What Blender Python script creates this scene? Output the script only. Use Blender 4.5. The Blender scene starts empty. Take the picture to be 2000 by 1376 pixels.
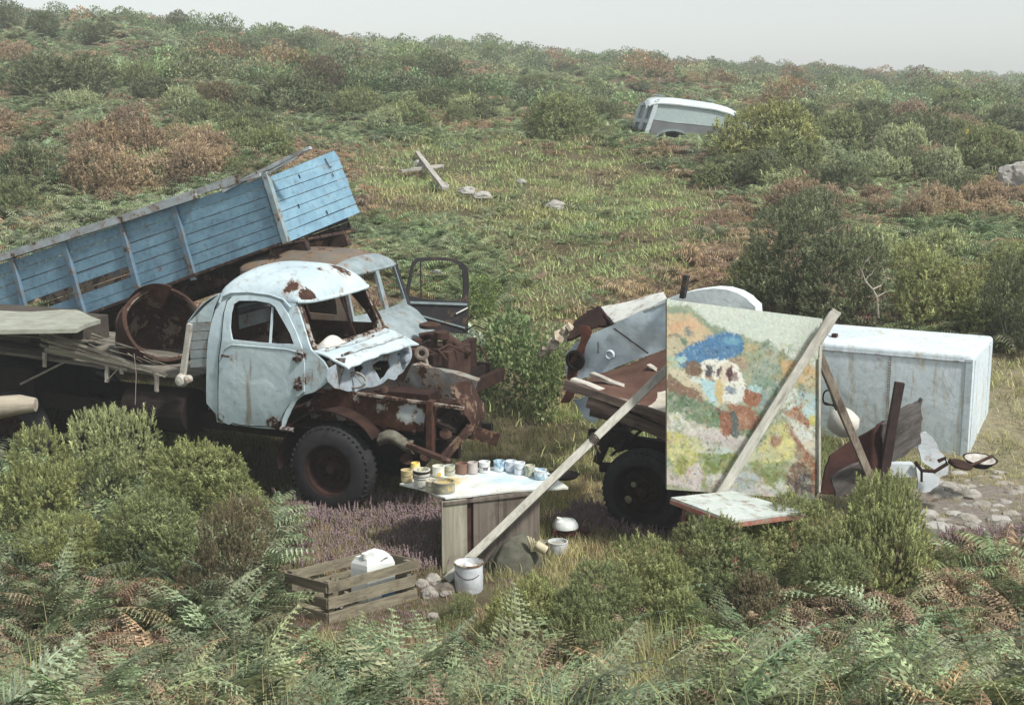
import bpy, bmesh, math, random
import numpy as np
from mathutils import Vector, Matrix, noise
from mathutils.geometry import tessellate_polygon
R = math.radians
random.seed(7); rng = np.random.default_rng(7)
scene = bpy.context.scene
C = scene.collection

# ---------------------------------------------------------------- camera, sky, sun, exposure
CAM = Vector((0, 0, 4.6)); FPX = 2600.0; PITCH = R(10.6)
cam = bpy.data.objects.new('camera', bpy.data.cameras.new('camera')); C.objects.link(cam)
cam.location = CAM; cam.rotation_euler = (R(90) - PITCH, 0, 0)
cam.data.sensor_width = 36; cam.data.lens = FPX / 2000 * 36; cam.data.clip_end = 3000
scene.camera = cam
SUN_EL, SUN_AZ = R(52), R(128)          # azimuth measured clockwise from +Y: from the right, a little behind the camera
world = bpy.data.worlds.new('World'); scene.world = world; world.use_nodes = True
wn = world.node_tree; wn.nodes.clear()
sky = wn.nodes.new('ShaderNodeTexSky'); sky.sky_type = 'NISHITA'; sky.sun_disc = False
sky.sun_elevation = SUN_EL; sky.sun_rotation = SUN_AZ; sky.air_density = 1.0; sky.dust_density = 1.0; sky.ozone_density = 1.0
hs = wn.nodes.new('ShaderNodeHueSaturation'); hs.inputs['Saturation'].default_value = 0.22
bg = wn.nodes.new('ShaderNodeBackground'); bg.inputs['Strength'].default_value = 0.102
wo = wn.nodes.new('ShaderNodeOutputWorld')
tn = wn.nodes.new('ShaderNodeMix'); tn.data_type = 'RGBA'; tn.blend_type = 'MULTIPLY'; tn.inputs[0].default_value = 1.0; tn.inputs[7].default_value = (.94, .962, .945, 1)
wn.links.new(sky.outputs[0], hs.inputs['Color']); wn.links.new(hs.outputs[0], tn.inputs[6]); wn.links.new(tn.outputs[2], bg.inputs[0]); wn.links.new(bg.outputs[0], wo.inputs[0])
sl = bpy.data.lights.new('sun', 'SUN'); sl.energy = 2.9; sl.angle = R(6); sl.color = (1.0, 0.965, 0.91)
so = bpy.data.objects.new('sun', sl); C.objects.link(so)
sd = Vector((math.sin(SUN_AZ) * math.cos(SUN_EL), math.cos(SUN_AZ) * math.cos(SUN_EL), math.sin(SUN_EL)))
so.rotation_euler = sd.to_track_quat('Z', 'Y').to_euler()
scene.view_settings.view_transform = 'Standard'; scene.view_settings.look = 'None'
scene.view_settings.exposure = 0.76; scene.view_settings.gamma = 1.0

# ---------------------------------------------------------------- measuring helpers
FW = Vector((0, math.cos(PITCH), -math.sin(PITCH))); UPV = Vector((0, math.sin(PITCH), math.cos(PITCH)))
def ray(px, py): return FW + Vector((1, 0, 0)) * ((px - 1000) / FPX) + UPV * ((688 - py) / FPX)
def proj(p):
    d = Vector(p) - CAM; z = d.dot(FW)
    if z < .1: return (-9999, -9999)
    return 1000 + FPX * d.x / z, 688 - FPX * d.dot(UPV) / z
def G(px, py, z=0.0):
    r = ray(px, py); return CAM + r * ((z - CAM.z) / r.z)
def onp(px, py, o, n):
    r = ray(px, py); return CAM + r * ((Vector(o) - CAM).dot(n) / r.dot(n))
def DY(px, py, y):
    r = ray(px, py); return CAM + r * (y / r.y)
class Frame:
    def __init__(s, o, deg):
        a = R(deg); s.O = Vector(o); s.F = Vector((math.cos(a), -math.sin(a), 0)); s.W = Vector((math.sin(a), math.cos(a), 0)); s.U = Vector((0, 0, 1))
    def P(s, f, w, u): return s.O + s.F * f + s.W * w + s.U * u
    def S(s, px, py, w=0): return onp(px, py, s.O + s.W * w, s.W)
    def fu(s, px, py, w=0):
        d = s.S(px, py, w) - s.O; return (d.dot(s.F), d.dot(s.U))
    def wu(s, px, py, f=0):
        d = onp(px, py, s.O + s.F * f, s.F) - s.O; return (d.dot(s.W), d.dot(s.U))
PROF = {
 'l': [(-15,3.3),(0,3.0),(3,2.6),(5,1.75),(7,1.0),(8.5,.42),(9.6,.05),(10.2,0),(16.5,0),(20,.9),(25,2.0),(32,3.2),(45,4.6),(60,6.6),(80,9.1),(100,10.6),(130,11.4),(200,9),(700,0)],
 'c': [(-15,3.3),(0,3.0),(3,2.6),(5,1.75),(7,1.0),(8.5,.42),(9.6,.05),(10.2,0),(17,0),(20,.45),(25,1.4),(30,2.3),(40,3.3),(55,4.4),(80,5.9),(110,7.7),(130,8.5),(200,9),(700,0)],
 'r': [(-15,3.3),(0,3.0),(3,2.6),(5,1.75),(7,1.0),(8.5,.42),(9.6,.05),(10.2,0),(17,0),(20,.7),(25,1.5),(32,2.3),(45,3.1),(70,3.9),(110,4.8),(180,6.2),(300,8.2),(330,8.4),(700,4)]}
PX = {k: np.array([a for a, b in v]) for k, v in PROF.items()}; PZ = {k: np.array([b for a, b in v], float) for k, v in PROF.items()}
def prof(k, y):
    e = max(.35, min(1.0, abs(y) * .04) if y < 17 else abs(y) * .08)
    return sum(float(np.interp(y + d * e, PX[k], PZ[k])) for d in (-1, 0, 1)) / 3
def T(x, y):
    s = x / max(y + 3, 4.0); s = max(-1, min(1, s / .36))
    if s < 0: z = prof('c', y) * (1 + s) + prof('l', y) * -s
    else: z = prof('c', y) * (1 - s) + prof('r', y) * s
    amp = float(np.interp(y, [0, 6, 9.5, 11, 16, 22, 60, 200], [.12, .12, .08, .02, .02, .35, 1.0, 1.5]))
    return z + amp * noise.noise(Vector((x * .23, y * .17, 3.1))) + amp * .35 * noise.noise(Vector((x * .7, y * .7, 9)))
def hit(px, py, y0=5.0):
    r = ray(px, py); r = r / r.y; y = y0
    while y < 320:
        p = CAM + r * y
        if p.z < T(p.x, p.y): return Vector((p.x, p.y, T(p.x, p.y)))
        y *= 1.01
    x_, y_ = CAM.x + r.x * 255, CAM.y + r.y * 255; return Vector((x_, y_, T(x_, y_)))

# ---------------------------------------------------------------- object helpers
def tag(o, label=None, cat=None, group=None, kind=None):
    for k, v in (('label', label), ('category', cat), ('group', group), ('kind', kind)):
        if v: o[k] = v
    return o
def thing(name, loc, label, cat, group=None):
    o = bpy.data.objects.new(name, None); C.objects.link(o); o.location = loc; o.empty_display_size = .2
    return tag(o, label, cat, group)
def base_of(parent):
    b = Vector((0, 0, 0))
    while parent is not None: b += parent.location; parent = parent.parent
    return b
class MB:
    """collects shapes given in world coordinates, then links them as one mesh object"""
    def __init__(s): s.v = []; s.f = []
    def add(s, vs, fs):
        n = len(s.v); s.v += [Vector(v) for v in vs]; s.f += [tuple(i + n for i in f) for f in fs]; return s
    def bar(s, p0, p1, w, h, up=(0, 0, 1), jit=0.0, taper=1.0):
        p0 = Vector(p0); p1 = Vector(p1); d = (p1 - p0).normalized(); u = Vector(up)
        a = d.cross(u)
        if a.length < 1e-3: a = d.cross(Vector((1, 0, 0)))
        a.normalize(); b = a.cross(d).normalized()
        n = 5; vs = []; fs = []
        for i in range(n + 1):
            t = i / n; c = p0.lerp(p1, t); k = 1 + (taper - 1) * t
            j = lambda: random.uniform(-jit, jit)
            for sx, sy in ((-1, -1), (1, -1), (1, 1), (-1, 1)):
                vs.append(c + a * (sx * w / 2 * k + j()) + b * (sy * h / 2 * k + j()))
        for i in range(n):
            for q in range(4):
                fs.append((i * 4 + q, i * 4 + (q + 1) % 4, i * 4 + 4 + (q + 1) % 4, i * 4 + 4 + q))
        fs += [(3, 2, 1, 0), (n * 4, n * 4 + 1, n * 4 + 2, n * 4 + 3)]
        return s.add(vs, fs)
    def box(s, o, ax, ay, az):
        o = Vector(o); ax = Vector(ax); ay = Vector(ay); az = Vector(az)
        vs = [o, o + ax, o + ax + ay, o + ay]; vs += [v + az for v in vs]
        return s.add(vs, [(0, 3, 2, 1), (4, 5, 6, 7), (0, 1, 5, 4), (1, 2, 6, 5), (2, 3, 7, 6), (3, 0, 4, 7)])
    def tube(s, pts, r, n=8, cap=True):
        pts = [Vector(p) for p in pts]; rs = r if isinstance(r, (list, tuple)) else [r] * len(pts); vs = []; fs = []
        for i, p in enumerate(pts):
            d = (pts[min(i + 1, len(pts) - 1)] - pts[max(i - 1, 0)]).normalized()
            a = d.cross(Vector((.13, .21, .97)));
            if a.length < .05: a = d.cross(Vector((1, 0, 0)))
            a.normalize(); b = a.cross(d)
            for k in range(n):
                t = 2 * math.pi * k / n; vs.append(p + (a * math.cos(t) + b * math.sin(t)) * rs[i])
        for i in range(len(pts) - 1):
            for k in range(n): fs.append((i * n + k, i * n + (k + 1) % n, i * n + n + (k + 1) % n, i * n + n + k))
        if cap: fs += [tuple(range(n))[::-1], tuple(range((len(pts) - 1) * n, len(pts) * n))]
        return s.add(vs, fs)
    def lathe(s, prof, c, ax, n=32, closed=False, dent=0.0, seed=0):
        c = Vector(c); ax = Vector(ax).normalized(); a = ax.cross(Vector((.3, .1, .9))).normalized(); b = ax.cross(a); vs = []; fs = []
        for i, (r, h) in enumerate(prof):
            for k in range(n):
                t = 2 * math.pi * k / n; q = (a * math.cos(t) + b * math.sin(t)) * r
                if dent: q *= 1 + dent * noise.noise(q * 2.2 + ax * h * 2 + Vector((seed, 0, 0)))
                vs.append(c + q + ax * h)
        m = len(prof)
        for i in range(m if closed else m - 1):
            j = (i + 1) % m
            for k in range(n): fs.append((i * n + k, i * n + (k + 1) % n, j * n + (k + 1) % n, j * n + k))
        return s.add(vs, fs)
    def disc(s, c, ax, r, n=24):
        c = Vector(c); ax = Vector(ax).normalized(); a = ax.cross(Vector((.3, .1, .9))).normalized(); b = ax.cross(a)
        return s.add([c + (a * math.cos(2 * math.pi * k / n) + b * math.sin(2 * math.pi * k / n)) * r for k in range(n)], [tuple(range(n))])
    def grid(s, fn, nu, nv, thick=None):
        """fn(u,v)->world ; thick: vector or None"""
        vs = [fn(i / nu, j / nv) for i in range(nu + 1) for j in range(nv + 1)]
        id_ = lambda i, j: i * (nv + 1) + j
        fs = [(id_(i, j), id_(i + 1, j), id_(i + 1, j + 1), id_(i, j + 1)) for i in range(nu) for j in range(nv)]
        if thick is not None:
            n = len(vs); th = Vector(thick); vs += [Vector(v) + th for v in vs]; fs += [tuple(q + n for q in f[::-1]) for f in fs]
            for i in range(nu):
                fs += [(id_(i, 0), id_(i, 0) + n, id_(i + 1, 0) + n, id_(i + 1, 0)), (id_(i, nv), id_(i + 1, nv), id_(i + 1, nv) + n, id_(i, nv) + n)]
            for j in range(nv):
                fs += [(id_(0, j), id_(0, j + 1), id_(0, j + 1) + n, id_(0, j) + n), (id_(nu, j), id_(nu, j) + n, id_(nu, j + 1) + n, id_(nu, j + 1))]
        return s.add(vs, fs)
    def plate(s, outer, holes, fmap, step=.12):
        """outline with holes in 2-D, cut on a grid, mapped by fmap(a,b,0|1) to a sheet with thickness"""
        bm = bmesh.new(); loops = [outer] + list(holes)
        allv = [bm.verts.new((a, b, 0)) for l in loops for a, b in l]
        for t in tessellate_polygon([[Vector((a, b, 0)) for a, b in l] for l in loops]):
            try: bm.faces.new([allv[i] for i in t])
            except ValueError: pass
        bmesh.ops.recalc_face_normals(bm, faces=bm.faces)
        xs = [a for a, b in outer]; ys = [b for a, b in outer]
        for lo, hi, n in ((min(xs), max(xs), Vector((1, 0, 0))), (min(ys), max(ys), Vector((0, 1, 0)))):
            k = lo + step
            while k < hi:
                bmesh.ops.bisect_plane(bm, geom=bm.verts[:] + bm.edges[:] + bm.faces[:], plane_co=n * k, plane_no=n); k += step
        bm.verts.index_update(); n = len(bm.verts)
        vs = [fmap(v.co.x, v.co.y, 0) for v in bm.verts] + [fmap(v.co.x, v.co.y, 1) for v in bm.verts]
        fs = []
        for f in bm.faces:
            i = [v.index for v in f.verts]
            if f.normal.z < 0: i = i[::-1]
            fs.append(tuple(i)); fs.append(tuple(q + n for q in i[::-1]))
        for e in bm.edges:
            if len(e.link_faces) == 1:
                a, b = e.verts[0].index, e.verts[1].index; fs.append((a, b, b + n, a + n))
        bm.free(); return s.add(vs, fs)
    def build(s, name, mat, parent=None, smooth=False, bevel=0.0, sub=0):
        b = base_of(parent); me = bpy.data.meshes.new(name)
        off = b
        me.from_pydata([tuple(v - off) for v in s.v], [], s.f); me.validate()
        bm = bmesh.new(); bm.from_mesh(me); bmesh.ops.recalc_face_normals(bm, faces=bm.faces); bm.to_mesh(me); bm.free()
        me.materials.append(mat)
        if smooth:
            me.polygons.foreach_set('use_smooth', [True] * len(me.polygons))
        o = bpy.data.objects.new(name, me); C.objects.link(o)
        if parent is not None: o.parent = parent
        if bevel:
            m = o.modifiers.new('bevel', 'BEVEL'); m.width = bevel; m.segments = 2; m.limit_method = 'ANGLE'; m.angle_limit = R(40)
        if sub:
            m = o.modifiers.new('sub', 'SUBSURF'); m.levels = sub; m.render_levels = sub
        if smooth:
            try: me.set_sharp_from_angle(angle=R(45))
            except Exception: pass
        return o
def rest(o, loc):
    """move a one-mesh thing's origin to its base without moving the mesh"""
    loc = Vector(loc)
    o.data.transform(Matrix.Translation(-loc)); o.location = loc; return o

# ---------------------------------------------------------------- materials
def lin(c): return tuple(((v / 255) / 12.92 if v / 255 <= .04045 else ((v / 255 + .055) / 1.055) ** 2.4) for v in c)
class NT:
    def __init__(s, name):
        s.m = bpy.data.materials.new(name); s.m.use_nodes = True; s.t = s.m.node_tree
        s.b = s.t.nodes['Principled BSDF']; s.out = s.t.nodes['Material Output']
    def n(s, typ, **kw):
        nd = s.t.nodes.new(typ)
        for k, v in kw.items():
            if k.startswith('_'): setattr(nd, k[1:], v)
        for k, v in kw.items():
            if k.startswith('_'): continue
            key = int(k[1:]) if k[0] == 'i' and k[1:].isdigit() else k.replace('__', ' ')
            sk = nd.inputs[key]
            if isinstance(v, bpy.types.NodeSocket): s.t.links.new(v, sk)
            else:
                if sk.type == 'RGBA' and len(v) == 3: v = (*v, 1)
                sk.default_value = v
        return nd
    def noise(s, vec, scale, detail=6, rough=.6, dist=0.0):
        return s.n('ShaderNodeTexNoise', Vector=vec, Scale=scale, Detail=detail, Roughness=rough, Distortion=dist).outputs['Fac']
    def math(s, op, a, b=0.0, clamp=False): return s.n('ShaderNodeMath', _operation=op, _use_clamp=clamp, i0=a, i1=b).outputs[0]
    def ramp(s, fac, lo, hi):
        return s.n('ShaderNodeMapRange', _interpolation_type='SMOOTHSTEP', Value=fac, From__Min=lo, From__Max=hi).outputs[0]
    def mix(s, fac, a, b, mode='MIX'):
        return s.n('ShaderNodeMix', _data_type='RGBA', _blend_type=mode, i0=fac, i6=a, i7=b).outputs[2]
    def pos(s): return s.n('ShaderNodeNewGeometry').outputs['Position']
    def link(s, a, b): s.t.links.new(a, b)
    def finish(s, col, rough=.7, bump=None, bs=.3, bd=.01, metal=0.0, spec=.3):
        s.b.inputs['Specular IOR Level'].default_value = spec
        for k, v in (('Base Color', col), ('Roughness', rough), ('Metallic', metal)):
            if isinstance(v, bpy.types.NodeSocket): s.link(v, s.b.inputs[k])
            else: s.b.inputs[k].default_value = (*v, 1) if isinstance(v, tuple) else v
        if bump is not None:
            bn = s.n('ShaderNodeBump', Strength=bs, Distance=bd, Height=bump); s.link(bn.outputs[0], s.b.inputs['Normal'])
        return s.m
def paint(name, col, col2=None, rust=(.058, .026, .018), amount=.35, scale=2.2, streak=.0, spots=(), rough=.55, grime=.35, streakcol=(.20, .11, .03)):
    """old paint over rusting steel; amount 0..1 = how much of it has gone to rust"""
    m = NT(name); p = m.pos()
    n1 = m.noise(p, scale, 10, .65); n2 = m.noise(p, scale * 9, 6, .6)
    f = m.math('ADD', n1, m.math('MULTIPLY', m.math('SUBTRACT', n2, .5), .28))
    for c, r, k in spots:
        d = m.n('ShaderNodeVectorMath', _operation='DISTANCE', i0=p, i1=tuple(c)).outputs['Value']
        d = m.math('ADD', d, m.math('MULTIPLY', m.math('SUBTRACT', m.noise(p, 6.5, 8, .7), .5), r * 2.6))
        w = m.n('ShaderNodeMapRange', Value=d, From__Min=0.0, From__Max=r, To__Min=k, To__Max=0.0).outputs[0]
        f = m.math('ADD', f, w)
    th = .86 - .72 * amount
    mask = m.ramp(f, th - .015, th + .02)
    halo = m.ramp(f, th - .13, th)
    base = m.mix(m.ramp(m.noise(p, scale * .8, 5), .3, .7), col, col2 or tuple(v * .8 for v in col))
    base = m.mix(m.math('MULTIPLY', m.ramp(m.noise(p, 14, 8, .7), .45, .75), grime), base, tuple(v * .42 for v in col))
    if streak > 0:
        mp = m.n('ShaderNodeMapping', Vector=p, Scale=(5.5, 5.5, .8)).outputs[0]
        st = m.ramp(m.noise(mp, 1.0, 8, .65, .8), .72 - .2 * streak, .88 - .2 * streak)
        base = m.mix(m.math('MULTIPLY', st, .75), base, streakcol)
    base = m.mix(m.math('MULTIPLY', halo, .55), base, (.22, .12, .05))
    rc = m.mix(m.ramp(m.noise(p, 11, 8, .7), .35, .68), rust, tuple(v * .38 for v in rust))
    rc = m.mix(m.math('MULTIPLY', m.ramp(m.noise(p, 30, 4), .58, .72), .4), rc, (.12, .06, .036))
    col_ = m.mix(mask, base, rc)
    ro = m.math('ADD', m.math('MULTIPLY', mask, .9 - rough), rough)
    h = m.math('ADD', m.math('MULTIPLY', mask, -.35), m.math('MULTIPLY', m.noise(p, 45, 6), m.math('ADD', mask, .25))); h = m.math('ADD', h, m.math('MULTIPLY', m.noise(p, 2.6, 3, .5, .6), 2.6))
    return m.finish(col_, ro, h, .55, .012, spec=.35)
def wood(name, cols, d=(1, 0, 0), rough=.85, stain=.4, scale=1.0):
    m = NT(name); p = m.pos(); q = Vector(d).normalized().to_track_quat('X', 'Z').inverted().to_euler()
    r1 = m.n('ShaderNodeMapping', Vector=p, Rotation=q).outputs[0]
    v = m.n('ShaderNodeMapping', Vector=r1, Scale=(1.3 * scale, 26 * scale, 26 * scale)).outputs[0]
    g = m.noise(v, 1.0, 9, .7, .4); g2 = m.noise(v, .35, 5, .6)
    c = m.mix(m.ramp(g, .32, .68), cols[0], cols[1])
    c = m.mix(m.math('MULTIPLY', m.ramp(g2, .5, .72), .7), c, cols[2])
    c = m.mix(m.math('MULTIPLY', m.ramp(m.noise(p, 5, 8, .7), .5, .74), stain), c, tuple(v * .35 for v in cols[2]))
    return m.finish(c, rough, g, .6, .012, spec=.2)
def plain(name, col, col2=None, rough=.7, scale=12, bump=.25, spec=.3, metal=0.0):
    m = NT(name); p = m.pos()
    c = m.mix(m.ramp(m.noise(p, scale, 8, .65), .3, .72), col, col2 or tuple(v * .6 for v in col))
    return m.finish(c, rough, m.noise(p, scale * 4, 5), bump, .008, metal, spec)
def leafmat(name, inst, var=.5, trans=.32, val=2.4):
    m = NT(name)
    if inst: t = m.n('ShaderNodeAttribute', _attribute_type='INSTANCER', _attribute_name='tint').outputs['Color']
    else: t = m.n('ShaderNodeObjectInfo').outputs['Color']
    g = m.n('ShaderNodeNewGeometry'); ri = g.outputs['Random Per Island']
    k = m.n('ShaderNodeMapRange', Value=ri, To__Min=1 - var, To__Max=1 + var).outputs[0]
    br = m.n('ShaderNodeCombineXYZ', X=k, Y=k, Z=m.math('MULTIPLY', k, .9)).outputs[0]
    t = m.n('ShaderNodeHueSaturation', Color=t, Saturation=.88, Value=val).outputs[0]; c = m.mix(1.0, t, br, 'MULTIPLY')
    big = m.ramp(m.noise(g.outputs['Position'], .9, 3), .35, .7)
    c = m.mix(m.math('MULTIPLY', big, .35), c, m.mix(1.0, c, (1.28, 1.14, .84), 'MULTIPLY'))
    dry = m.math('GREATER_THAN', m.n('ShaderNodeTexWhiteNoise', _noise_dimensions='1D', W=ri).outputs['Value'], .93)
    c = m.mix(m.math('MULTIPLY', dry, .45), c, (.16, .10, .05))
    m.finish(c, .7, spec=.15)
    tr = m.n('ShaderNodeBsdfTranslucent', Color=c); mx = m.n('ShaderNodeMixShader', i0=trans)
    m.link(m.b.outputs[0], mx.inputs[1]); m.link(tr.outputs[0], mx.inputs[2]); m.link(mx.outputs[0], m.out.inputs[0])
    return m.m
LEAF_I = leafmat('leaf_scattered', True); LEAF_O = leafmat('leaf_shrub', False); LEAF_T = leafmat('leaf_young_tip', False, val=3.4)
FLOWER = plain('heather_flower', (.30, .225, .235), (.22, .155, .15), .8)
STEM = plain('twig_bark', (.13, .09, .06), (.06, .04, .03), .9)
PALE_TWIG = plain('bleached_twig', (.42, .38, .32), (.25, .21, .17), .8)

# ---------------------------------------------------------------- ground
def make_ground():
    vs = []; fs = []; rs = [2.0 * 1.028 ** i for i in range(218)]; na = 200; o = Vector((0, -14))
    for r in rs:
        for k in range(na + 1):
            a = R(-62) + R(124) * k / na; x = o.x + r * math.sin(a); y = o.y + r * math.cos(a)
            vs.append((x, y, T(x, y)))
    n = na + 1
    for i in range(len(rs) - 1):
        for k in range(na): fs.append((i * n + k, i * n + k + 1, (i + 1) * n + k + 1, (i + 1) * n + k))
    m = NT('heath_ground'); p = m.pos()
    a = m.noise(p, .25, 8, .7); b = m.noise(p, 2.5, 8, .7); c = m.noise(p, 14, 6, .7)
    col = m.mix(m.ramp(a, .4, .6), (.085, .078, .045), (.13, .105, .066))
    col = m.mix(m.ramp(b, .45, .7), col, (.055, .035, .022))
    col = m.mix(m.math('MULTIPLY', m.ramp(c, .5, .75), .7), col, (.15, .13, .075))
    # trampled sandy patch to the right of the white box, and the dirt track on the hill
    for cc, rx, ry, pc in ((G(1990, 880), 2.0, 4.2, (.26, .23, .15)), (G(1900, 985), 2.6, 1.0, (.25, .22, .19)), (hit(640, 252), 4.0, 1.1, (.25, .23, .19))):
        q = m.n('ShaderNodeVectorMath', _operation='SUBTRACT', i0=p, i1=tuple(cc)).outputs[0]
        q = m.n('ShaderNodeVectorMath', _operation='MULTIPLY', i0=q, i1=(1 / rx, 1 / ry, 0)).outputs[0]
        l = m.n('ShaderNodeVectorMath', _operation='LENGTH', i0=q).outputs['Value']
        l = m.math('ADD', l, m.math('MULTIPLY', m.math('SUBTRACT', b, .5), 1.2))
        k = m.ramp(l, 1.0, .7)
        col = m.mix(k, col, m.mix(m.ramp(c, .3, .7), pc, tuple(v * .6 for v in pc)))
    m.finish(col, .95, m.math('ADD', b, m.math('MULTIPLY', c, .5)), .8, .05, spec=.1)
    me = bpy.data.meshes.new('ground'); me.from_pydata(vs, [], fs); me.materials.append(m.m)
    me.polygons.foreach_set('use_smooth', [True] * len(me.polygons))
    g = bpy.data.objects.new('ground', me); C.objects.link(g); tag(g, kind='structure')
make_ground()
# ---------------------------------------------------------------- paints and timbers
RUST = plain('dark_rust', (.045, .021, .015), (.016, .009, .008), .9, 6, .6, .2)
RUST_L = plain('brown_rust', (.075, .042, .030), (.035, .018, .014), .9, 5, .5, .2)
DARK = plain('oily_black_steel', (.022, .015, .013), (.010, .007, .006), .8, 7, .4, .2)
RUBBER = plain('perished_rubber', (.030, .029, .031), (.016, .015, .016), .85, 9, .35, .25)
SEATM = plain('faded_seat_cover', (.13, .09, .065), (.06, .04, .03), .9, 8)
def jag(poly, amp, n=3, seed=0):
    rr = random.Random(seed); out = []
    for i, a in enumerate(poly):
        b = poly[(i + 1) % len(poly)]
        for k in range(n):
            t = k / n; j = amp if k else amp * .3
            out.append((a[0] + (b[0] - a[0]) * t + rr.uniform(-j, j), a[1] + (b[1] - a[1]) * t + rr.uniform(-j, j)))
    return out
def flat(mb, fr, w, outer, holes=(), thick=.02, step=.15, wob=0.0):
    """trace pixels onto the plane w of a frame, give the sheet its thickness away from the camera"""
    o = [fr.fu(x, y, w) for x, y in outer]; h = [[fr.fu(x, y, w) for x, y in l] for l in holes]
    def fm(a, b, t):
        d = wob * noise.noise(Vector((a * 2.3, b * 2.3, w * 5))) if wob else 0
        return fr.P(a, w + t * thick + d, b)
    return mb.plate(o, h, fm, step)
def flatf(mb, fr, f, outer, holes=(), thick=.02, step=.15, wob=0.0):
    o = [fr.wu(x, y, f) for x, y in outer]; h = [[fr.wu(x, y, f) for x, y in l] for l in holes]
    def fm(a, b, t):
        d = wob * noise.noise(Vector((a * 2.3, b * 2.3, f * 5))) if wob else 0
        return fr.P(f - t * thick + d, a, b)
    return mb.plate(o, h, fm, step)
def quad(mb, p, thick=(0, 0, -.03), n=8, wob=0.0, rag=0.0, seed=0):
    """bilinear sheet between four corners (00,10,11,01)"""
    p = [Vector(q) for q in p]; th = Vector(thick)
    def fn(u, v):
        q = (p[0] * (1 - u) + p[1] * u) * (1 - v) + (p[3] * (1 - u) + p[2] * u) * v
        if wob: q = q + th.normalized() * wob * noise.noise(q * 2.6 + Vector((seed, 0, 0)))
        if rag and (v in (0.0, 1.0) or u in (0.0, 1.0)):
            c = (p[0] + p[1] + p[2] + p[3]) / 4; q = q.lerp(c, rag * abs(noise.noise(q * 9 + Vector((seed, 3, 0)))))
        return q
    return mb.grid(fn, n, n, th)
def wheel(parent, c, ax, Ro, width, rim_r, tread=True, rimmat=None):
    """c: centre of outer face; ax: unit axis pointing away from the viewer side"""
    c = Vector(c); ax = Vector(ax).normalized(); w = width
    hub = MB()
    hub.lathe([(.0, .10), (.055, .10), (.075, .13), (.10, .15), (.20, .17), (.20, .24), (.0, .24)], c, ax, 24)
    hub.lathe([(.0, .045), (.05, .05), (.06, .12)], c, ax, 16)
    a = ax.cross(Vector((.3, .1, .9))).normalized(); b = ax.cross(a)
    for k in range(8):
        t = 2 * math.pi * k / 8; q = c + (a * math.cos(t) + b * math.sin(t)) * .13
        hub.tube([q + ax * .10, q + ax * .17], .016, 6)
    wh = hub.build('wheel', RUST, parent, True)
    m = MB(); prof_ = []
    for t in np.linspace(0, 1, 15):
        ang = math.pi * (t * 1.16 - .08) ; rr = rim_r + (Ro - rim_r) * (math.sin(ang) ** .55 if math.sin(ang) > 0 else 0); hh = w / 2 - w / 2 * math.cos(ang) * 1.04
        prof_.append((rr, hh))
    m.lathe(prof_, c, ax, 72)
    if tread:
        for k in range(44):
            t = 2 * math.pi * (k + .5 * 0) / 44; e = a * math.cos(t) + b * math.sin(t); tn = ax.cross(e)
            for sgn, h0, h1 in ((1, .10, .42), (-1, .58, .90)):
                m.bar(c + e * (Ro - .014) + ax * w * h0 + tn * .02 * sgn - e * .02 * (1 if h0 < .3 else 0), c + e * (Ro - .014) + ax * w * h1 - tn * .01 * sgn - e * (.02 if h1 > .8 else 0), .034, .03, up=e)
    m.build('tyre', RUBBER, wh, True)
    m = MB()
    m.lathe([(rim_r + .015, .0), (rim_r + .012, .02), (rim_r - .02, .03), (rim_r - .03, .10), (rim_r - .06, .13), (rim_r * .80, .135), (rim_r * .62, .115), (.165, .12), (.15, .165), (rim_r - .03, .19), (rim_r - .01, w)], c, ax, 48)
    rm = m.build('rim', rimmat or RUST, wh, True)
    for k in range(6 if tread else 0):
        t = 2 * math.pi * (k + .3) / 6; q = c + (a * math.cos(t) + b * math.sin(t)) * rim_r * .70
        m = MB(); m.lathe([(.0, .1225), (.034, .1215), (.036, .126)], q, ax, 12); m.build('hand_hole', DARK, wh, True)
    return wh

A = Frame(G(642, 1005), 22)
# ---------------------------------------------------------------- lorry with the white cab
WHITE_CAB = paint('cab_paint', (.52, .62, .65), (.40, .50, .55), amount=.19, scale=2.4, streak=.85, rust=(.075, .034, .022),
    spots=[(A.S(574, 563, .3), .17, .42), (A.S(600, 574, .25), .14, .48), (A.P(-.5, 1.25, 2.66), .22, .42), (A.P(-.55, .85, 2.68), .16, .34),
           (A.S(606, 742, .05), .30, .2), (A.S(584, 690, .05), .14, .40), (A.S(586, 745, .05), .12, .26), (A.S(425, 828, .05), .16, .36), (A.S(545, 838, .05), .16, .36), (A.S(603, 655, .05), .12, .36), (A.S(430, 600, .1), .12, .34), (A.S(470, 838, .05), .14, .3), (A.S(582, 600, .1), .1, .34)])
W0 = .05
def bend(u): return (.13 * ((u - 1.9) / .55) ** 1.3 if u > 1.9 else 0) + (.05 * ((1.5 - u) / .6) ** 2 if u < 1.5 else 0)
def Sb(px, py, w0=W0):
    w = w0
    for _ in range(4): f, u = A.fu(px, py, w); w = w0 + bend(u)
    return f, u
def bplate(mb, outer, holes, w0, thick, step=.1, wob=.006):
    mb.plate([Sb(x, y, w0) for x, y in outer], [[Sb(x, y, w0) for x, y in h] for h in holes],
             lambda a, b, t: A.P(a, w0 + bend(b) + t * thick + wob * noise.noise(Vector((a * 3, b * 3, 1))), b), step)
    return mb
lorry = thing('wrecked_lorry', G(520, 960), 'derelict lorry with pale blue-white rounded cab, no bonnet and a broken timber flatbed', 'lorry')
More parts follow.
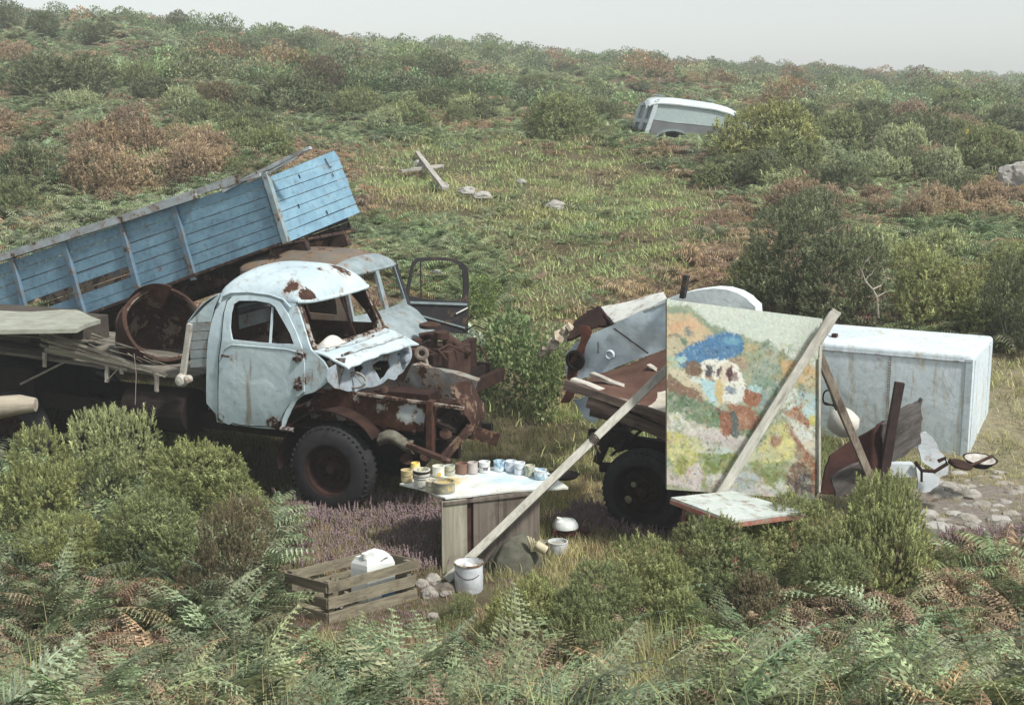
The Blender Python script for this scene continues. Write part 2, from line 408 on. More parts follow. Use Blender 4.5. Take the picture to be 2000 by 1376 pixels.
side_o = [(403, 787), (404, 691), (408, 655), (414, 625), (424, 595), (431, 576), (441, 568), (460, 566), (490, 568), (530, 573), (560, 582), (578, 592), (590, 630), (607, 683), (618, 692), (632, 706), (641, 722), (640, 745), (629, 755), (612, 766), (592, 771), (572, 788), (558, 812), (549, 835), (537, 838), (500, 835), (440, 827), (424, 824), (421, 808)]
win = [(452, 668), (447, 640), (449, 610), (454, 590), (466, 583), (500, 583), (528, 588), (541, 596), (556, 622), (572, 650), (581, 676), (540, 674)]
m = MB(); bplate(m, side_o, [win], W0, .035); cs = m.build('cab_side', WHITE_CAB, lorry, True)
door_o = [(427, 815), (427, 740), (428, 700), (433, 665), (438, 610), (444, 588), (455, 578), (490, 576), (530, 581), (548, 590), (562, 613), (578, 648), (590, 680), (594, 712), (594, 765), (577, 776), (560, 795), (547, 818), (540, 832), (500, 831), (470, 829), (455, 825), (447, 829), (436, 824)]
win2 = [(453, 663), (449, 640), (451, 612), (456, 594), (467, 587), (500, 587), (527, 592), (537, 599), (551, 623), (566, 650), (574, 672), (540, 671), (500, 668)]
m = MB(); bplate(m, door_o, [win2], W0 - .028, .022); dr = m.build('door', WHITE_CAB, lorry, True, .006)
m = MB(); a_, b_ = Sb(532, 597, W0), Sb(527, 671, W0)
m.bar(A.P(a_[0], W0 + bend(a_[1]) + .01, a_[1]), A.P(b_[0], W0 + .01, b_[1]), .022, .022); m.build('vent_bar', WHITE_CAB, dr)
# swage line, rain gutter over the window, hinges and handle
m = MB(); pts = [Sb(x, y, W0 - .03) for x, y in ((429, 705), (440, 680), (453, 673), (500, 677), (560, 682), (592, 690))]
m.tube([A.P(f, W0 - .03 + bend(u), u) for f, u in pts], .009, 6); m.build('waist_moulding', WHITE_CAB, dr, True)
f1, u1 = Sb(584, 700); f2, u2 = Sb(586, 755)
for f, u in ((f1, u1), (f2, u2)): m = MB(); m.tube([A.P(f, W0 - .05, u - .035), A.P(f, W0 - .05, u + .035)], .016, 8); m.bar(A.P(f - .06, W0 - .035, u), A.P(f + .05, W0 - .035, u), .012, .04, up=A.U); m.build('hinge', RUST_L, dr, True)
m = MB(); f, u = Sb(440, 692); m.tube([A.P(f - .01, W0 - .03, u), A.P(f, W0 - .075, u), A.P(f + .10, W0 - .075, u - .005)], .011, 8); m.build('handle', RUST_L, dr, True)
m = MB(); pts = [Sb(x, y, W0) for x, y in ((431, 590), (437, 577), (455, 571), (490, 570), (530, 575), (556, 584), (571, 600))]
m.tube([A.P(f, W0 - .03 + bend(u), u) for f, u in pts], .014, 6); m.build('rain_gutter', WHITE_CAB, cs, True)
m = MB(); pts = [Sb(x, y, W0) for x, y in door_o + door_o[:1]]; m.tube([A.P(f, W0 - .002 + bend(u), u) for f, u in pts], .010, 5, False); m.build('door_gap_seal', DARK, cs)
m = MB(); pts = [Sb(x, y, W0) for x, y in win2 + win2[:1]]; m.tube([A.P(f, W0 - .018 + bend(u), u) for f, u in pts], .007, 5, False); m.build('window_rubber', DARK, dr)
# roof
FR, FF, WN, WF_ = -1.50, -.33, .155, 1.73
def roof_fn(s, t):
    S = 2 * s - 1; Tt = 2 * t - 1
    f = FR + (FF - FR) * s; w = WN + (WF_ - WN) * t
    f += .07 * (1 - Tt * Tt) * max(S, 0) ; f -= .05 * (1 - Tt * Tt) * max(-S, 0)
    if abs(Tt) > .8: f -= math.copysign(1, S) * .10 * ((abs(Tt) - .8) / .2) ** 2 * abs(S) ** 3
    u0 = 2.43 - .02 * s
    z = u0 + .31 * (1 - abs(S) ** 3.2) ** .62 * (1 - abs(Tt) ** 2.6) ** .55
    return A.P(f, w, z + .008 * noise.noise(Vector((f * 3, w * 3, 0))))
def ease(x):
    x = 2 * x - 1; return (math.sin(x * math.pi / 2) + 1) / 2
m = MB(); m.grid(lambda s, t: roof_fn(ease(s), ease(t)), 30, 30, (0, 0, -.022)); rf = m.build('roof', WHITE_CAB, lorry, True)
m = MB(); m.tube([roof_fn(1, ease(t / 20)) + A.F * .012 - A.U * .012 for t in range(21)], .022, 8); m.build('visor_lip', WHITE_CAB, rf, True)
# back wall with a small window, far side with its window
m = MB(); m.plate([(W0 + .03, .95), (1.85, .95), (1.85, 1.9), (1.74, 2.44), (.18, 2.44), (W0 + .03, 1.9)], [[(.55, 1.95), (1.35, 1.95), (1.35, 2.25), (.55, 2.25)]], lambda a, b, t: A.P(-1.47 - t * .03 - (.03 * (b - 2) if b > 2 else 0), a, b), .2)
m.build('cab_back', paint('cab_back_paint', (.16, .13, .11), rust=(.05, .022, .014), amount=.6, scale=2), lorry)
fo = [Sb(x, y) for x, y in side_o]; fh = [Sb(x, y) for x, y in win]
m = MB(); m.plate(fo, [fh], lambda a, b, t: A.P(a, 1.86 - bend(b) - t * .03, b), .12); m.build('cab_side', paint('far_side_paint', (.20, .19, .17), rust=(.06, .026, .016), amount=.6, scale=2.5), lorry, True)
# windscreen surround: near base, far base, far top, near top
fb, ub = Sb(607, 683); ft, ut = Sb(580, 592)
nb, nt_ = A.P(fb, W0 + .05, ub), A.P(ft, W0 + bend(ut) + .04, ut + .02); fb_, ft_ = A.P(fb - .02, 1.84, ub - .03), A.P(ft + .02, 1.70, ut + .03)
def ws(a, b, t):
    q = (nb * (1 - a) + fb_ * a) * (1 - b) + (nt_ * (1 - a) + ft_ * a) * b
    return q + A.F * (.10 * (1 - (2 * a - 1) ** 2) - t * .03)
m = MB(); m.plate([(0, -.06), (1, -.06), (1, 1), (0, 1)], [[(.05, .06), (.93, .05), (.955, .12), (.955, .90), (.92, .95), (.08, .95), (.035, .9), (.03, .12)]], ws, .08)
m.build('windscreen_frame', paint('screen_frame', (.35, .38, .38), amount=.52, scale=4), lorry, True)
m = MB(); m.bar(ws(.5, .02, 0) - A.F * .012, ws(.5, .97, 0) - A.F * .012, .022, .022); m.build('centre_bar', RUST, lorry)
# scuttle and remains of the bonnet
p00, p10 = A.P(fb + .01, W0 + .01, ub - .005), A.P(fb + .01, 1.84, ub - .03)
m = MB()
def scut(s, t):
    q = p00.lerp(p10, t); f = .46 * s; q = q + A.F * (f + .09 * (1 - (2 * t - 1) ** 2) * (1 - s * .3)) - A.U * (.07 * s + .05 * s * s + .05 * (2 * t - 1) ** 4 * s)
    return q + A.U * .02 * noise.noise(q * 5)
m.grid(lambda s, t: scut(s * (1 - .05 * abs(noise.noise(Vector((t * 9, 0, 0))))), t), 10, 24, (0, 0, -.018)); sc = m.build('scuttle', WHITE_CAB, lorry, True)
m = MB()
for k, (s, o_) in enumerate(((.18, .012), (.62, .02))): m.tube([scut(s, t / 14) + A.U * o_ for t in range(1, 14)], .014, 6)
m.build('bonnet_seam', paint('seam_paint', (.5, .56, .57), amount=.4, scale=6), sc, True)
m = MB(); q = scut(.08, .12) + A.U * .02
m.grid(lambda s, t: q + A.W * (t * .42) + A.F * (s * .16 - .14) + A.U * (.10 * math.sin(math.pi * t) ** .6 * math.sin(math.pi * min(1, s + .08))), 8, 10, (0, 0, -.01)); m.build('dash_cover', plain('pale_dust', (.62, .6, .55), (.45, .42, .38)), sc, True)
# bulkhead below, torn
BH = paint('bulkhead_paint', (.40, .47, .52), (.28, .34, .39), amount=.32, scale=3.6, streak=.3, grime=.8)
fB = fb + .33
m = MB(); flatf(m, A, fB, jag([(640, 720), (675, 707), (720, 692), (800, 668), (806, 688), (800, 708), (785, 728), (765, 745), (745, 760), (690, 765), (655, 758), (640, 745)], 2.2, 3, 3),
    [jag([(726, 714), (742, 704), (758, 703), (762, 718), (750, 734), (740, 742), (734, 730)], 1.5, 2, 4), jag([(692, 712), (704, 707), (708, 718), (700, 730), (692, 726)], 1, 2, 5), [(776, 690), (781, 688), (781, 693), (776, 694)]], .015, .1, .04)
m.build('bulkhead', BH, lorry, True)
m = MB(); q = onp(791, 697, A.P(fB + .03, 0, 0), A.F); m.lathe([(.0, -.02), (.03, -.03), (.075, -.01), (.085, .03), (.085, .06)], q + A.F * .03, -A.F, 20); m.build('bulkhead_plug', BH, lorry, True)
m = MB(); flat(m, A, .12, jag([(626, 712), (650, 700), (676, 698), (672, 725), (664, 752), (634, 760)], 1.5, 2, 8), (), .02, .08, .05); m.build('wing_stub', paint('stub_paint', (.20, .24, .26), amount=.42, scale=4), lorry, True)
m = MB(); q = A.S(694, 742, .35); m.tube([q + A.P(0, 0, 0) - A.O + A.F * (math.cos(t) * .13) + A.U * (math.sin(t) * .09) for t in np.linspace(0, 6.0, 18)], .014, 6); m.tube([q - A.F * .12, q + A.U * .07, q + A.F * .1 - A.U * .05], .012, 6); m.build('headlamp_bracket', plain('pale_bracket', (.36, .33, .28)), lorry, True)
# wheel arch of rust with the white lip of the lost wing
wc = A.S(640, 917, 0)
def arch(s, t):
    a = R(186 - 150 * s); r = .66 + .03 * noise.noise(Vector((s * 6, t * 3, 0))); return wc + A.F * math.cos(a) * r * 1.02 + A.U * math.sin(a) * r + A.W * (.04 + .55 * t)
m = MB(); m.grid(arch, 24, 6, (0, 0, .015)); m.build('wheel_arch', RUST, lorry, True)
m = MB()
lip = [A.S(x, y, 0) for x, y in ((582, 772), (570, 783), (559, 800), (552, 818), (549, 836))]
m.grid(lambda s, t: lip[0].lerp(lip[1], s * 4) * 1 + A.W * 0 if False else (lip[int(min(3, s * 4))].lerp(lip[int(min(3, s * 4)) + 1], s * 4 - int(min(3, s * 4))) + A.F * (.055 * t * math.sin(.3 + 2.4 * s)) + A.W * .02 * t), 12, 3, A.W * .02)
m.build('wing_lip', WHITE_CAB, lorry, True)
m = MB(); q = A.S(561, 838, 0); m.grid(lambda s, t: q + A.F * ((s - .5) * .17) + A.U * (.05 * (t - .5)) - A.W * .03 * math.sin(3.14 * t), 6, 5, A.W * .02); m.build('step_plate', paint('step_paint', (.3, .36, .42), amount=.3), lorry, True)
# inner wing / engine side plates
IW = paint('inner_wing', (.40, .44, .44), rust=(.08, .03, .016), amount=.60, scale=3.0, streak=.3, spots=[(A.S(800, 808, .3), .16, -.42), (A.S(826, 815, .3), .10, -.36), (A.S(745, 795, .3), .12, -.2)])
m = MB(); flat(m, A, .30, jag([(620, 768), (660, 760), (700, 766), (770, 774), (832, 787), (830, 842), (770, 836), (725, 828), (690, 822), (640, 820), (600, 815), (585, 800)], 1.5, 3, 9), (), .03, .15, .05); m.build('inner_wing', IW, lorry, True)
m = MB(); m.bar(A.S(700, 768, .27), A.S(905, 797, .27), .05, .025, jit=.003); m.build('inner_wing_flange', paint('flange_paint', (.33, .31, .28), amount=.5, scale=5), lorry)
m = MB(); m.bar(A.S(842, 782, .27), A.S(842, 882, .27), .12, .07, up=A.F, jit=.002); m.build('front_post', paint('post_rust', (.17, .08, .05), rust=(.085, .036, .024), amount=.75, scale=5), lorry)
FW_ = paint('far_wing', (.24, .25, .25), (.10, .09, .08), rust=(.07, .035, .022), amount=.44, scale=3.2, streak=.2, spots=[(A.S(795, 745, 1.3), .25, -.3), (A.S(880, 765, 1.3), .12, -.25)])
m = MB(); flat(m, A, 1.3, jag([(803, 713), (850, 718), (885, 728), (930, 744), (926, 770), (914, 796), (860, 790), (777, 772), (790, 740)], 2, 3, 10), (), .025, .15, .05); m.build('far_inner_wing', FW_, lorry, True)
m = MB(); quad(m, [A.S(805, 713, 1.3), A.S(932, 744, 1.3), A.S(938, 738, 1.5), A.S(822, 705, 1.5)], (0, 0, -.02), 8, .03); m.build('far_wing_top', paint('far_wing_top_paint', (.26, .27, .24), amount=.42, scale=4), lorry, True)
m = MB(); flatf(m, A, 1.42, jag([(905, 748), (925, 742), (936, 760), (940, 800), (933, 830), (920, 852), (905, 845), (900, 800), (896, 770)], 3.5, 4, 12), (), .05, .08, .12); m.build('radiator_remains', paint('radiator_scrap', (.17, .14, .125), amount=.6, scale=7, streak=.6), lorry, True)
m = MB(); quad(m, [A.P(-.1, .42, 1.42), A.P(1.35, .42, 1.05), A.P(1.35, 1.25, 1.05), A.P(-.1, 1.25, 1.42)], (0, 0, -.05), 6, .08); m.build('engine_cover', DARK, lorry, True)
m = MB(); m.box(A.P(.15, .5, .72), A.F * .95, A.W * .55, A.U * .5); m.box(A.P(.3, .58, 1.2), A.F * .7, A.W * .3, A.U * .16)
m.lathe([(0, 0), (.13, 0), (.13, .12), (.05, .14), (0, .14)], A.P(1.12, .77, 1.0), A.F, 16); m.lathe([(0, 0), (.09, 0), (.09, .3), (0, .3)], A.P(.5, .5, 1.1), A.F, 14)
for k in range(4): m.tube([A.P(.35 + .17 * k, .62, 1.2), A.P(.35 + .17 * k, .5, 1.32), A.P(.35 + .17 * k, .42, 1.1)], .03, 8)
m.build('engine', RUST, lorry, False, .01)
m = MB()
for w in (.42, 1.35): m.bar(A.P(-7.2, w, .93), A.P(1.45, w, .80), .07, .19, jit=.002)
for f in (-6.2, -4.9, -3.4, -1.9, -.3, 1.3): m.bar(A.P(f, .42, .88), A.P(f, 1.35, .88), .06, .14)
m.bar(A.S(750, 850, .4), A.S(835, 838, .4), .06, .08); m.bar(A.S(722, 845, .35), A.S(800, 870, .35), .1, .09)
m.build('chassis', DARK, lorry)
m = MB(); m.bar(A.S(880, 832, .75), A.S(972, 858, 1.15), .06, .15, jit=.004); m.build('bumper', paint('bumper_rust', (.12, .08, .06), amount=.62, scale=5), lorry)
BR = paint('brace_rust', (.16, .12, .10), rust=(.07, .035, .026), amount=.6, scale=5)
m = MB(); m.bar(A.S(925, 828, .6), A.S(868, 892, .25), .10, .05, jit=.004); m.bar(A.S(795, 868, .1), A.S(880, 902, .1), .07, .05, jit=.003); m.bar(A.S(905, 842, .35), A.S(872, 896, .2), .02, .02); m.bar(A.S(855, 820, .5), A.S(885, 826, .7), .02, .02)
m.build('front_brace', BR, lorry)
m = MB(); q = A.S(775, 862, .25); m.grid(lambda s, t: q + A.F * ((s - .5) * .42) + A.U * ((t - .5) * .16 + .05 * math.sin(s * 5)) - A.W * .08 * math.sin(3 * t), 8, 6, A.W * .03); m.build('track_rod_cover', plain('mossy_steel', (.16, .16, .12), (.07, .05, .04)), lorry, True)
m = MB(); m.tube([A.P(0, .2, .52), A.P(0, 1.6, .52)], .05, 10)
for w in (.42, 1.35):
    for k in range(5): m.bar(A.P(-.55 + .05 * k, w, .70 - .02 * k), A.P(.62 - .05 * k, w, .72 - .02 * k), .07, .016)
m.build('front_axle', DARK, lorry, True)
wheel(lorry, A.P(0, 0, .515), A.W, .515, .28, .30)
wheel(lorry, A.P(0, 1.88, .515), -A.W, .515, .28, .30, False)
wheel(lorry, A.P(-4.6, .02, .515), A.W, .515, .28, .30, False)
wheel(lorry, A.P(-4.6, 1.88, .515), -A.W, .515, .28, .30, False)
for k in range(12):                                                 # pipes, cables and rods left in the engine bay
    r_ = random.Random(k * 5 + 1); a0 = Vector((r_.uniform(-.05, 1.2), r_.uniform(.38, 1.3), r_.uniform(.75, 1.35))); a1 = a0 + Vector((r_.uniform(-.45, .45), r_.uniform(-.4, .4), r_.uniform(-.3, .25))); am = (a0 + a1) / 2 + Vector((r_.uniform(-.1, .1), r_.uniform(-.1, .1), r_.uniform(.0, .16)))
    m = MB(); m.tube([A.P(*a0), A.P(*am), A.P(*a1)], r_.choice((.008, .014, .022)), 6); m.build('pipe', r_.choice((RUST, RUST_L, DARK)), lorry, True)
for f, u, w, s in ((.55, 1.42, .34, .05), (1.32, .98, .34, .06), (.2, 1.2, .32, .04), (1.1, .72, .25, .05), (.85, .66, .3, .07)):
    m = MB(); m.lathe([(0, -.03), (s, -.02), (s * 1.1, .02), (s * .5, .05), (0, .06)], A.P(f, w, u), Vector((.2, -.6, .7)), 10, dent=.5, seed=f * 9); m.build('rusty_fitting', RUST_L, lorry, True)
# cab interior
m = MB(); m.box(A.P(-1.35, .25, 1.12), A.F * .5, A.W * 1.45, A.U * .18); m.build('seat', SEATM, lorry, False, .05)
for w in (.28, 1.0):
    m = MB(); m.grid(lambda s, t: A.P(-1.30 + .12 * (1 - s) + .05 * math.sin(math.pi * t), w + .6 * t, 1.28 + .62 * s - .10 * (2 * t - 1) ** 2 * s), 10, 10, A.F * .12); m.build('seat_back', SEATM, lorry, True, .03)
m = MB(); c0 = A.P(-.62, .5, 1.78); ax = (A.F * -.6 + A.U * .8).normalized(); u_ = ax.cross(A.W).normalized()
m.tube([c0 + (A.W * math.cos(t) + u_ * math.sin(t)) * .2 for t in np.linspace(0, 2 * math.pi, 25)], .013, 6, False); m.tube([c0, c0 - ax * .75], .018, 6)
for t in (.3, 2.4, 4.5): m.tube([c0, c0 + (A.W * math.cos(t) + u_ * math.sin(t)) * .2], .009, 5)
m.build('steering_wheel', plain('grey_bakelite', (.2, .2, .19)), lorry, True)
m = MB(); quad(m, [A.P(fb - .12, .2, 1.78), A.P(fb - .12, 1.7, 1.76), A.P(fb - .16, 1.7, 1.45), A.P(fb - .16, .2, 1.45)], A.F * .03, 6, .02); m.build('dashboard', RUST, lorry)
m = MB(); m.box(A.P(-1.45, .12, .95), A.F * 1.2, A.W * 1.7, A.U * .03); m.build('cab_floor', RUST, lorry)
# locker behind the cab, with the sloping white sheet over it
LK = paint('locker_paint', (.30, .34, .35), amount=.3, scale=4, streak=.4)
lo = [A.fu(x, y, .08) for x, y in ((370, 630), (412, 628), (412, 716), (372, 718))]
m = MB(); n_ = 5
for k in range(n_):
    t0, t1 = k / n_ + .008, (k + 1) / n_ - .008
    l = lambda a, b, t: (a[0] + (b[0] - a[0]) * t, a[1] + (b[1] - a[1]) * t)
    a0, a1, b0, b1 = l(lo[0], lo[3], t0), l(lo[0], lo[3], t1), l(lo[1], lo[2], t0), l(lo[1], lo[2], t1)
    quad(m, [A.P(a0[0], .08, a0[1]), A.P(b0[0], .08, b0[1]), A.P(b1[0], .08, b1[1]), A.P(a1[0], .08, a1[1])], A.W * .03, 4, .006)
m.build('headboard_side', LK, lorry)
m = MB(); m.box(A.P(-1.83, .12, 1.55), A.F * .04, A.W * 1.65, A.U * .56); m.box(A.P(-1.58, .12, 1.55), A.F * .04, A.W * 1.65, A.U * .56); m.build('headboard', LK, lorry)
m = MB(); p_, q_ = A.fu(356, 742, .05), A.fu(371, 632, .05); m.bar(A.P(p_[0], .05, p_[1]), A.P(q_[0], .05, q_[1]), .06, .05, up=A.W, jit=.004); c1 = A.P(p_[0], .03, p_[1])
m.lathe([(0, -.06), (.06, -.05), (.085, 0), (.07, .05), (0, .06)], c1, A.W, 12, dent=.5); m.lathe([(0, -.05), (.05, -.03), (.05, .03), (0, .05)], c1 + A.F * .09 + A.U * .02, A.W, 10, dent=.5)
m.build('headboard_post', paint('post_paint', (.52, .50, .45), amount=.3, scale=7), lorry, True)
m = MB()
e0 = [A.S(x, y, .08) for x, y in ((368, 630), (412, 628), (424, 596), (434, 570))]
def sheet(s, t):
    a = e0[0].lerp(e0[1], s) if False else None
    lo_ = A.P(-1.86 + .02 * math.sin(t * 23), .08 + 1.6 * t, 2.10 + .02 * math.sin(t * 31)); hi = A.P(-1.46, .12 + 1.5 * t, 2.44)
    mid = lo_.lerp(hi, s) + A.U * (.05 * math.sin(math.pi * s)); return mid
m.grid(sheet, 10, 16, (0, 0, -.012)); m.plate([A.fu(x, y, .08) for x, y in ((368, 630), (411, 628), (418, 600), (431, 572), (400, 598), (385, 614))], [], lambda a, b, t: A.P(a, .08 + t * .012, b), .1)
m.build('sloping_sheet', WHITE_CAB, lorry, True)
CHALK = plain('chalky_paint', (.5, .47, .42), (.25, .2, .17)); PROD = plain('pale_rod', (.33, .28, .24))
# flatbed: sagging deck and splintered side boards
OLDW = wood('old_grey_timber', ((.26, .24, .20), (.13, .115, .095), (.07, .055, .045)), A.F, stain=.5)
m = MB()
for k in range(9):
    w = .25 + k * .2; m.bar(A.P(-7.4, w, 1.62), A.P(-1.9, w, 1.40), .185, .035, jit=.006)
m.build('deck', OLDW, lorry)
PW = wood('splintered_pale_timber', ((.38, .35, .29), (.17, .145, .115), (.07, .055, .042)), A.F, stain=.4)
m = MB()
for k in range(11):
    a = (80 + random.uniform(-6, 30), 648 + k * 3.6); b = (352 - k * 9 - random.uniform(0, 30), 735 - k * 1.6 + (2 if k % 2 else -2))
    w = .08 + .03 * (k % 4); m.bar(A.S(*a, w), A.S(*b, w), random.uniform(.03, .055), .02, up=A.W, jit=.006, taper=.45)
for k in range(14):
    x = random.uniform(170, 300); y = 660 + (x - 170) * .28 + random.uniform(-12, 12); m.bar(A.S(x, y, .06), A.S(x + random.uniform(25, 60), y + random.uniform(2, 22), .05), .012, .008, taper=.2)
m.build('side_board', PW, lorry)
m = MB(); m.bar(A.S(-40, 648, .1), A.S(190, 668, .1), .02, .06, up=A.W); m.build('deck_edge', OLDW, lorry)
for x, y0, y1 in ((87, 688, 716), (209, 712, 746), (306, 728, 764), (238, 705, 730)): m = MB(); m.bar(A.S(x, y0, .12), A.S(x, y1, .12), .045, .03, up=A.W, jit=.003); m.build('deck_bracket', CHALK, lorry)
m = MB(); m.tube([A.S(40, 750, .05), A.S(132, 704, .2)], .014, 6); m.build('stay_rod', PROD, lorry, True)
m = MB(); m.tube([A.S(210, 742, .1), A.S(242, 708, .1)], .008, 5); m.build('stay_rod', PROD, lorry, True)
m = MB(); m.tube([A.S(262, 690, .04), A.S(266, 730, .05), A.S(264, 790, .04)], .005, 4); m.build('loose_wire', PROD, lorry, True)
m = MB(); m.lathe([(0, 0), (.28, 0), (.28, .9), (0, .9)], A.P(-2.9, .35, .95), A.F, 20); m.box(A.P(-6.4, .3, .7), A.F * 2.0, A.W * 1.2, A.U * .6); m.build('fuel_tank', DARK, lorry, False, .02)

DARKW = wood('dark_box_timber', ((.10, .085, .07), (.05, .042, .035), (.03, .024, .02)), A.F)
# rusty open drum lying on the bed
DR = paint('drum_paint', (.20, .20, .19), (.26, .24, .21), rust=(.07, .034, .024), amount=.56, scale=2.4, streak=.3)
dc = A.S(318, 632, .75); dax = (A.F * .62 - A.W * .55 + A.U * .48).normalized()
drum = thing('rusty_drum', A.P(-2.6, .75, 1.5), 'large open rusty drum lying on the flatbed behind the white cab', 'drum')
m = MB(); m.lathe([(.10, -.95), (.30, -.90), (.42, -.72), (.50, -.40), (.505, -.1), (.47, 0), (.44, .0), (.465, -.1), (.465, -.4), (.39, -.68), (.27, -.85), (.0, -.88)], dc, dax, 40, dent=.10); m.build('drum_shell', DR, drum, True)
m = MB(); m.lathe([(.505, -.30), (.525, -.28), (.525, -.24), (.505, -.22)], dc, dax, 40, dent=.1); m.lathe([(.465, .0), (.49, .01), (.49, .035), (.455, .035)], dc, dax, 40, dent=.1); m.build('drum_hoop', RUST_L, drum, True)
m = MB(); m.grid(lambda s, t: dc + dax * (.02 - .75 * s) + (A.F * math.cos(R(70 + 120 * t)) * .56 + A.U * math.sin(R(70 + 120 * t)) * .50) - A.W * .06, 8, 14, A.W * .02); m.build('bent_cowl', paint('cowl_rust', (.30, .28, .25), rust=(.15, .065, .04), amount=.62, scale=3), drum, True)
m = MB(); sh = [G(-60, 646, 1.98), G(150, 642, 1.98), G(196, 622, 1.98), G(150, 607, 1.98), G(-60, 606, 1.98)]
m.plate([(v.x, v.y) for v in sh], [], lambda a, b, t: Vector((a, b, 1.98 + .03 * noise.noise(Vector((a * 2, b * 2, 0))) - .05 * t)), .2)
tag(rest(m.build('metal_sheet', plain('lichen_sheet', (.34, .36, .30), (.24, .24, .19), .7, 5)), sh[0]), 'pale lichen-grey flat sheet lying on the flatbed left of the rusty drum', 'metal sheet')
m = MB(); m.box(A.P(-6.9, .4, 1.62), A.F * 2.4, A.W * .9, A.U * .30); m.box(A.P(-4.6, .5, 1.60), A.F * .7, A.W * .7, A.U * .3)
tag(rest(m.build('wooden_box', DARKW, None, False, .01), A.P(-6, .8, 1.62)), 'long dark timber box carrying the pale sheet on the lorry bed', 'box')

# ---------------------------------------------------------------- tipper lorry behind
tip = thing('tipper_lorry', A.P(-3.2, 3.3, 0), 'derelict tipper lorry with raised blue boarded body and rust-brown cab behind the white cab', 'tipper lorry')
BLUE = paint('tipper_blue', (.20, .345, .44), (.145, .265, .355), rust=(.04, .022, .018), amount=.20, scale=4.5, streak=.35, grime=.75, rough=.6, streakcol=(.07, .08, .09))
BLUE_D = paint('tipper_blue_worn', (.13, .21, .28), (.09, .15, .20), rust=(.05, .045, .035), amount=.34, scale=6, grime=.6)
RAIL = paint('tipper_rail', (.40, .45, .47), (.28, .31, .32), rust=(.08, .06, .045), amount=.36, scale=5)
TW = 2.6
def lerp2(a, b, t): return (a[0] + (b[0] - a[0]) * t, a[1] + (b[1] - a[1]) * t)
TL, BL, TLL, BLL = (510, 341), (552, 478), (-170, 566), (-128, 727)
def TS(s, t, w=TW):          # s 0 front .. 1 back (left), t 0 top .. 1 bottom
    a = A.fu(*TL, TW); b = A.fu(*BL, TW); c = A.fu(*TLL, TW); d = A.fu(*BLL, TW)
    q = lerp2(lerp2(a, c, s), lerp2(b, d, s), t); return A.P(q[0], w, q[1])
bays = [0, .230, .375, .535, .690, .85, 1.0]
ROWS = 7
m = MB(); mo = MB(); miss = {(2, 4), (3, 4)}
for bi in range(6):
    for r in range(ROWS):
        s0, s1 = bays[bi] + .004, bays[bi + 1] - .001; t0, t1 = .03 + .96 * r / ROWS + .006, .03 + .96 * (r + 1) / ROWS - .004
        off = random.uniform(-.006, .006)
        if (bi, r) in miss: continue
        quad(m, [TS(s0, t0, TW + off), TS(s1, t0 + random.uniform(-.006, .006), TW + off), TS(s1, t1, TW + off), TS(s0, t1, TW + off)], A.W * .035, 5, .008, seed=r)
m.build('side_panel', BLUE, tip)
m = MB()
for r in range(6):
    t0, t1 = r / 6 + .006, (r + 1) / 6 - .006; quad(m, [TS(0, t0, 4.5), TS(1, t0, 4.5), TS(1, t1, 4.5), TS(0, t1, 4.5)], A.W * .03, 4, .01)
m.build('far_side_panel', paint('inner_boards_painted_shade', (.06, .08, .10), rust=(.04, .03, .025), amount=.5, scale=5), tip)  # shade inside the body is put into these boards' dark paint colour
for s in bays[1:-1]:
    m = MB(); m.bar(TS(s - .006, .0, TW - .03), TS(s - .004, 1.04, TW - .03), .085, .06, up=A.W, jit=.004); m.build('side_post', BLUE_D, tip, False, .006)
m = MB(); m.bar(TS(-.012, -.01, TW - .02), TS(-.012, 1.0, TW - .02), .085, .08, up=A.W, jit=.003); m.build('corner_post', paint('corner_post', (.24, .32, .35), rust=(.10, .095, .06), amount=.38, scale=6), tip, False, .006)
m = MB()
m.bar(TS(.16, -.01, TW - .03), TS(1.0, -.045, TW - .03), .10, .11, jit=.006); m.bar(TS(.0, .0, TW), TS(.2, -.035, TW), .08, .05, jit=.008)
m.bar(TS(.05, -.07, TW), TS(.45, -.06, TW), .05, .05, jit=.006, taper=.5)
m.build('top_rail', RAIL, tip)
m = MB(); p0 = A.S(436, 372, TW); p1 = A.S(606, 288, TW + .15); m.bar(p0, p1, .08, .045, jit=.008); p0 = A.S(512, 345, TW - .03); p1 = A.S(592, 300, TW + .1); m.bar(p0, p1, .06, .03, jit=.008, taper=.5); m.build('broken_rail', RAIL, tip)
# headboard (front of the body)
H = {}
for k, (px_, py_), w in (('tl', TL, TW), ('bl', BL, TW), ('tr', (657, 294), 4.5), ('br', (703, 415), 4.5)): H[k] = A.S(px_, py_, w)
hb = lambda s, t: (H['tl'] * (1 - s) + H['tr'] * s) * (1 - t) + (H['bl'] * (1 - s) + H['br'] * s) * t
hn = (H['br'] - H['bl']).cross(H['tl'] - H['bl']).normalized()
if hn.dot(A.F) < 0: hn = -hn
m = MB()
for r in range(7):
    t0, t1 = r / 7 + .005, (r + 1) / 7 - .005; o_ = hn * random.uniform(-.006, .004); ra = random.uniform(-.004, .004)
    a_, b_, c_, d_ = hb(.02, t0), hb(1 + random.uniform(-.01, .01), t0 + ra), hb(1, t1 + ra), hb(.02, t1)
    if r == 0: a_ = hb(.02, .07); b_ = hb(.97, -.01)
    quad(m, [v + o_ for v in (a_, b_, c_, d_)], -hn * .035, 6, .008, seed=r * 3)
m.build('tipper_headboard', BLUE, tip)
for s, t in ((.42, .16), (.83, .30), (.3, .55), (.6, .78)): m = MB(); m.bar(hb(s, t) + hn * .012, hb(s + .005, t + .06) + hn * .012, .014, .012); m.build('bolt_strip', DARK, tip)
m = MB(); m.tube([hb(.80, .06) + hn * .02, hb(.81, .2) + hn * .03, hb(.84, .21) + hn * .02], .008, 5); m.build('latch_hook', DARK, tip)
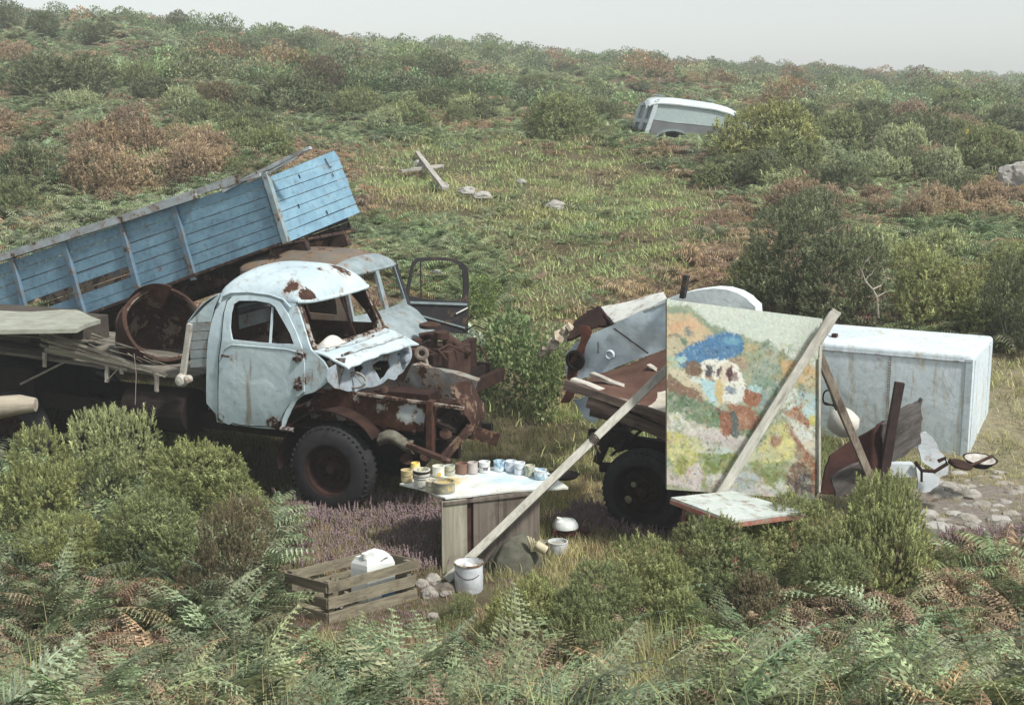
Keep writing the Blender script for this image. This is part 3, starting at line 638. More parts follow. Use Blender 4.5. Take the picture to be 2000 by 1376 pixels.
m = MB()
for k in range(6):
    w = TW + .1 + k * .36; m.bar(TS(0, .98, w), TS(1, .98, w), .33, .04, jit=.004)
for w in (3.0, 4.1): m.bar(TS(-.02, 1.12, w), TS(1, 1.1, w), .09, .17, jit=.004)
for s in (.03, .2, .4, .6, .8): m.bar(TS(s, 1.05, TW), TS(s, 1.05, 4.5), .07, .09)
m.build('body_floor', paint('floor_rust', (.07, .05, .045), rust=(.055, .032, .026), amount=.6, scale=4), tip)
m = MB(); m.tube([A.P(-3.6, 3.55, .9), TS(.22, 1.1, 3.55)], .07, 12); m.tube([A.P(-3.6, 3.55, .9), TS(.22, 1.1, 3.55).lerp(A.P(-3.6, 3.55, .9), .5)], .10, 12); m.build('hydraulic_ram', DARK, tip, True)
m = MB()
for w in (3.05, 4.05): m.bar(A.P(-8, w, .95), A.P(.3, w, .95), .08, .2)
for f in (-7.5, -5, -3.6, -2, .2): m.bar(A.P(f, 3.05, .95), A.P(f, 4.05, .95), .07, .15)
m.build('chassis', DARK, tip)
for f, w, d in ((-.55, 2.45, 1), (-.55, 4.3, -1), (-5.6, 2.45, 1), (-5.6, 4.3, -1)): wheel(tip, A.P(f, w, .5), A.W * d, .5, .26, .29, False)
# its cab
BROWN = paint('brown_roof_paint', (.13, .105, .085), (.17, .145, .115), rust=(.07, .045, .036), amount=.36, scale=3.2, grime=.5)
GREY = paint('grey_blue_trim', (.27, .33, .35), (.18, .22, .23), rust=(.09, .052, .036), amount=.27, scale=5)
BLK = paint('blackened_steel', (.028, .026, .03), (.02, .018, .02), rust=(.04, .024, .02), amount=.22, scale=5, rough=.6)
c0w, c1w = 2.36, 4.02
def roof2(s, t):
    S = 2 * s - 1; Q = 2 * t - 1; f = -2.75 + 1.62 * s + .06 * (1 - Q * Q) * S; w = c0w + .08 + (c1w - c0w - .12) * t
    if abs(Q) > .8: f -= math.copysign(1, S) * .09 * ((abs(Q) - .8) / .2) ** 2 * abs(S) ** 3
    return A.P(f, w, 2.40 + .24 * (1 - abs(S) ** 3.5) ** .6 * (1 - abs(Q) ** 2.6) ** .55 + .012 * noise.noise(Vector((f * 3, w * 3, 4))))
m = MB(); m.grid(lambda s, t: roof2(ease(s), ease(t)), 26, 26, (0, 0, -.02)); rf2 = m.build('roof', BROWN, tip, True)
m = MB()
m.grid(lambda s, t: roof2(.90 + .10 * s, ease(t)) + A.U * .012 + A.F * (.03 * s), 6, 26, (0, 0, -.02)); m.tube([roof2(1, ease(t / 20)) + A.F * .03 - A.U * .015 for t in range(21)], .028, 8)
m.build('roof_front_band', GREY, rf2, True)
wb0, wb1 = A.P(-.98, c0w + .02, 1.83), A.P(-.98, c1w + .02, 1.83); wt0, wt1 = A.P(-1.15, c0w + .1, 2.41), A.P(-1.15, c1w - .04, 2.41)
def ws2(a, b, t): return (wb0 * (1 - a) + wb1 * a) * (1 - b) + (wt0 * (1 - a) + wt1 * a) * b + A.F * (.12 * (1 - (2 * a - 1) ** 2) - t * .04)
m = MB(); m.plate([(0, -.08), (1, -.08), (1, 1), (0, 1)], [[(.05, .05), (.47, .05), (.47, .92), (.44, .96), (.08, .96), (.05, .9)], [(.53, .05), (.92, .05), (.95, .1), (.94, .9), (.91, .96), (.56, .96), (.53, .92)]], ws2, .07); m.build('windscreen_frame', GREY, tip, True)
m = MB(); m.tube([ws2(1.0, t, 0) for t in (-.1, .2, .5, .8, 1.0)], [.04, .036, .034, .034, .04], 8); m.build('pillar', BLK, tip, True)
m = MB(); m.tube([ws2(.0, t, 0) for t in (-.1, .5, 1.0)], .035, 8); m.build('pillar', BLK, tip, True)
sp = [(-2.7, .95), (-1.15, .95), (-.98, 1.2), (-.98, 1.83), (-1.15, 2.42), (-2.65, 2.42), (-2.7, 1.9)]; shh = [(-2.2, 1.9), (-1.15, 1.88), (-1.28, 2.33), (-2.15, 2.34)]
m = MB(); m.plate(sp, [shh], lambda a, b, t: A.P(a, c0w + .03 * t + max(0, b - 1.9) * .18, b), .2); m.build('cab_side', BROWN, tip, True)
sp2 = [(-2.7, .95), (-2.1, .95), (-2.1, 2.40), (-2.65, 2.42), (-2.7, 1.9)]
m = MB(); m.plate(sp2, [], lambda a, b, t: A.P(a, c1w - .03 * t - max(0, b - 1.9) * .12, b), .2); m.build('cab_side', BROWN, tip, True)
m = MB(); m.plate([(c0w + .05, .95), (c1w, .95), (c1w - .06, 2.42), (c0w + .12, 2.42)], [[(2.8, 1.9), (3.6, 1.9), (3.6, 2.25), (2.8, 2.25)]], lambda a, b, t: A.P(-2.68 - .03 * t, a, b), .25); m.build('cab_back', BROWN, tip)
m = MB()
m.grid(lambda s, t: wb0.lerp(wb1, t) + A.F * (.50 * s + .12 * (1 - (2 * t - 1) ** 2)) - A.U * (.02 + .12 * s + .25 * s * s + .1 * (2 * t - 1) ** 4 * s) + A.U * .02 * noise.noise(Vector((s * 5, t * 5, 1))), 10, 20, (0, 0, -.02)); m.build('scuttle', GREY, tip, True)
m = MB(); m.box(A.P(-.75, 2.75, .9), A.F * 1.0, A.W * .7, A.U * .52)
for k in range(4): m.lathe([(0, 0), (.06, 0), (.07, .12), (.03, .14), (0, .14)], A.P(-.5 + .2 * k, 2.9 + .05 * k, 1.4), A.U, 12)
m.tube([A.P(-.6, 3.3, 1.45), A.P(-.1, 3.35, 1.55), A.P(.3, 3.3, 1.3)], .06, 10); m.lathe([(0, 0), (.14, 0), (.15, .05), (.05, .08), (0, .08)], A.S(840, 640, 3.1), A.U, 18); m.lathe([(0, 0), (.10, 0), (.10, .1), (0, .1)], A.S(862, 662, 3.0), A.U, 16)
m.build('engine', RUST_L, tip, False, .008)
m = MB(); m.lathe([(.04, 0), (.085, .0), (.095, .02), (.06, .03), (.04, .02)], A.S(824, 689, 2.2), (A.F * .3 - A.W).normalized(), 16); m.tube([A.S(830, 700, 2.3), A.S(836, 722, 2.3)], .03, 8); m.build('hose_flange', plain('pale_alloy', (.32, .27, .22)), tip, True)
m = MB(); m.box(A.P(.05, 2.5, .8), A.F * .1, A.W * 1.4, A.U * .62); m.bar(A.P(.3, 2.3, .85), A.P(.36, 4.3, .85), .08, .18); m.build('radiator', RUST, tip, False, .01)
for k in range(9):
    r_ = random.Random(k * 7 + 2); a0 = Vector((r_.uniform(-.7, .4), r_.uniform(2.6, 3.9), r_.uniform(1.1, 1.6))); a1 = a0 + Vector((r_.uniform(-.45, .45), r_.uniform(-.4, .4), r_.uniform(-.3, .25))); am = (a0 + a1) / 2 + Vector((0, 0, r_.uniform(.0, .16)))
    m = MB(); m.tube([A.P(*a0), A.P(*am), A.P(*a1)], r_.choice((.01, .016, .026)), 6); m.build('pipe', r_.choice((RUST, RUST_L, DARK)), tip, True)
# open far door
dn = Vector((.28, -.96, 0)).normalized(); dO = A.P(-1.0, c1w + .05, 1.85)
dr_ = Vector((-dn.y, dn.x, 0)); dr_ = dr_ if dr_.x > 0 else -dr_
def dpt(x, y):
    q = onp(x, y, dO, dn) - dO; return (q.dot(dr_), q.z)
dout = [(790, 590), (793, 570), (800, 535), (806, 512), (815, 504), (850, 502), (885, 504), (906, 514), (914, 528), (916, 545), (915, 600), (914, 652), (880, 650), (830, 640), (800, 626)]
dhole = [(799, 578), (803, 550), (809, 520), (817, 511), (850, 508), (880, 510), (897, 518), (904, 530), (906, 560), (904, 582), (895, 588), (840, 585)]
m = MB(); m.plate([dpt(x, y) for x, y in dout], [[dpt(x, y) for x, y in dhole]], lambda a, b, t: dO + dr_ * a + Vector((0, 0, b)) - dn * (.05 * t), .15); od = m.build('open_door', BLK, tip, False, .012)
m = MB(); p0, p1 = dpt(822, 509), dpt(823, 584); f_ = lambda q, o=0: dO + dr_ * q[0] + Vector((0, 0, q[1])) + dn * o; m.bar(f_(p0, -.02), f_(p1, -.02), .02, .02); m.bar(f_(dpt(808, 535), -.02), f_(dpt(845, 541), -.02), .012, .012); m.build('quarter_light_bar', BLK, od)
m = MB(); m.lathe([(0, -.02), (.05, -.012), (.065, 0), (.05, .012), (0, .02)], f_(dpt(853, 531), .0), Vector((.1, .5, .8)), 14, dent=.4); m.build('door_mirror', plain('chalk_mirror', (.75, .75, .70), (.6, .6, .55)), od, True)
m = MB(); m.bar(f_(dpt(890, 612), .02), f_(dpt(913, 600), .02), .03, .012); m.build('door_pull', plain('chalk_white', (.75, .75, .70), (.6, .6, .55)), od, True)
m = MB(); m.bar(f_(dpt(800, 590), .012), f_(dpt(912, 594), .012), .03, .03); m.bar(f_(dpt(808, 612), .01), f_(dpt(908, 640), .01), .02, .02); m.build('door_capping', GREY, od)

# ---------------------------------------------------------------- broken flatbed lorry behind the easel
B = Frame(G(1248, 1046), 27)
fl = thing('broken_flatbed_lorry', B.P(.5, 1, 0), 'collapsed flatbed lorry with pale blue panel, splintered deck and one big tyre behind the easel', 'lorry')
PB = paint('pale_blue_panel', (.43, .54, .61), (.50, .58, .61), rust=(.10, .05, .035), amount=.17, scale=2.2, streak=.2)
m = MB(); flat(m, B, 1.2, jag([(1125, 669), (1160, 650), (1199, 634), (1250, 608), (1304, 583), (1312, 600), (1316, 690), (1300, 681), (1230, 706), (1160, 734), (1113, 744), (1104, 730), (1106, 690)], 1.0, 3, 21), [], .03, .2, .05)
m.build('blue_panel', PB, fl, True)
lc = B.S(1125, 703, 1.14)
m = MB(); m.lathe([(.115, .0), (.125, -.025), (.095, -.03), (.09, .0), (.08, .02), (.0, .03)], lc, B.W, 24); m.build('lamp_ring', DARK, fl, True)
m = MB(); m.lathe([(.0, .0), (.03, -.005), (.045, -.03), (.055, -.01), (.06, .0)], B.S(1192, 692, 1.19), B.W, 20); m.build('badge_boss', PB, fl, True)
m = MB(); m.bar(B.S(1199, 641, 1.17), B.S(1266, 690, 1.17), .012, .012); m.bar(B.S(1168, 668, 1.17), B.S(1168, 690, 1.17), .008, .008); m.build('panel_seam', RUST, fl)
TOPW = paint('white_top_strip', (.66, .68, .63), (.58, .60, .55), rust=(.09, .045, .035), amount=.33, scale=4)
m = MB(); quad(m, [B.S(1199, 632, 1.2), B.S(1306, 583, 1.2), B.S(1296, 572, 1.75), B.S(1172, 602, 1.75)], (0, 0, -.02), 10, .03, .05); m.build('bonnet_top', TOPW, fl, True)
m = MB(); quad(m, [B.S(1103, 662, 1.25), B.S(1196, 633, 1.25), B.S(1170, 600, 1.7), B.S(1120, 630, 1.7)], (0, 0, -.03), 8, .06, .25, 3); m.bar(B.S(1196, 634, 1.2), B.S(1170, 600, 1.7), .03, .03); m.build('rusty_corner', RUST, fl, True)
m = MB(); m.grid(lambda s, t: B.S(1131 - 40 * s ** 1.5 + 6 * math.sin(s * 9), 636 + 150 * s, 1.15) + B.F * (.10 * t * (1 + .5 * noise.noise(Vector((s * 6, 0, 0))))) + B.W * .03 * t, 14, 3, B.W * .02); m.build('front_edge', plain('dark_red_rust', (.12, .04, .025), (.05, .02, .014), .9, 8), fl, True)
m = MB()
for k in range(7):
    x = 1060 + k * 9 + random.uniform(-4, 4); q = B.S(x, 690 - k * 9 + random.uniform(-6, 6), 1.5); m.lathe([(0, -.04), (.07, -.02), (.09, .02), (0, .05)], q, Vector((random.uniform(-1, 1), random.uniform(-1, 1), .6)), 7, dent=1.2, seed=k)
m.build('peeling_flakes', plain('flaking_cream', (.50, .46, .36), (.24, .17, .12)), fl)
m = MB(); flat(m, B, 1.3, jag([(1119, 780), (1160, 772), (1172, 810), (1160, 828), (1140, 815)], 2, 3, 22), (), .02, .1, .05); m.build('hanging_panel', PB, fl, True)
DK = plain('rusty_deck', (.125, .070, .052), (.075, .038, .028), .9, 4, .4, .2)
m = MB(); quad(m, [B.S(1128, 756, .05), B.S(1330, 836, .05), B.S(1330, 672, 1.15), B.S(1160, 735, 1.15)], (0, 0, -.03), 14, .03); m.build('deck_plate', DK, fl, True)
d1 = (B.S(1298, 817, 0) - B.S(1103, 752, 0)).normalized()
PLK = wood('white_weathered_plank', ((.58, .56, .50), (.36, .33, .28), (.13, .10, .08)), d1, stain=.35)
BRK = wood('dark_weathered_beam', ((.16, .12, .10), (.08, .055, .045), (.04, .028, .022)), d1, stain=.5)
for k, (a, b, wa, wb, wd, th_, mt) in enumerate((((1156, 733), (1252, 771), .55, .5, .10, .03, PLK), ((1118, 744), (1266, 801), .28, .28, .12, .035, PLK), ((1112, 757), (1296, 810), .12, .12, .06, .04, PLK), ((1103, 754), (1310, 822), .0, .0, .05, .10, BRK), ((1185, 762), (1240, 775), .45, .40, .07, .03, BRK), ((1266, 715), (1300, 738), .9, .8, .05, .02, PLK))):
    m = MB(); m.bar(B.S(*a, wa) + B.U * .02, B.S(*b, wb) + B.U * .02, wd, th_, jit=.009, taper=.8); m.build('deck_board', mt, fl)
m = MB(); m.bar(B.S(1150, 782, .1), B.S(1340, 862, .1), .09, .13, jit=.006); m.bar(B.S(1155, 800, .9), B.S(1400, 860, .9), .09, .13); m.build('bed_beam', BRK, fl)
m = MB(); quad(m, [B.S(1262, 812, .02), B.S(1310, 818, .02), B.S(1310, 765, .5), B.S(1262, 768, .5)], (0, 0, .02), 8, .05, .2, 7); m.build('torn_sacking', plain('pale_sacking', (.60, .57, .48), (.42, .38, .30)), fl, True)
m = MB(); m.bar(B.P(-.75, .35, .95), B.P(1.25, .35, .87), .08, .16); m.bar(B.P(-.75, 1.2, .95), B.P(1.25, 1.2, .87), .08, .16); m.bar(B.S(1195, 888, .2), B.S(1255, 838, .2), .035, .03)
m.bar(B.S(1185, 835, .3), B.S(1225, 870, .25), .2, .16, jit=.03); m.bar(B.P(-.6, .32, .62), B.P(.75, .32, .66), .07, .10); m.bar(B.P(-.65, .35, .66), B.P(-.5, .35, 1.0), .1, .08); m.tube([B.P(0, .1, .5), B.P(0, 1.6, .5)], .06, 10); m.bar(B.S(1225, 850, .6), B.S(1300, 905, .6), .05, .1)
for f in (-.6, .3, 1.2): m.bar(B.P(f, .35, .9), B.P(f, 1.2, .9), .06, .12)
m.build('chassis', DARK, fl)
m = MB(); m.bar(B.S(1225, 885, .15), B.S(1250, 895, .15), .03, .01, jit=.004); m.build('pale_strap', plain('lichen_strap', (.4, .38, .28)), fl)
wheel(fl, B.P(0, 0, .47), B.W, .47, .26, .315, True, DARK)
wheel(fl, B.P(0, 1.75, .47), -B.W, .47, .26, .31, False, DARK)
m = MB()
for x, y, r in ((1237, 946, .035), (1226, 975, .045)): m.lathe([(0, -.02), (r * .6, -.015), (r, .0)], B.S(x, y, .10), B.W, 8, dent=1.5)
m.build('lichen_patch', plain('lichen', (.32, .30, .2)), fl)
# white cab roof standing up behind the picture
m = MB(); flat(m, B, 1.5, [(1302, 583), (1322, 576), (1345, 570), (1368, 566), (1395, 563), (1418, 565), (1440, 572), (1458, 582), (1466, 590), (1476, 598), (1480, 640), (1480, 760), (1302, 760)], [], .25, .2, .03)
m.build('cab_roof', paint('white_roof', (.70, .76, .75), (.62, .70, .70), amount=.12, scale=2), fl, True, .05)
m = MB(); m.bar(B.S(1333, 582, 1.1), B.S(1341, 537, 1.1), .055, .085, up=B.W); m.tube([B.S(1339, 551, 1.06), B.S(1339, 551, 1.2)], .018, 10); m.build('steel_upright', BLK, fl, False, .004)
# ---------------------------------------------------------------- the easel, the picture and the painter's things
EA = wood('easel_whitewashed', ((.52, .51, .45), (.36, .35, .30), (.17, .15, .12)), (.5, .1, .8), stain=.3)
EA2 = wood('easel_raw_timber', ((.36, .31, .25), (.22, .18, .14), (.08, .055, .04)), (-.3, 0, .9), stain=.45)
# picture board: four corners in space
PTL, PBL, PTR, PBR = DY(1302, 584, 13.0), DY(1302, 955, 12.86), DY(1606, 622, 13.62), DY(1598, 975, 13.48)
pn = (PTR - PTL).cross(PBL - PTL).normalized()
if pn.y > 0: pn = -pn
def picture():
    nx, ny = 300, 366
    # colours read off the picture, in the pixels of its enlarged view (x 65..1010, y 130..1340)
    X0, X1, Y0, Y1 = 64., 1010., 130., 1335.
    gx, gy = np.meshgrid(np.linspace(X0, X1, nx), np.linspace(Y0, Y1, ny), indexing='ij')
    def vn(freq, seed):
        r = np.random.default_rng(seed); g = r.random((int(40), int(50))); fx = (gx / 1000 * freq) % 38; fy = (gy / 1000 * freq) % 48
        ix, iy = fx.astype(int), fy.astype(int); dx, dy = fx - ix, fy - iy; dx = dx * dx * (3 - 2 * dx); dy = dy * dy * (3 - 2 * dy)
        return (g[ix, iy] * (1 - dx) + g[ix + 1, iy] * dx) * (1 - dy) + (g[ix, iy + 1] * (1 - dx) + g[ix + 1, iy + 1] * dx) * dy
    img = np.zeros((nx, ny, 3)); img[:] = (150, 165, 140)
    wx = gx + 18 * (vn(18, 1) - .5) + 12 * (vn(37, 2) - .5); wy = gy + 18 * (vn(18, 3) - .5) + 12 * (vn(37, 4) - .5)
    def poly(pts, col, soft=True, wob=1.0):
        x = gx + (wx - gx) * wob; y = gy + (wy - gy) * wob; ins = np.zeros(gx.shape, bool); j = len(pts) - 1
        for i in range(len(pts)):
            xi, yi = pts[i]; xj, yj = pts[j]
            ins ^= ((yi > y) != (yj > y)) & (x < (xj - xi) * (y - yi) / (yj - yi + 1e-9) + xi); j = i
        img[ins] = col
    def ell(cx, cy, rx, ry, col, wob=1.0, rot=0.0):
        x = gx + (wx - gx) * wob - cx; y = gy + (wy - gy) * wob - cy; c, s = math.cos(rot), math.sin(rot)
        img[((x * c + y * s) / rx) ** 2 + ((-x * s + y * c) / ry) ** 2 < 1] = col
    poly([(0, 0), (1100, 0), (1100, 460), (900, 440), (700, 350), (520, 300), (400, 290), (300, 240), (190, 150), (0, 180)], (198, 215, 212))
    poly([(64, 190), (150, 170), (220, 200), (300, 240), (430, 290), (520, 300), (380, 330), (240, 260), (64, 240)], (130, 155, 130))
    poly([(64, 215), (200, 205), (300, 280), (360, 330), (250, 400), (120, 460), (64, 500)], (202, 178, 140))
    ell(120, 300, 50, 40, (214, 170, 130)); ell(210, 270, 50, 30, (218, 176, 138)); ell(190, 330, 22, 28, (120, 130, 125)); ell(160, 385, 24, 26, (95, 130, 110)); ell(115, 350, 20, 16, (130, 130, 120)); ell(110, 420, 50, 50, (188, 180, 150))
    poly([(500, 330), (640, 340), (760, 400), (820, 480), (760, 560), (600, 560), (430, 480), (420, 430)], (150, 158, 122))
    ell(600, 400, 60, 40, (140, 160, 130)); ell(560, 370, 50, 26, (175, 165, 120)); ell(655, 350, 24, 34, (118, 140, 128)); ell(760, 395, 30, 30, (128, 140, 100)); ell(480, 470, 60, 36, (176, 155, 118)); ell(610, 500, 80, 50, (150, 160, 140))
    poly([(740, 430), (900, 410), (1010, 460), (1010, 620), (900, 580), (800, 580), (760, 500)], (212, 172, 116)); ell(870, 470, 70, 50, (216, 165, 105)); ell(960, 560, 50, 50, (190, 170, 120))
    poly([(64, 480), (140, 470), (180, 520), (120, 570), (64, 560)], (165, 190, 170))
    poly([(600, 500), (740, 560), (760, 640), (700, 760), (620, 720), (560, 600)], (130, 160, 145)); ell(690, 600, 60, 60, (120, 155, 140)); ell(690, 470, 50, 60, (140, 165, 160))
    poly([(64, 720), (200, 700), (330, 760), (420, 820), (420, 900), (240, 940), (64, 820)], (98, 130, 96)); ell(150, 760, 70, 50, (85, 118, 88)); ell(320, 830, 70, 45, (92, 128, 88))
    poly([(500, 800), (700, 760), (760, 860), (640, 980), (520, 960)], (118, 145, 110)); ell(650, 700, 40, 90, (125, 160, 165))
    poly([(64, 830), (240, 900), (420, 930), (560, 950), (560, 1100), (400, 1120), (240, 1080), (64, 970)], (200, 202, 198)); ell(330, 980, 110, 50, (196, 186, 196)); ell(470, 1020, 80, 50, (186, 180, 188)); ell(120, 880, 50, 50, (205, 215, 212)); ell(400, 1090, 80, 50, (180, 205, 205))
    poly([(64, 960), (200, 980), (250, 1060), (230, 1180), (170, 1260), (120, 1220), (64, 1100)], (190, 190, 92)); ell(120, 1080, 50, 80, (205, 205, 120)); ell(160, 1170, 34, 70, (135, 150, 50)); ell(230, 1030, 50, 50, (190, 195, 140))
    poly([(240, 1080), (360, 1090), (500, 1060), (500, 1150), (400, 1230), (280, 1240)], (120, 145, 66)); ell(340, 1150, 50, 50, (110, 132, 60)); ell(450, 1150, 60, 40, (150, 158, 100))
    poly([(64, 1200), (130, 1260), (200, 1190), (260, 1150), (290, 1300), (240, 1340), (64, 1300)], (200, 188, 198)); ell(230, 1230, 50, 60, (206, 190, 202)); ell(300, 1270, 24, 50, (130, 150, 90))
    poly([(300, 1230), (420, 1200), (560, 1180), (700, 1260), (760, 1330), (300, 1340)], (186, 190, 198)); ell(560, 1240, 60, 50, (160, 180, 200)); ell(660, 1300, 60, 40, (212, 205, 212)); ell(380, 1270, 50, 50, (214, 215, 218))
    poly([(700, 860), (800, 840), (850, 960), (860, 1080), (760, 1130), (640, 1120), (600, 1060), (640, 980)], (202, 200, 120)); ell(790, 1000, 60, 70, (215, 212, 122)); ell(690, 1060, 60, 40, (196, 200, 140)); ell(720, 960, 40, 40, (165, 125, 95)); ell(600, 1080, 60, 40, (196, 205, 170))
    poly([(560, 1120), (800, 1100), (800, 1250), (740, 1300), (640, 1230)], (128, 150, 82)); ell(700, 1190, 70, 50, (118, 142, 70)); ell(770, 1260, 40, 40, (190, 200, 195))
    poly([(780, 830), (850, 900), (960, 1040), (1000, 1130), (1000, 1335), (820, 1335), (800, 1180), (870, 1080), (850, 960)], (150, 88, 60)); ell(890, 1230, 85, 130, (88, 66, 62)); ell(870, 1160, 60, 60, (112, 76, 60)); ell(920, 1230, 40, 70, (70, 60, 64)); ell(940, 1330, 60, 40, (110, 120, 110))
    poly([(760, 780), (860, 800), (1010, 960), (1010, 1060), (930, 1010), (850, 900)], (214, 214, 216)); ell(920, 880, 60, 50, (208, 220, 226)); ell(950, 980, 40, 40, (206, 200, 180))
    poly([(800, 730), (880, 720), (940, 800), (950, 860), (860, 820), (780, 790)], (172, 98, 68))
    poly([(740, 600), (860, 610), (880, 720), (800, 760), (740, 740)], (200, 222, 226)); poly([(880, 620), (990, 640), (1000, 780), (930, 800), (870, 740)], (150, 200, 225)); ell(940, 760, 50, 40, (170, 212, 228)); ell(960, 800, 20, 30, (210, 205, 90)); poly([(896, 620), (908, 620), (886, 750), (872, 750)], (140, 80, 70), wob=.3)
    def central():
        # blue tipper and the little lorry
        poly([(110, 490), (190, 410), (290, 345), (350, 315), (420, 292), (490, 300), (520, 330), (520, 405), (450, 455), (350, 490), (260, 515), (190, 545), (140, 545)], (58, 122, 190), wob=.3); ell(330, 430, 50, 26, (55, 112, 175), .5, -.4); ell(450, 345, 50, 30, (80, 155, 205), .5); ell(150, 500, 34, 20, (150, 205, 215), .6)
        poly([(64, 560), (160, 570), (260, 650), (300, 740), (240, 700), (140, 640), (64, 590)], (205, 195, 165)); poly([(64, 600), (150, 650), (260, 700), (280, 760), (150, 720), (64, 700)], (130, 95, 75))
        ell(220, 550, 50, 50, (120, 88, 68)); ell(240, 620, 34, 26, (200, 218, 220)); ell(470, 500, 60, 40, (160, 140, 118))
        poly([(262, 505), (320, 472), (410, 470), (480, 490), (515, 560), (540, 640), (470, 660), (400, 640), (360, 640), (275, 620)], (226, 232, 228), wob=.2); ell(313, 555, 25, 40, (78, 78, 88), .2); ell(322, 600, 22, 16, (170, 130, 95), .4)
        poly([(262, 605), (362, 615), (374, 775), (330, 755), (280, 690)], (158, 210, 234), wob=.3); poly([(355, 600), (410, 610), (410, 740), (370, 770), (350, 700)], (206, 180, 120), wob=.5)
        ell(420, 530, 40, 46, (215, 205, 190), .3); ell(376, 550, 17, 34, (92, 66, 66), .2); ell(440, 560, 26, 46, (86, 50, 60), .2); ell(402, 600, 28, 30, (216, 205, 185), .3); ell(470, 570, 20, 34, (140, 120, 125), .4)
        poly([(405, 640), (530, 625), (545, 700), (455, 755), (395, 730)], (214, 224, 228), wob=.4); ell(450, 660, 34, 26, (128, 150, 178), .6); ell(580, 690, 54, 62, (165, 96, 66)); poly([(410, 740), (560, 760), (640, 830), (600, 900), (500, 910), (430, 820)], (158, 100, 74)); ell(520, 850, 50, 40, (172, 120, 92)); ell(600, 640, 46, 24, (150, 200, 215))
        ell(465, 880, 34, 90, (84, 98, 98), .4, -.15); ell(418, 880, 38, 82, (150, 86, 62), .3, -.1); ell(380, 800, 30, 24, (110, 90, 84))
    central()
    # broken brushwork
    for _ in range(2): img[1:-1, 1:-1] = img[1:-1, 1:-1] * .3 + (img[2:, 1:-1] + img[:-2, 1:-1] + img[1:-1, 2:] + img[1:-1, :-2]) * .175
    r = np.random.default_rng(5); src = img.copy()
    pal = np.array([(120, 145, 110), (150, 165, 130), (200, 185, 145), (205, 210, 205), (150, 110, 85), (165, 190, 195), (95, 120, 90), (190, 175, 110), (185, 175, 182)], float)
    for k in range(1500):
        i, j = r.integers(0, nx), r.integers(int(ny * .16), ny); L, Wd, an = r.uniform(4, 13), r.uniform(1.0, 2.6), r.choice([.8, -.5, 1.4, .1]) + r.normal(0, .4); R_ = int(L) + 1
        if .28 * nx < i < .62 * nx and .12 * ny < j < .72 * ny and r.random() < .8: continue
        if i * 1.0 / nx < .48 and .14 < j / ny < .32 and r.random() < .9: continue
        i0, i1, j0, j1 = max(0, i - R_), min(nx, i + R_ + 1), max(0, j - R_), min(ny, j + R_ + 1); a, b = np.meshgrid(np.arange(i0, i1) - i, np.arange(j0, j1) - j, indexing='ij')
        mk = ((a * math.cos(an) + b * math.sin(an)) / L) ** 2 + ((-a * math.sin(an) + b * math.cos(an)) / Wd) ** 2 < 1; t_q = img[i0:i1, j0:j1]; t_q[mk] = t_q[mk] * .6 + pal[r.integers(0, 9)] * .4
    keep_ = img.copy(); central(); img = keep_ * .25 + img * .75
    src = img.copy()
    for k in range(12000):
        i, j = r.integers(0, nx), r.integers(0, ny); cr = np.clip(src[min(nx - 1, max(0, i + r.integers(-3, 4))), min(ny - 1, max(0, j + r.integers(-3, 4)))] + r.normal(0, 11) + r.normal(0, 5, 3), 20, 235)
        if r.random() < .12 and j > 60: cr = cr * .65 + np.array((222, 224, 214)) * .35
        if r.random() < .05 and j > 60: cr = cr * .6
        L, Wd, an = r.uniform(1.5, 5), r.uniform(.6, 1.3), r.choice([.9, -.6, 1.5]) + r.normal(0, .5); R_ = int(L) + 1
        i0, i1, j0, j1 = max(0, i - R_), min(nx, i + R_ + 1), max(0, j - R_), min(ny, j + R_ + 1)
        a, b = np.meshgrid(np.arange(i0, i1) - i, np.arange(j0, j1) - j, indexing='ij'); u = a * math.cos(an) + b * math.sin(an); v = -a * math.sin(an) + b * math.cos(an)
        img[i0:i1, j0:j1][(u / L) ** 2 + (v / Wd) ** 2 < 1] = cr
    img = (img * .72 + img.mean(axis=2, keepdims=True) * .28) * np.array((1.0, .985, .94)) * .92 + np.array((172, 178, 165)) * .08
    for _ in range(2): img[1:-1, 1:-1] = img[1:-1, 1:-1] * .5 + (img[2:, 1:-1] + img[:-2, 1:-1] + img[1:-1, 2:] + img[1:-1, :-2]) * .125
    img = np.clip(img, 0, 255) / 255; img = np.where(img <= .04045, img / 12.92, ((img + .055) / 1.055) ** 2.4) * .86
    vs = []; 
    for i in range(nx):
        s = i / (nx - 1)
        for j in range(ny):
            t = j / (ny - 1); vs.append((PTL * (1 - s) + PTR * s) * (1 - t) + (PBL * (1 - s) + PBR * s) * t)
    return img.reshape(-1, 3), vs, nx, ny
img, pv, nx, ny = picture()
pbase = (PBL + PBR) / 2
pic = thing('painting', pbase, 'large oil painting of the lorries on a board, with blue, rust, green and yellow brushwork', 'painting')
m = MB(); m.add([v + pn * .004 for v in pv], [(i * ny + j, (i + 1) * ny + j, (i + 1) * ny + j + 1, i * ny + j + 1) for i in range(nx - 1) for j in range(ny - 1)])
t_ = NT('oil_paint'); at = t_.n('ShaderNodeVertexColor', _layer_name='paint').outputs['Color']; lum = t_.n('ShaderNodeRGBToBW', Color=at).outputs[0]
t_.finish(at, .5, t_.math('ADD', lum, t_.math('MULTIPLY', t_.noise(t_.pos(), 60, 4), .5)), .5, .004, spec=.35)
pm = m.build('paint_layer', t_.m, pic)
ca = pm.data.color_attributes.new('paint', 'FLOAT_COLOR', 'POINT'); ca.data.foreach_set('color', np.hstack([img, np.ones((len(img), 1))]).astype(np.float32).ravel())
m = MB(); quad(m, [PTL, PTR, PBR, PBL], -pn * .022, 6); m.build('board', plain('hardboard', (.30, .24, .17), (.2, .15, .1)), pic)
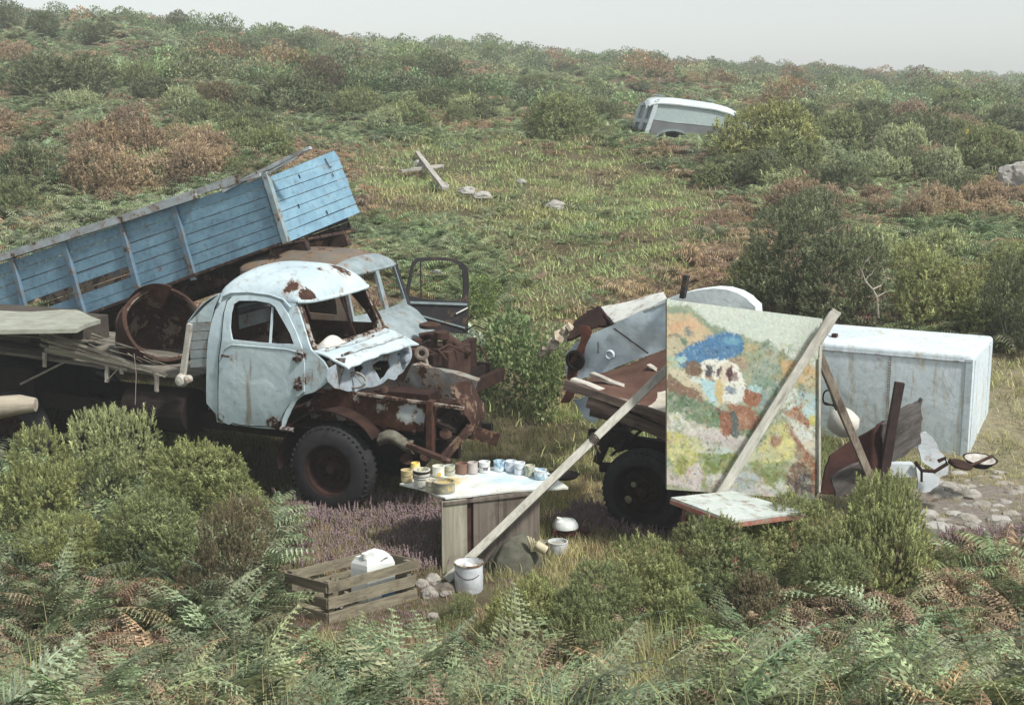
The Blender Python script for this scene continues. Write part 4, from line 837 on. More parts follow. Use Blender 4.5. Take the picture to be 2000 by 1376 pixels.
m = MB(); m.bar(DY(1599, 700, 13.56), DY(1599, 960, 13.46), .022, .045, up=pn, jit=.002); m.bar(DY(1603, 628, 13.62), DY(1601, 700, 13.58), .03, .03, up=pn); m.build('edge_batten', EA, pic)

# poles: each one can be lifted away
def pole(name, p0, p1, w, h, mat, label, cat, up=(0, -1, .4), **k):
    m = MB(); m.bar(p0, p1, w, h, up=up, jit=.0035, **k); o = m.build(name, mat, None, False, .005); return tag(rest(o, p0), label, cat)
pA0 = G(872, 1133, 0.02); pA1 = DY(1345, 680, 13.55)
easel = pole('easel_pole', pA0, pA1, .085, .10, EA, 'long whitewashed pole slanting up from the white bucket to the left edge of the painting', 'pole')
ck = DY(1135, 884, 12.9)
q0 = pA0.lerp(pA1, .585); dA = (pA1 - pA0).normalized(); sA = dA.cross(Vector((0, -1, .4))).normalized(); tA = sA.cross(dA)
m = MB()
for k in range(4): m.tube([q0 + dA * (.02 * k) + (sA * math.cos(t) * .058 + tA * math.sin(t) * .066) for t in np.linspace(0, 2 * math.pi, 17)], .007, 5, False)
m.tube([q0 + sA * .06, q0 + sA * .10 - Vector((0, 0, .02)), q0 + sA * .08 - Vector((-.03, 0, .06))], .012, 5)
for k in range(3): m.tube([q0 - tA * -.06 + Vector((.02 * k, -.07, -.02)), q0 + Vector((.02 * k + .01, -.07, -.12)), q0 + Vector((.03 * k - .02, -.07, -.22 - .04 * k))], .003, 4)
tag(rest(m.build('cord_lashing', plain('dark_cord', (.08, .06, .045)), None, True), q0), 'dark cord lashed round the long white pole with loose ends hanging', 'cord')
pB1 = DY(1628, 612, 13.42); pB0 = DY(1362, 1035, 12.75)
pole('easel_pole', pB0, pB1, .095, .07, EA, 'thick white pole crossing in front of the painting from top right to lower left', 'pole', up=(0, -1, .2))
m = MB(); q = DY(1596, 668, 13.44); m.bar(q, DY(1634, 606, 13.46), .10, .05, up=(0, -1, .2), jit=.004); o = m.build('pole_cap', EA, None, False, .004); o.name = 'splice_block'
tag(rest(o, q), 'short whitened block fixed beside the top of the thick crossing pole', 'timber block')
pole('prop_pole', DY(1712, 962, 14.2), DY(1597, 688, 13.62), .085, .06, EA2, 'weathered grey-brown timber leg propping the painting from the right', 'pole')
pole('thin_strut', DY(1634, 800, 14.0), DY(1604, 704, 13.75), .03, .03, RUST, 'thin dark strut hanging between the painting edge and the grey-brown leg', 'strut')
m = MB(); c = DY(1621, 776, 14.05); m.tube([c + Vector((math.cos(t) * .075, 0, math.sin(t) * .09 + .01 * math.sin(3 * t))) for t in np.linspace(0, 2 * math.pi, 25)], .010, 6, False); m.tube([c + Vector((-.07, 0, -.05)), c + Vector((.1, 0, -.11)), c + Vector((.14, .0, -.06))], .010, 6)
tag(rest(m.build('wire_hoop', DARK, None, True), c - Vector((0, 0, .1))), 'black wire hoop hanging right of the painting against the white box', 'wire hoop')

# small palette table with red legs
PW_ = paint('palette_board', (.52, .56, .54), (.44, .50, .47), rust=(.22, .26, .22), amount=.30, scale=7, grime=.5, rough=.5)
RED = plain('faded_red_paint', (.30, .075, .06), (.34, .20, .17), .7, 7)
c4 = [DY(1310, 970, 12.3), DY(1432, 1016, 11.75), DY(1572, 998, 12.25), DY(1430, 958, 12.9)]
zt = sum(v.z for v in c4) / 4
tb = thing('palette_table', Vector((c4[0] + c4[2]) / 2).xy.to_3d(), 'low folding table with paint-smeared top, red edge and red legs below the painting', 'table')
m = MB(); quad(m, c4, (0, 0, -.022), 8, .006); m.build('table_top', PW_, tb)
m = MB()
for i in range(4): a, b = c4[i], c4[(i + 1) % 4]; m.bar(a - Vector((0, 0, .045)), b - Vector((0, 0, .045)), .02, .04)
m.build('table_edge', paint('edge_paint', (.34, .10, .08), (.40, .25, .2), rust=(.42, .36, .32), amount=.4, scale=9), tb)
cc = (c4[0] + c4[1] + c4[2] + c4[3]) / 4
for i in range(4):
    a = c4[i].lerp(cc, .22) - Vector((0, 0, .06)); b = c4[i].lerp(cc, .06); b = Vector((b.x + .05, b.y, T(b.x, b.y))); m = MB(); m.bar(a, b, .035, .03); m.build('leg', RED, tb)

# ---------------------------------------------------------------- paint table made of boards
BXW = wood('dark_old_boards', ((.21, .18, .15), (.11, .092, .075), (.05, .04, .032)), (0, 0, 1), stain=.55, scale=.8)
BXL = wood('pale_old_boards', ((.38, .37, .29), (.24, .225, .17), (.12, .10, .07)), (0, 0, 1), stain=.35, scale=.8)
b0, b1 = G(864, 1118, 0), G(1054, 1092, 0); bx = (b1 - b0); bn = Vector((-bx.y, bx.x, 0)).normalized(); bd = bx.normalized(); L = bx.length
ptab = thing('paint_table', b0 + bx / 2, 'work table of upright old boards with a big paint-smeared white top', 'table')
def board(a, b, mat, off=0.0, z0=0, z1=.735):
    m = MB(); quad(m, [b0 + bd * a + bn * off + Vector((0, 0, z0)), b0 + bd * b + bn * off + Vector((0, 0, z0)), b0 + bd * b + bn * off + Vector((0, 0, z1)), b0 + bd * a + bn * off + Vector((0, 0, z1))], bn * .022, 5, .006, seed=a * 30); m.build('upright_board', mat, ptab)
board(0, .265, BXL, -.004); board(.335, .60, BXW); board(.605, L, BXW, .004)
m = MB(); quad(m, [b0 + bd * .26 + bn * .03, b0 + bd * .34 + bn * .03, b0 + bd * .34 + bn * .03 + Vector((0, 0, .73)), b0 + bd * .26 + bn * .03 + Vector((0, 0, .73))], bn * .02); m.build('backing_strip', plain('dark_red_board', (.07, .03, .022), (.03, .015, .012)), ptab)
for a in (0, L - .02):
    m = MB(); m.box(b0 + bd * a + bn * .026, bd * .02, Vector((-.03 if a == 0 else -.05, .62, 0)), Vector((0, 0, .735))); m.build('side_board', BXW, ptab)
m = MB(); m.box(b0 + Vector((-.03, .655, 0)), bd * (L - .02), bn * .02, Vector((0, 0, .735))); m.build('back_board', BXW, ptab)
tz = .76
tc = [G(x, y, tz) for x, y in ((780, 943), (800, 938), (850, 922), (910, 915), (960, 912), (1000, 902), (1060, 915), (1110, 951), (1090, 953), (1000, 957), (940, 963), (870, 973), (862, 970), (845, 962), (830, 956), (812, 950))]
TOP = NT('smeared_table_top'); p = TOP.pos(); dd = TOP.n('ShaderNodeVectorMath', _operation='DISTANCE', i0=p, i1=tuple(G(1010, 930, tz))).outputs['Value']
k = TOP.ramp(TOP.math('ADD', dd, TOP.math('MULTIPLY', TOP.noise(p, 7, 6, .6), .5)), .75, .42)
c_ = TOP.mix(k, (.60, .60, .53), (.46, .60, .66)); c_ = TOP.mix(TOP.ramp(TOP.noise(p, 6, 8, .7), .40, .62), c_, (.66, .72, .72)); c_ = TOP.mix(TOP.math('MULTIPLY', TOP.ramp(TOP.noise(p, 17, 8, .7), .58, .68), .6), c_, (.20, .24, .20))
d2 = TOP.n('ShaderNodeVectorMath', _operation='DISTANCE', i0=p, i1=tuple(G(880, 940, tz))).outputs['Value']; c_ = TOP.mix(TOP.ramp(TOP.math('ADD', d2, TOP.math('MULTIPLY', TOP.noise(p, 9, 5), .35)), .40, .22), c_, (.56, .42, .16))
TOP.finish(c_, .45, TOP.noise(p, 25, 8), .5, .01, spec=.4)
m = MB(); m.plate(jag([(v.x, v.y) for v in tc], .006, 3, 2), [], lambda a, b, t: Vector((a, b, tz - .018 * t + .012 * noise.noise(Vector((a * 4, b * 4, 0))))), .08); m.build('table_top', TOP.m, ptab)
m = MB(); m.box(b0 - bn * .02 + bd * .02 + Vector((0, 0, .70)), bd * (L - .04), bn * .018, Vector((0, 0, .03))); m.build('top_batten', BXW, ptab)

# tins standing on the table: (x centre, y bottom, width, height px, tin colour, paint colour, label, extras)
def tinmat(name, col, drip, amt=.35):
    m = NT(name); p = m.pos(); n1 = m.noise(p, 16, 6, .6); mp = m.n('ShaderNodeMapping', Vector=p, Scale=(30, 30, 3)).outputs[0]
    c = m.mix(m.ramp(m.math('ADD', n1, m.math('MULTIPLY', m.noise(mp, 1, 4), .4)), .86 - amt * .5, .92 - amt * .5), col, drip); return m.finish(c, .5, n1, .3, .004, spec=.4)
tins = [
 (794, 941, 23, 28, (.52, .43, .24), (.46, .38, .2), 'cream-yellow straight tin at the far left corner of the paint table', {}),
 (811, 925, 19, 26, (.72, .56, .18), (.75, .6, .2), 'bright yellow plastic tub standing behind the left-hand tins', {'tub': 1}),
 (823, 952, 32, 42, (.60, .60, .55), (.34, .30, .12), 'tall white tin with black bands and open rim, second from the left', {'band': 1}),
 (842, 960, 22, 26, (.50, .47, .36), (.6, .55, .4), 'pale cream tin tucked against the big stained tin', {}),
 (866, 965, 43, 31, (.27, .26, .20), (.55, .43, .17), 'widest grey-green stained tin with yellow paint inside', {'hi': .6}),
 (856, 931, 24, 25, (.66, .68, .66), (.6, .5, .2), 'clean white tin with a yellow dab, behind the widest stained tin', {'dab': (.65, .45, .1)}),
 (878, 929, 21, 24, (.40, .42, .36), (.5, .5, .4), 'grey-green tin between the yellow-dabbed tin and the brown tin', {}),
 (901, 926, 24, 25, (.20, .12, .09), (.24, .14, .1), 'brown tin in the back row of the paint table', {}),
 (923, 925, 20, 27, (.47, .42, .40), (.5, .45, .4), 'pinkish-grey tin just right of the brown tin', {}),
 (946, 923, 22, 26, (.70, .71, .70), (.7, .7, .7), 'white tin with a small dark red mark low on its front', {'mark': 1}),
 (975, 920, 22, 24, (.62, .68, .72), (.3, .5, .65), 'pale bluish tin with blue drips right of the gap in the back row', {'drip': (.2, .36, .5)}),
 (998, 921, 22, 25, (.66, .70, .74), (.65, .7, .75), 'white tin with pale blue smears, left one of a touching pair', {'drip': (.4, .5, .6)}),
 (1015, 927, 21, 29, (.70, .73, .77), (.7, .7, .75), 'tall bluish-white tin, right one of a touching pair', {}),
 (1035, 930, 19, 26, (.58, .56, .46), (.5, .45, .3), 'small cream tin with a greenish smear at its foot', {'drip': (.25, .3, .2)}),
 (1056, 936, 24, 22, (.66, .70, .72), (.7, .75, .78), 'low wide white tin nearest the slanting pole', {'drip': (.3, .45, .55)}),
]
for i, (px_, py_, w_, h_, col, pc, lab, ex) in enumerate(tins):
    q = G(px_, py_, tz + .008); d = (q - CAM).length; r = w_ / 2 * d / FPX; h = h_ * .93 * d / FPX * ex.get('hi', .86) if 'hi' not in ex else h_ * d / FPX * .72
    c = Vector((q.x, q.y + r * .9, tz + .006)); o = thing('paint_tin' if 'tub' not in ex else 'paint_tub', c, lab, 'paint tin' if 'tub' not in ex else 'tub', 'tins and tubs on the paint table')
    Zu = Vector((0, 0, 1)); mt = tinmat('tin_%d' % i, col, ex.get('drip', pc), .36 if 'drip' in ex else .22); m = MB()
    if 'tub' in ex: m.lathe([(0, 0), (r * .85, 0), (r * .92, h * .55), (r * 1.04, h * .58), (r * 1.0, h * .64), (r * .9, h), (r * .8, h), (r * .8, h * .6), (0, h * .55)], c, Zu, 4 if False else 20)
    else: m.lathe([(0, 0), (r * .97, 0), (r, .006), (r, h * .5), (r * 1.0, h - .012), (r * 1.05, h - .006), (r * 1.04, h), (r * .90, h), (r * .90, h - .02), (r * .93, h * .4), (0, h * .4)], c, Zu, 26, dent=.03, seed=i)
    body = m.build('can_body', mt, o, True)
    m = MB(); m.lathe([(0, h * .74), (r * .5, h * .745), (r * .91, h * .73), (r * .91, h * .70), (0, h * .70)], c, Zu, 20); m.build('paint', plain('wet_paint_%d' % i, pc, tuple(v * .8 for v in pc), .35, 20, .3, .5), o, True)
    if i % 3 == 0 and 'tub' not in ex:
        m = MB(); m.tube([c + Vector((math.cos(t) * r * 1.04, -math.sin(t) * r * .6 - r * .4, h * .82 - math.sin(t) * h * .35)) for t in np.linspace(.1, 3.04, 12)], .0022, 4, False); m.build('wire_handle', DARK, o)
    if 'band' in ex:
        for a, b in ((.80, .92), (.60, .64), (.47, .50)): m = MB(); m.lathe([(r * 1.004, h * a), (r * 1.03, h * a), (r * 1.03, h * b), (r * 1.004, h * b)], c, Zu, 26); m.build('black_band', DARK, o, True)
    if 'dab' in ex: m = MB(); m.lathe([(0, -.004), (.018, -.003), (.022, 0)], c + Vector((.01, -r - .001, h * .3)), Vector((0, 1, 0)), 9, dent=.8); m.build('paint_dab', plain('yellow_dab', ex['dab'], ex['dab']), o)
    if 'mark' in ex:
        rd = plain('dark_red_print', (.10, .03, .035), (.07, .02, .03))
        m = MB(); z_ = h * .30
        for x0, x1, y0, y1 in ((-.006, -.001, 0, .026), (-.001, .012, .020, .026), (.012, .017, .012, .026), (.0, .012, .010, .014), (.004, .018, -.002, .003), (.024, .029, 0, .026), (.029, .038, .0, .005), (.029, .038, .021, .026), (.036, .041, .005, .021)):
            m.box(c + Vector((x0 - .004, -r - .0035, z_ + y0)), Vector((x1 - x0, 0, 0)), Vector((0, .003 + abs(x1) * .25, 0)), Vector((0, 0, y1 - y0)))
        m.build('printed_mark', rd, o)
m = MB(); q = G(1085, 925, tz)
m.lathe([(0, 0), (.16, 0), (.18, .03), (.05, .035), (0, .035)], G(1096, 941, tz) + Vector((0, .30, -.03)), Vector((0, 0, 1)), 18, dent=.3)
tag(rest(m.build('metal_disc', DARK, None, True), G(1096, 941, tz)), 'dark flat lid at the far right corner of the paint table', 'lid')

# white bucket
q = G(915, 1160, 0); c = Vector((q.x, q.y + .1, 0)); r = 30 * q.length / FPX * .98; bk = thing('white_bucket', c, 'white paint-splashed metal bucket standing at the foot of the long pole', 'bucket')
h = .275; m = MB(); m.lathe([(0, 0), (r * .92, 0), (r, .02), (r, h), (r * 1.03, h + .004), (r * 1.02, h + .012), (r * .96, h + .01), (r * .95, h * .5), (0, h * .5)], c, Vector((0, 0, 1)), 32, dent=.03); m.build('bucket_body', paint('bucket_paint', (.66, .70, .74), (.58, .62, .66), rust=(.22, .13, .07), amount=.20, scale=6), bk, True)
m = MB(); m.lathe([(r * .97, h - .002), (r * 1.05, h), (r * 1.05, h + .014), (r * .97, h + .016)], c, Vector((0, 0, 1)), 32, closed=True); m.build('bucket_rim', paint('rim_rust', (.5, .48, .42), amount=.5, scale=9, rust=(.2, .12, .07)), bk, True)
m = MB(); m.lathe([(0, h * .86), (r * .5, h * .88), (r * .94, h * .84), (r * .94, h * .8), (0, h * .8)], c, Vector((0, 0, 1)), 20); m.build('paint_skin', plain('paint_skin', (.42, .38, .28), (.55, .52, .46), .6, 14), bk, True)
m = MB(); m.lathe([(0, -.02), (.03, -.015), (.05, .0), (.03, .02), (0, .03)], c + Vector((-.01, .0, h * .93)), Vector((.2, .1, 1)), 7, dent=1.2); m.build('rag', plain('white_rag', (.7, .72, .72), (.55, .56, .56)), bk)
m = MB(); m.tube([c + Vector((math.cos(t) * r * 1.02, -r * .98 * abs(math.sin(t)) - .004, h * .95 - .10 * math.sin(t))) for t in np.linspace(.75, 2.7, 10)], .003, 5, False); m.build('wire_handle', RUST, bk)

# crate with the jerrycan
CR = wood('crate_slats', ((.28, .25, .18), (.17, .15, .105), (.07, .055, .04)), (.86, .48, 0), stain=.5); CR2 = wood('crate_end_slats', ((.24, .21, .15), (.14, .12, .085), (.06, .05, .035)), (-.8, .55, 0), stain=.5)
zc = .385; N_ = G(640, 1139, zc); Lc = G(553, 1117, zc); Rc = G(815, 1092, zc); ux = (Rc - N_).normalized(); lx = (Rc - N_).length; uy = (Lc - N_).normalized(); ly = (Lc - N_).length; up_ = Vector((0, 0, 1))
N0 = Vector((N_.x, N_.y, 0)); crate = thing('slatted_crate', N0 + ux * lx / 2 + uy * ly / 2, 'old slatted timber crate on the heather, three weathered slats to a side', 'crate')
def slat(a, b, z, hh, nrm, mat, name='slat'):
    m = MB(); quad(m, [a + up_ * z, b + up_ * (z + random.uniform(-.012, .012)), b + up_ * (z + hh * random.uniform(.92, 1.0)), a + up_ * (z + hh)], nrm * .014, 8, .006, .03, seed=z * 40); m.build(name, mat, crate)
hs_ = .098
for k, z in enumerate((.0, .142, .287)):
    slat(N0, N0 + ux * (lx * (1.0, .97, 1.02)[k]), z, hs_, uy, CR); slat(N0 + uy * ly, N0 + uy * ly + ux * lx, z, hs_, -uy, CR)
    slat(N0 + uy * .016 - ux * .002, N0 + uy * (ly - .016) - ux * .002, z, hs_, ux, CR2); slat(N0 + ux * (lx - .016) + uy * .016, N0 + ux * (lx - .016) + uy * (ly - .016), z, hs_, ux, CR2)
for i, (a, b) in enumerate(((.03, .03), (.03, ly - .07), (lx - .09, .03), (lx - .09, ly - .07))):
    m = MB(); m.box(N0 + ux * a + uy * b, ux * .05, uy * .05, up_ * (.40 if i % 2 else .385)); m.build('corner_post', CR2, crate)
for k in range(4): m = MB(); m.box(N0 + uy * (.04 + k * ly / 4.2) + ux * .02, ux * (lx - .04), uy * .09, up_ * .012); m.build('bottom_slat', CR, crate)
# jerrycan
jc = N0 + ux * (lx * .72) + uy * .14 + up_ * .014; jer = thing('jerrycan', jc, 'white plastic jerrycan with blue label standing in the slatted crate', 'jerrycan')
WP = plain('white_plastic', (.74, .77, .74), (.66, .69, .66), .45, 5, .1, .5)
jw, jh, jd = .30, .44, .20
ol = [(-.15, 0), (.15, 0), (.155, .02), (.155, .31), (.14, .36), (.11, .40), (.06, .435), (-.03, .425), (-.055, .39), (-.075, .385), (-.085, .40), (-.135, .40), (-.14, .375), (-.155, .34), (-.158, .30), (-.155, .02)]
hl = [(.0, .355), (.075, .375), (.10, .365), (.08, .345), (.0, .33)]
m = MB(); m.plate(ol, [hl], lambda a, b, t: jc + ux * a + up_ * b * 1.1 + uy * (t * jd * (1 if b < .33 else max(.35, 1 - (b - .33) * 5)) + (0 if b < .33 else (b - .33) * .45)), .06); m.build('can_body', WP, jer, False, .014)
m = MB(); m.lathe([(0, 0), (.035, 0), (.035, .05), (0, .05)], jc + ux * -.11 + up_ * .43 + uy * .07, up_, 14); m.build('cap', WP, jer, True)
m = MB(); m.box(jc - uy * .004 + ux * .0 + up_ * .035, ux * .15, uy * .003, up_ * .06); m.build('label', plain('blue_label', (.09, .20, .34), (.14, .28, .42)), jer)
m = MB(); m.box(jc - uy * .004 + ux * .0 + up_ * .245, ux * .13, uy * .003, up_ * .028); m.build('label_band', plain('dark_label_band', (.05, .09, .12), (.08, .14, .18)), jer)

m = MB(); q_ = N0 + ux * .22 + uy * .2
m.grid(lambda s, t: q_ + ux * (.16 * s) + uy * (.16 * t) + up_ * (.05 + .05 * noise.noise(Vector((s * 4, t * 4, 2))) + .04 * math.sin(s * 7) * math.sin(t * 6)), 10, 10, (0, 0, -.004)); tag(rest(m.build('crumpled_paper', plain('dirty_paper', (.62, .60, .54), (.42, .39, .33)), None), q_), 'crumpled whitish paper lying in the left half of the slatted crate', 'paper')
m = MB(); q_ = N0 + ux * .50 + uy * .34 + up_ * .014; m.lathe([(0, 0), (.05, 0), (.052, .09), (.045, .095), (.04, .06), (0, .06)], q_, ux * .4 + up_, 18, dent=.05); tag(rest(m.build('old_tin', plain('dull_tin', (.36, .34, .29), (.20, .15, .10), .6), None, True), q_), 'dull old tin lying beside the jerrycan inside the crate', 'tin')
def rock(c, sx, sy, sz, seed, mat, name, label, cat, group=None, n=3, yaw=0.0):
    bm = bmesh.new(); bmesh.ops.create_icosphere(bm, subdivisions=n, radius=1)
    for v in bm.verts:
        d = v.co.copy(); k = 1 + .38 * noise.noise(d * 1.1 + Vector((seed, 0, 0))) + .16 * noise.noise(d * 2.8 + Vector((0, seed, 0))) + .05 * noise.noise(d * 8 + Vector((0, seed, 0)))
        k = round(k * 9) / 9 * .5 + k * .5; d = d * k; x, y = d.x * math.cos(yaw) - d.y * math.sin(yaw), d.x * math.sin(yaw) + d.y * math.cos(yaw)
        v.co = (x * sx, y * sy, max(d.z, -.45) * sz)
    me = bpy.data.meshes.new(name); bm.to_mesh(me); bm.free(); me.materials.append(mat); o = bpy.data.objects.new(name, me); C.objects.link(o); o.location = c
    if label: tag(o, label, cat, group)
    return o
ROCK = plain('lichen_granite', (.36, .34, .30), (.20, .185, .16), .9, 9, .8, .2); ROCKD = plain('dark_stone', (.17, .15, .12), (.09, .08, .065), .9, 9, .8, .2); ROCKP = plain('pale_granite', (.40, .39, .36), (.27, .255, .23), .9, 7, .7, .2)
for i, (x, y, w, hh, mt, lab) in enumerate(((825, 1150, 30, 20, ROCK, 'pale lumpy stone touching the right end of the crate'), (846, 1145, 34, 22, ROCK, 'buff stone between the crate and the foot of the long pole'), (838, 1172, 34, 26, ROCK, 'blue-grey angular stone in front of the buff stone'), (868, 1158, 46, 22, ROCKD, 'dark brown stone left of the white bucket'),
    (872, 1172, 24, 10, ROCKP, 'small whitish stone below the dark brown stone'), (830, 1062, 30, 18, ROCKP, 'rounded white stone in the heather left of the paint table'), (716, 1052, 26, 14, ROCKP, 'pale stone in the heather behind the crate'), (846, 1215, 22, 14, ROCK, 'grey stone half hidden in grass below the crate'), (556, 1052, 40, 10, ROCKP, 'flat bleached stone at the left edge of the heather'))):
    q = hit(x, y, 9); d = (q - CAM).length / FPX; rock(q + Vector((0, 0, .02)), w * d * .5, w * d * .45, hh * d * .6, i * 3.7, mt, 'stone', lab, 'stone', 'stones round the crate and table', 3)
# grey coat heaped like a boulder, gloves and odd tins right of the table
COAT = plain('old_coat_cloth', (.15, .15, .115), (.075, .075, .058), .95, 6, .6, .1)
q = hit(1005, 1122, 9)
def heap(s, t):
    a = 2 * math.pi * t; k = (1 - s) ** .55; rx, ry = .27, .20; x = math.cos(a) * rx * k * (1 + .12 * math.sin(5 * a + 3 * s)); y = math.sin(a) * ry * k
    return q + Vector((x + .06 * s, y + .12, .37 * s ** .75 + .035 * noise.noise(Vector((x * 9, y * 9, s * 4)))))
m = MB(); m.grid(heap, 22, 40); tag(rest(m.build('crumpled_coat', COAT, None, True), q), 'grey-green crumpled coat heaped against the right side of the paint table', 'coat')
m = MB(); g0 = DY(1040, 1052, q.y + .0)
for k in range(4): m.tube([g0 + Vector((.02 * k, 0, -.12)), g0 + Vector((-.03 + .02 * k, -.02, -.02)), g0 + Vector((-.05 + .03 * k, -.01, .035 - .012 * k))], [.022, .016, .010], 7)
m.tube([g0 + Vector((.03, 0, -.05)), g0 + Vector((.13, 0, -.12))], [.045, .05], 9)
tag(rest(m.build('work_glove', plain('pale_leather', (.52, .48, .34), (.36, .32, .2)), None, True), g0 - Vector((0, 0, .12))), 'pale cream work glove lying on top of the crumpled coat', 'glove')
def tin(px_, py_, w, hpx, mat, name, label, cat, zb=None):
    q = hit(px_, py_, 9) if zb is None else G(px_, py_, zb); d = (q - CAM).length / FPX; r = w / 2 * d; h = hpx * d; c = q + Vector((0, r, 0)); o = thing(name, c, label, cat)
    m = MB(); m.lathe([(0, 0), (r * .96, 0), (r, .01), (r, h), (r * 1.04, h), (r * 1.04, h + .01), (r * .93, h + .01), (r * .92, h * .6), (0, h * .6)], c, Vector((0, 0, 1)), 24, dent=.04); m.build('can_body', mat, o, True)
    m = MB(); m.lathe([(0, h * .85), (r * .93, h * .85), (r * .93, h * .8), (0, h * .8)], c, Vector((0, 0, 1)), 18); m.build('paint', ROCKP, o, True); return c, r, h
tin(1090, 1086, 38, 22, paint('low_tin', (.62, .66, .68), amount=.15), 'paint_tin', 'white tin with bluish side on the grass in front of the brown cooking stand', 'paint tin')
tin(1060, 1080, 16, 18, plain('buff_tin', (.46, .44, .34)), 'small_tin', 'small buff tin between the glove and the white tin', 'tin')
q = hit(1104, 1068, 9); st = thing('camp_stove', q, 'dark brown camp stove with white enamel lid to the right of the paint table', 'stove'); d = 12.6 / FPX
m = MB(); ctr = q + Vector((0, .12, 0)); m.box(ctr + Vector((-.13, -.1, .07)), Vector((.26, 0, 0)), Vector((0, .22, 0)), Vector((0, 0, .075))); m.build('stove_body', plain('brown_enamel', (.09, .03, .02), (.05, .018, .014), .5), st, False, .012)
m = MB(); m.box(ctr + Vector((.15, -.06, .03)), Vector((.11, 0, 0)), Vector((0, .14, 0)), Vector((0, 0, .11))); m.build('side_tank', plain('brown_tank', (.07, .025, .02)), st, False, .02)
for sx in (-.1, .1):
    m = MB(); m.bar(ctr + Vector((sx, -.08, .07)), ctr + Vector((sx + .01, -.09, -.02)), .012, .012); m.build('leg', DARK, st)
m = MB(); m.lathe([(.142, .0), (.140, .03), (.11, .075), (.05, .088), (0, .09)], ctr + Vector((0, .0, .146)), Vector((0, 0, 1)), 28, dent=.08); m.lathe([(0, 0), (.14, 0)], ctr + Vector((0, .0, .146)), Vector((0, 0, 1)), 28, dent=.08); m.build('white_lid', plain('chipped_enamel', (.72, .76, .74), (.55, .60, .58), .4, 10, .2, .5), st, True)
m = MB(); m.lathe([(0, 0), (.035, .01), (.03, .04), (0, .05)], ctr + Vector((-.07, -.02, .215)), Vector((.2, -.1, 1)), 12, dent=.4); m.build('lid_knob', plain('knob_enamel', (.7, .72, .68)), st, True)

# ---------------------------------------------------------------- white van body lying at the right
V = Frame(G(1889, 906, 0), 28)
WB = paint('white_box_paint', (.66, .74, .77), (.56, .65, .70), rust=(.20, .13, .06), amount=.14, scale=1.6, streak=.92, grime=.5, rough=.5, streakcol=(.40, .33, .20),
    spots=[(V.P(-1.75, 0, .95), .35, .10)])
vb = thing('white_box_body', V.P(-1.2, .8, 0), 'big white metal box body with rust streaks lying right of the easel', 'van body')
Lb, Wb, Hb = 2.75, 1.62, 1.44
m = MB(); m.box(V.P(-Lb, 0, .02), V.F * Lb, V.W * Wb, V.U * (Hb - .02)); bb = m.build('box_shell', WB, vb, False)
bmv = bb.modifiers.new('bevel', 'BEVEL'); bmv.width = .06; bmv.segments = 4
for p_ in bb.data.polygons: p_.use_smooth = True
m = MB(); m.bar(V.P(-Lb, -.004, Hb - .10), V.P(-.02, -.004, Hb - .10), .012, .02, up=V.W); m.build('top_seam', paint('seam', (.45, .48, .5), amount=.35, scale=12), bb)
m = MB()
for k in range(34): m.lathe([(0, -.01), (.011, -.007), (.013, 0)], V.P(-1.06, -.001, .10 + k * .037), V.W, 6)
m.bar(V.P(-1.04, -.002, .05), V.P(-1.04, -.002, Hb - .12), .008, .006, up=V.W)
m.build('rivet_row', plain('rusty_rivets', (.30, .27, .22), (.16, .12, .09)), bb)
m = MB(); m.bar(V.P(-.05, -.006, .06), V.P(-.05, -.006, Hb - .06), .09, .012, up=V.W); m.build('corner_strip', WB, bb, False, .004)
m = MB(); m.bar(V.P(.004, .10, .06), V.P(.004, .10, Hb - .08), .03, .012, up=V.F); m.bar(V.P(.004, 1.30, .06), V.P(.004, 1.30, Hb - .08), .05, .014, up=V.F); m.build('end_flange', WB, bb, False, .003)
m = MB(); q = V.P(-1.95, .42, Hb + .0); m.box(q, V.F * .07, V.W * .09, V.U * .05); m.tube([q + V.U * .02, q - V.F * .12 + V.U * .04, q - V.F * .25 + V.U * .01], .006, 5); m.build('roof_fitting', RUST_L, vb, False, .004)

# wreckage between the easel and the box
DP = wood('black_rotten_board', ((.075, .045, .04), (.04, .025, .022), (.02, .013, .012)), (.8, 0, .6), stain=.5); GP = wood('rotten_grey_timber', ((.16, .145, .135), (.08, .07, .065), (.035, .028, .026)), (.8, -.1, .55), stain=.5)
def slab(name, pts, y, th, mat, label, cat, amp=2.0, lean=0.0, n=3, seed=1):
    P0 = [DY(a, b, y) for a, b in jag(pts, amp, n, seed)]
    m = MB(); m.plate([(v.x, v.z) for v in P0], [], lambda a, b, t: Vector((a, y + th * t + lean * (b - .5) + .02 * noise.noise(Vector((a * 3, b * 3, 0))), b)), .12)
    o = m.build(name, mat); zz = min(v.z for v in P0); xx = sum(v.x for v in P0) / len(P0); return tag(rest(o, Vector((xx, y, zz))), label, cat)
slab('rotten_board', [(1602, 962), (1610, 925), (1622, 893), (1660, 868), (1716, 838), (1732, 826), (1728, 960), (1660, 968)], 14.5, .05, plain('dark_red_boarding', (.075, .03, .025), (.035, .018, .016), .9, 5), 'dark red-brown rotten board behind the grey-brown easel leg', 'board', 1.5, .15)
slab('grey_timber', [(1728, 832), (1765, 805), (1800, 790), (1807, 783), (1803, 830), (1800, 868), (1765, 893), (1725, 912)], 14.45, .10, GP, 'grooved grey timber slab to the right of the dark upright post', 'timber', 2.5, .1, 4, 5)
slab('grey_timber', [(1624, 934), (1660, 914), (1696, 900), (1706, 950), (1670, 962), (1632, 970)], 14.15, .08, GP, 'low grooved grey timber slab at the foot of the easel leg', 'timber', 2.0, .1, 4, 9)
pole('dark_post', DY(1720, 965, 14.3), DY(1757, 746, 14.38), .10, .08, plain('charred_post', (.05, .03, .026), (.03, .018, .016), .9, 8), 'dark upright post in front of the white box body', 'post')
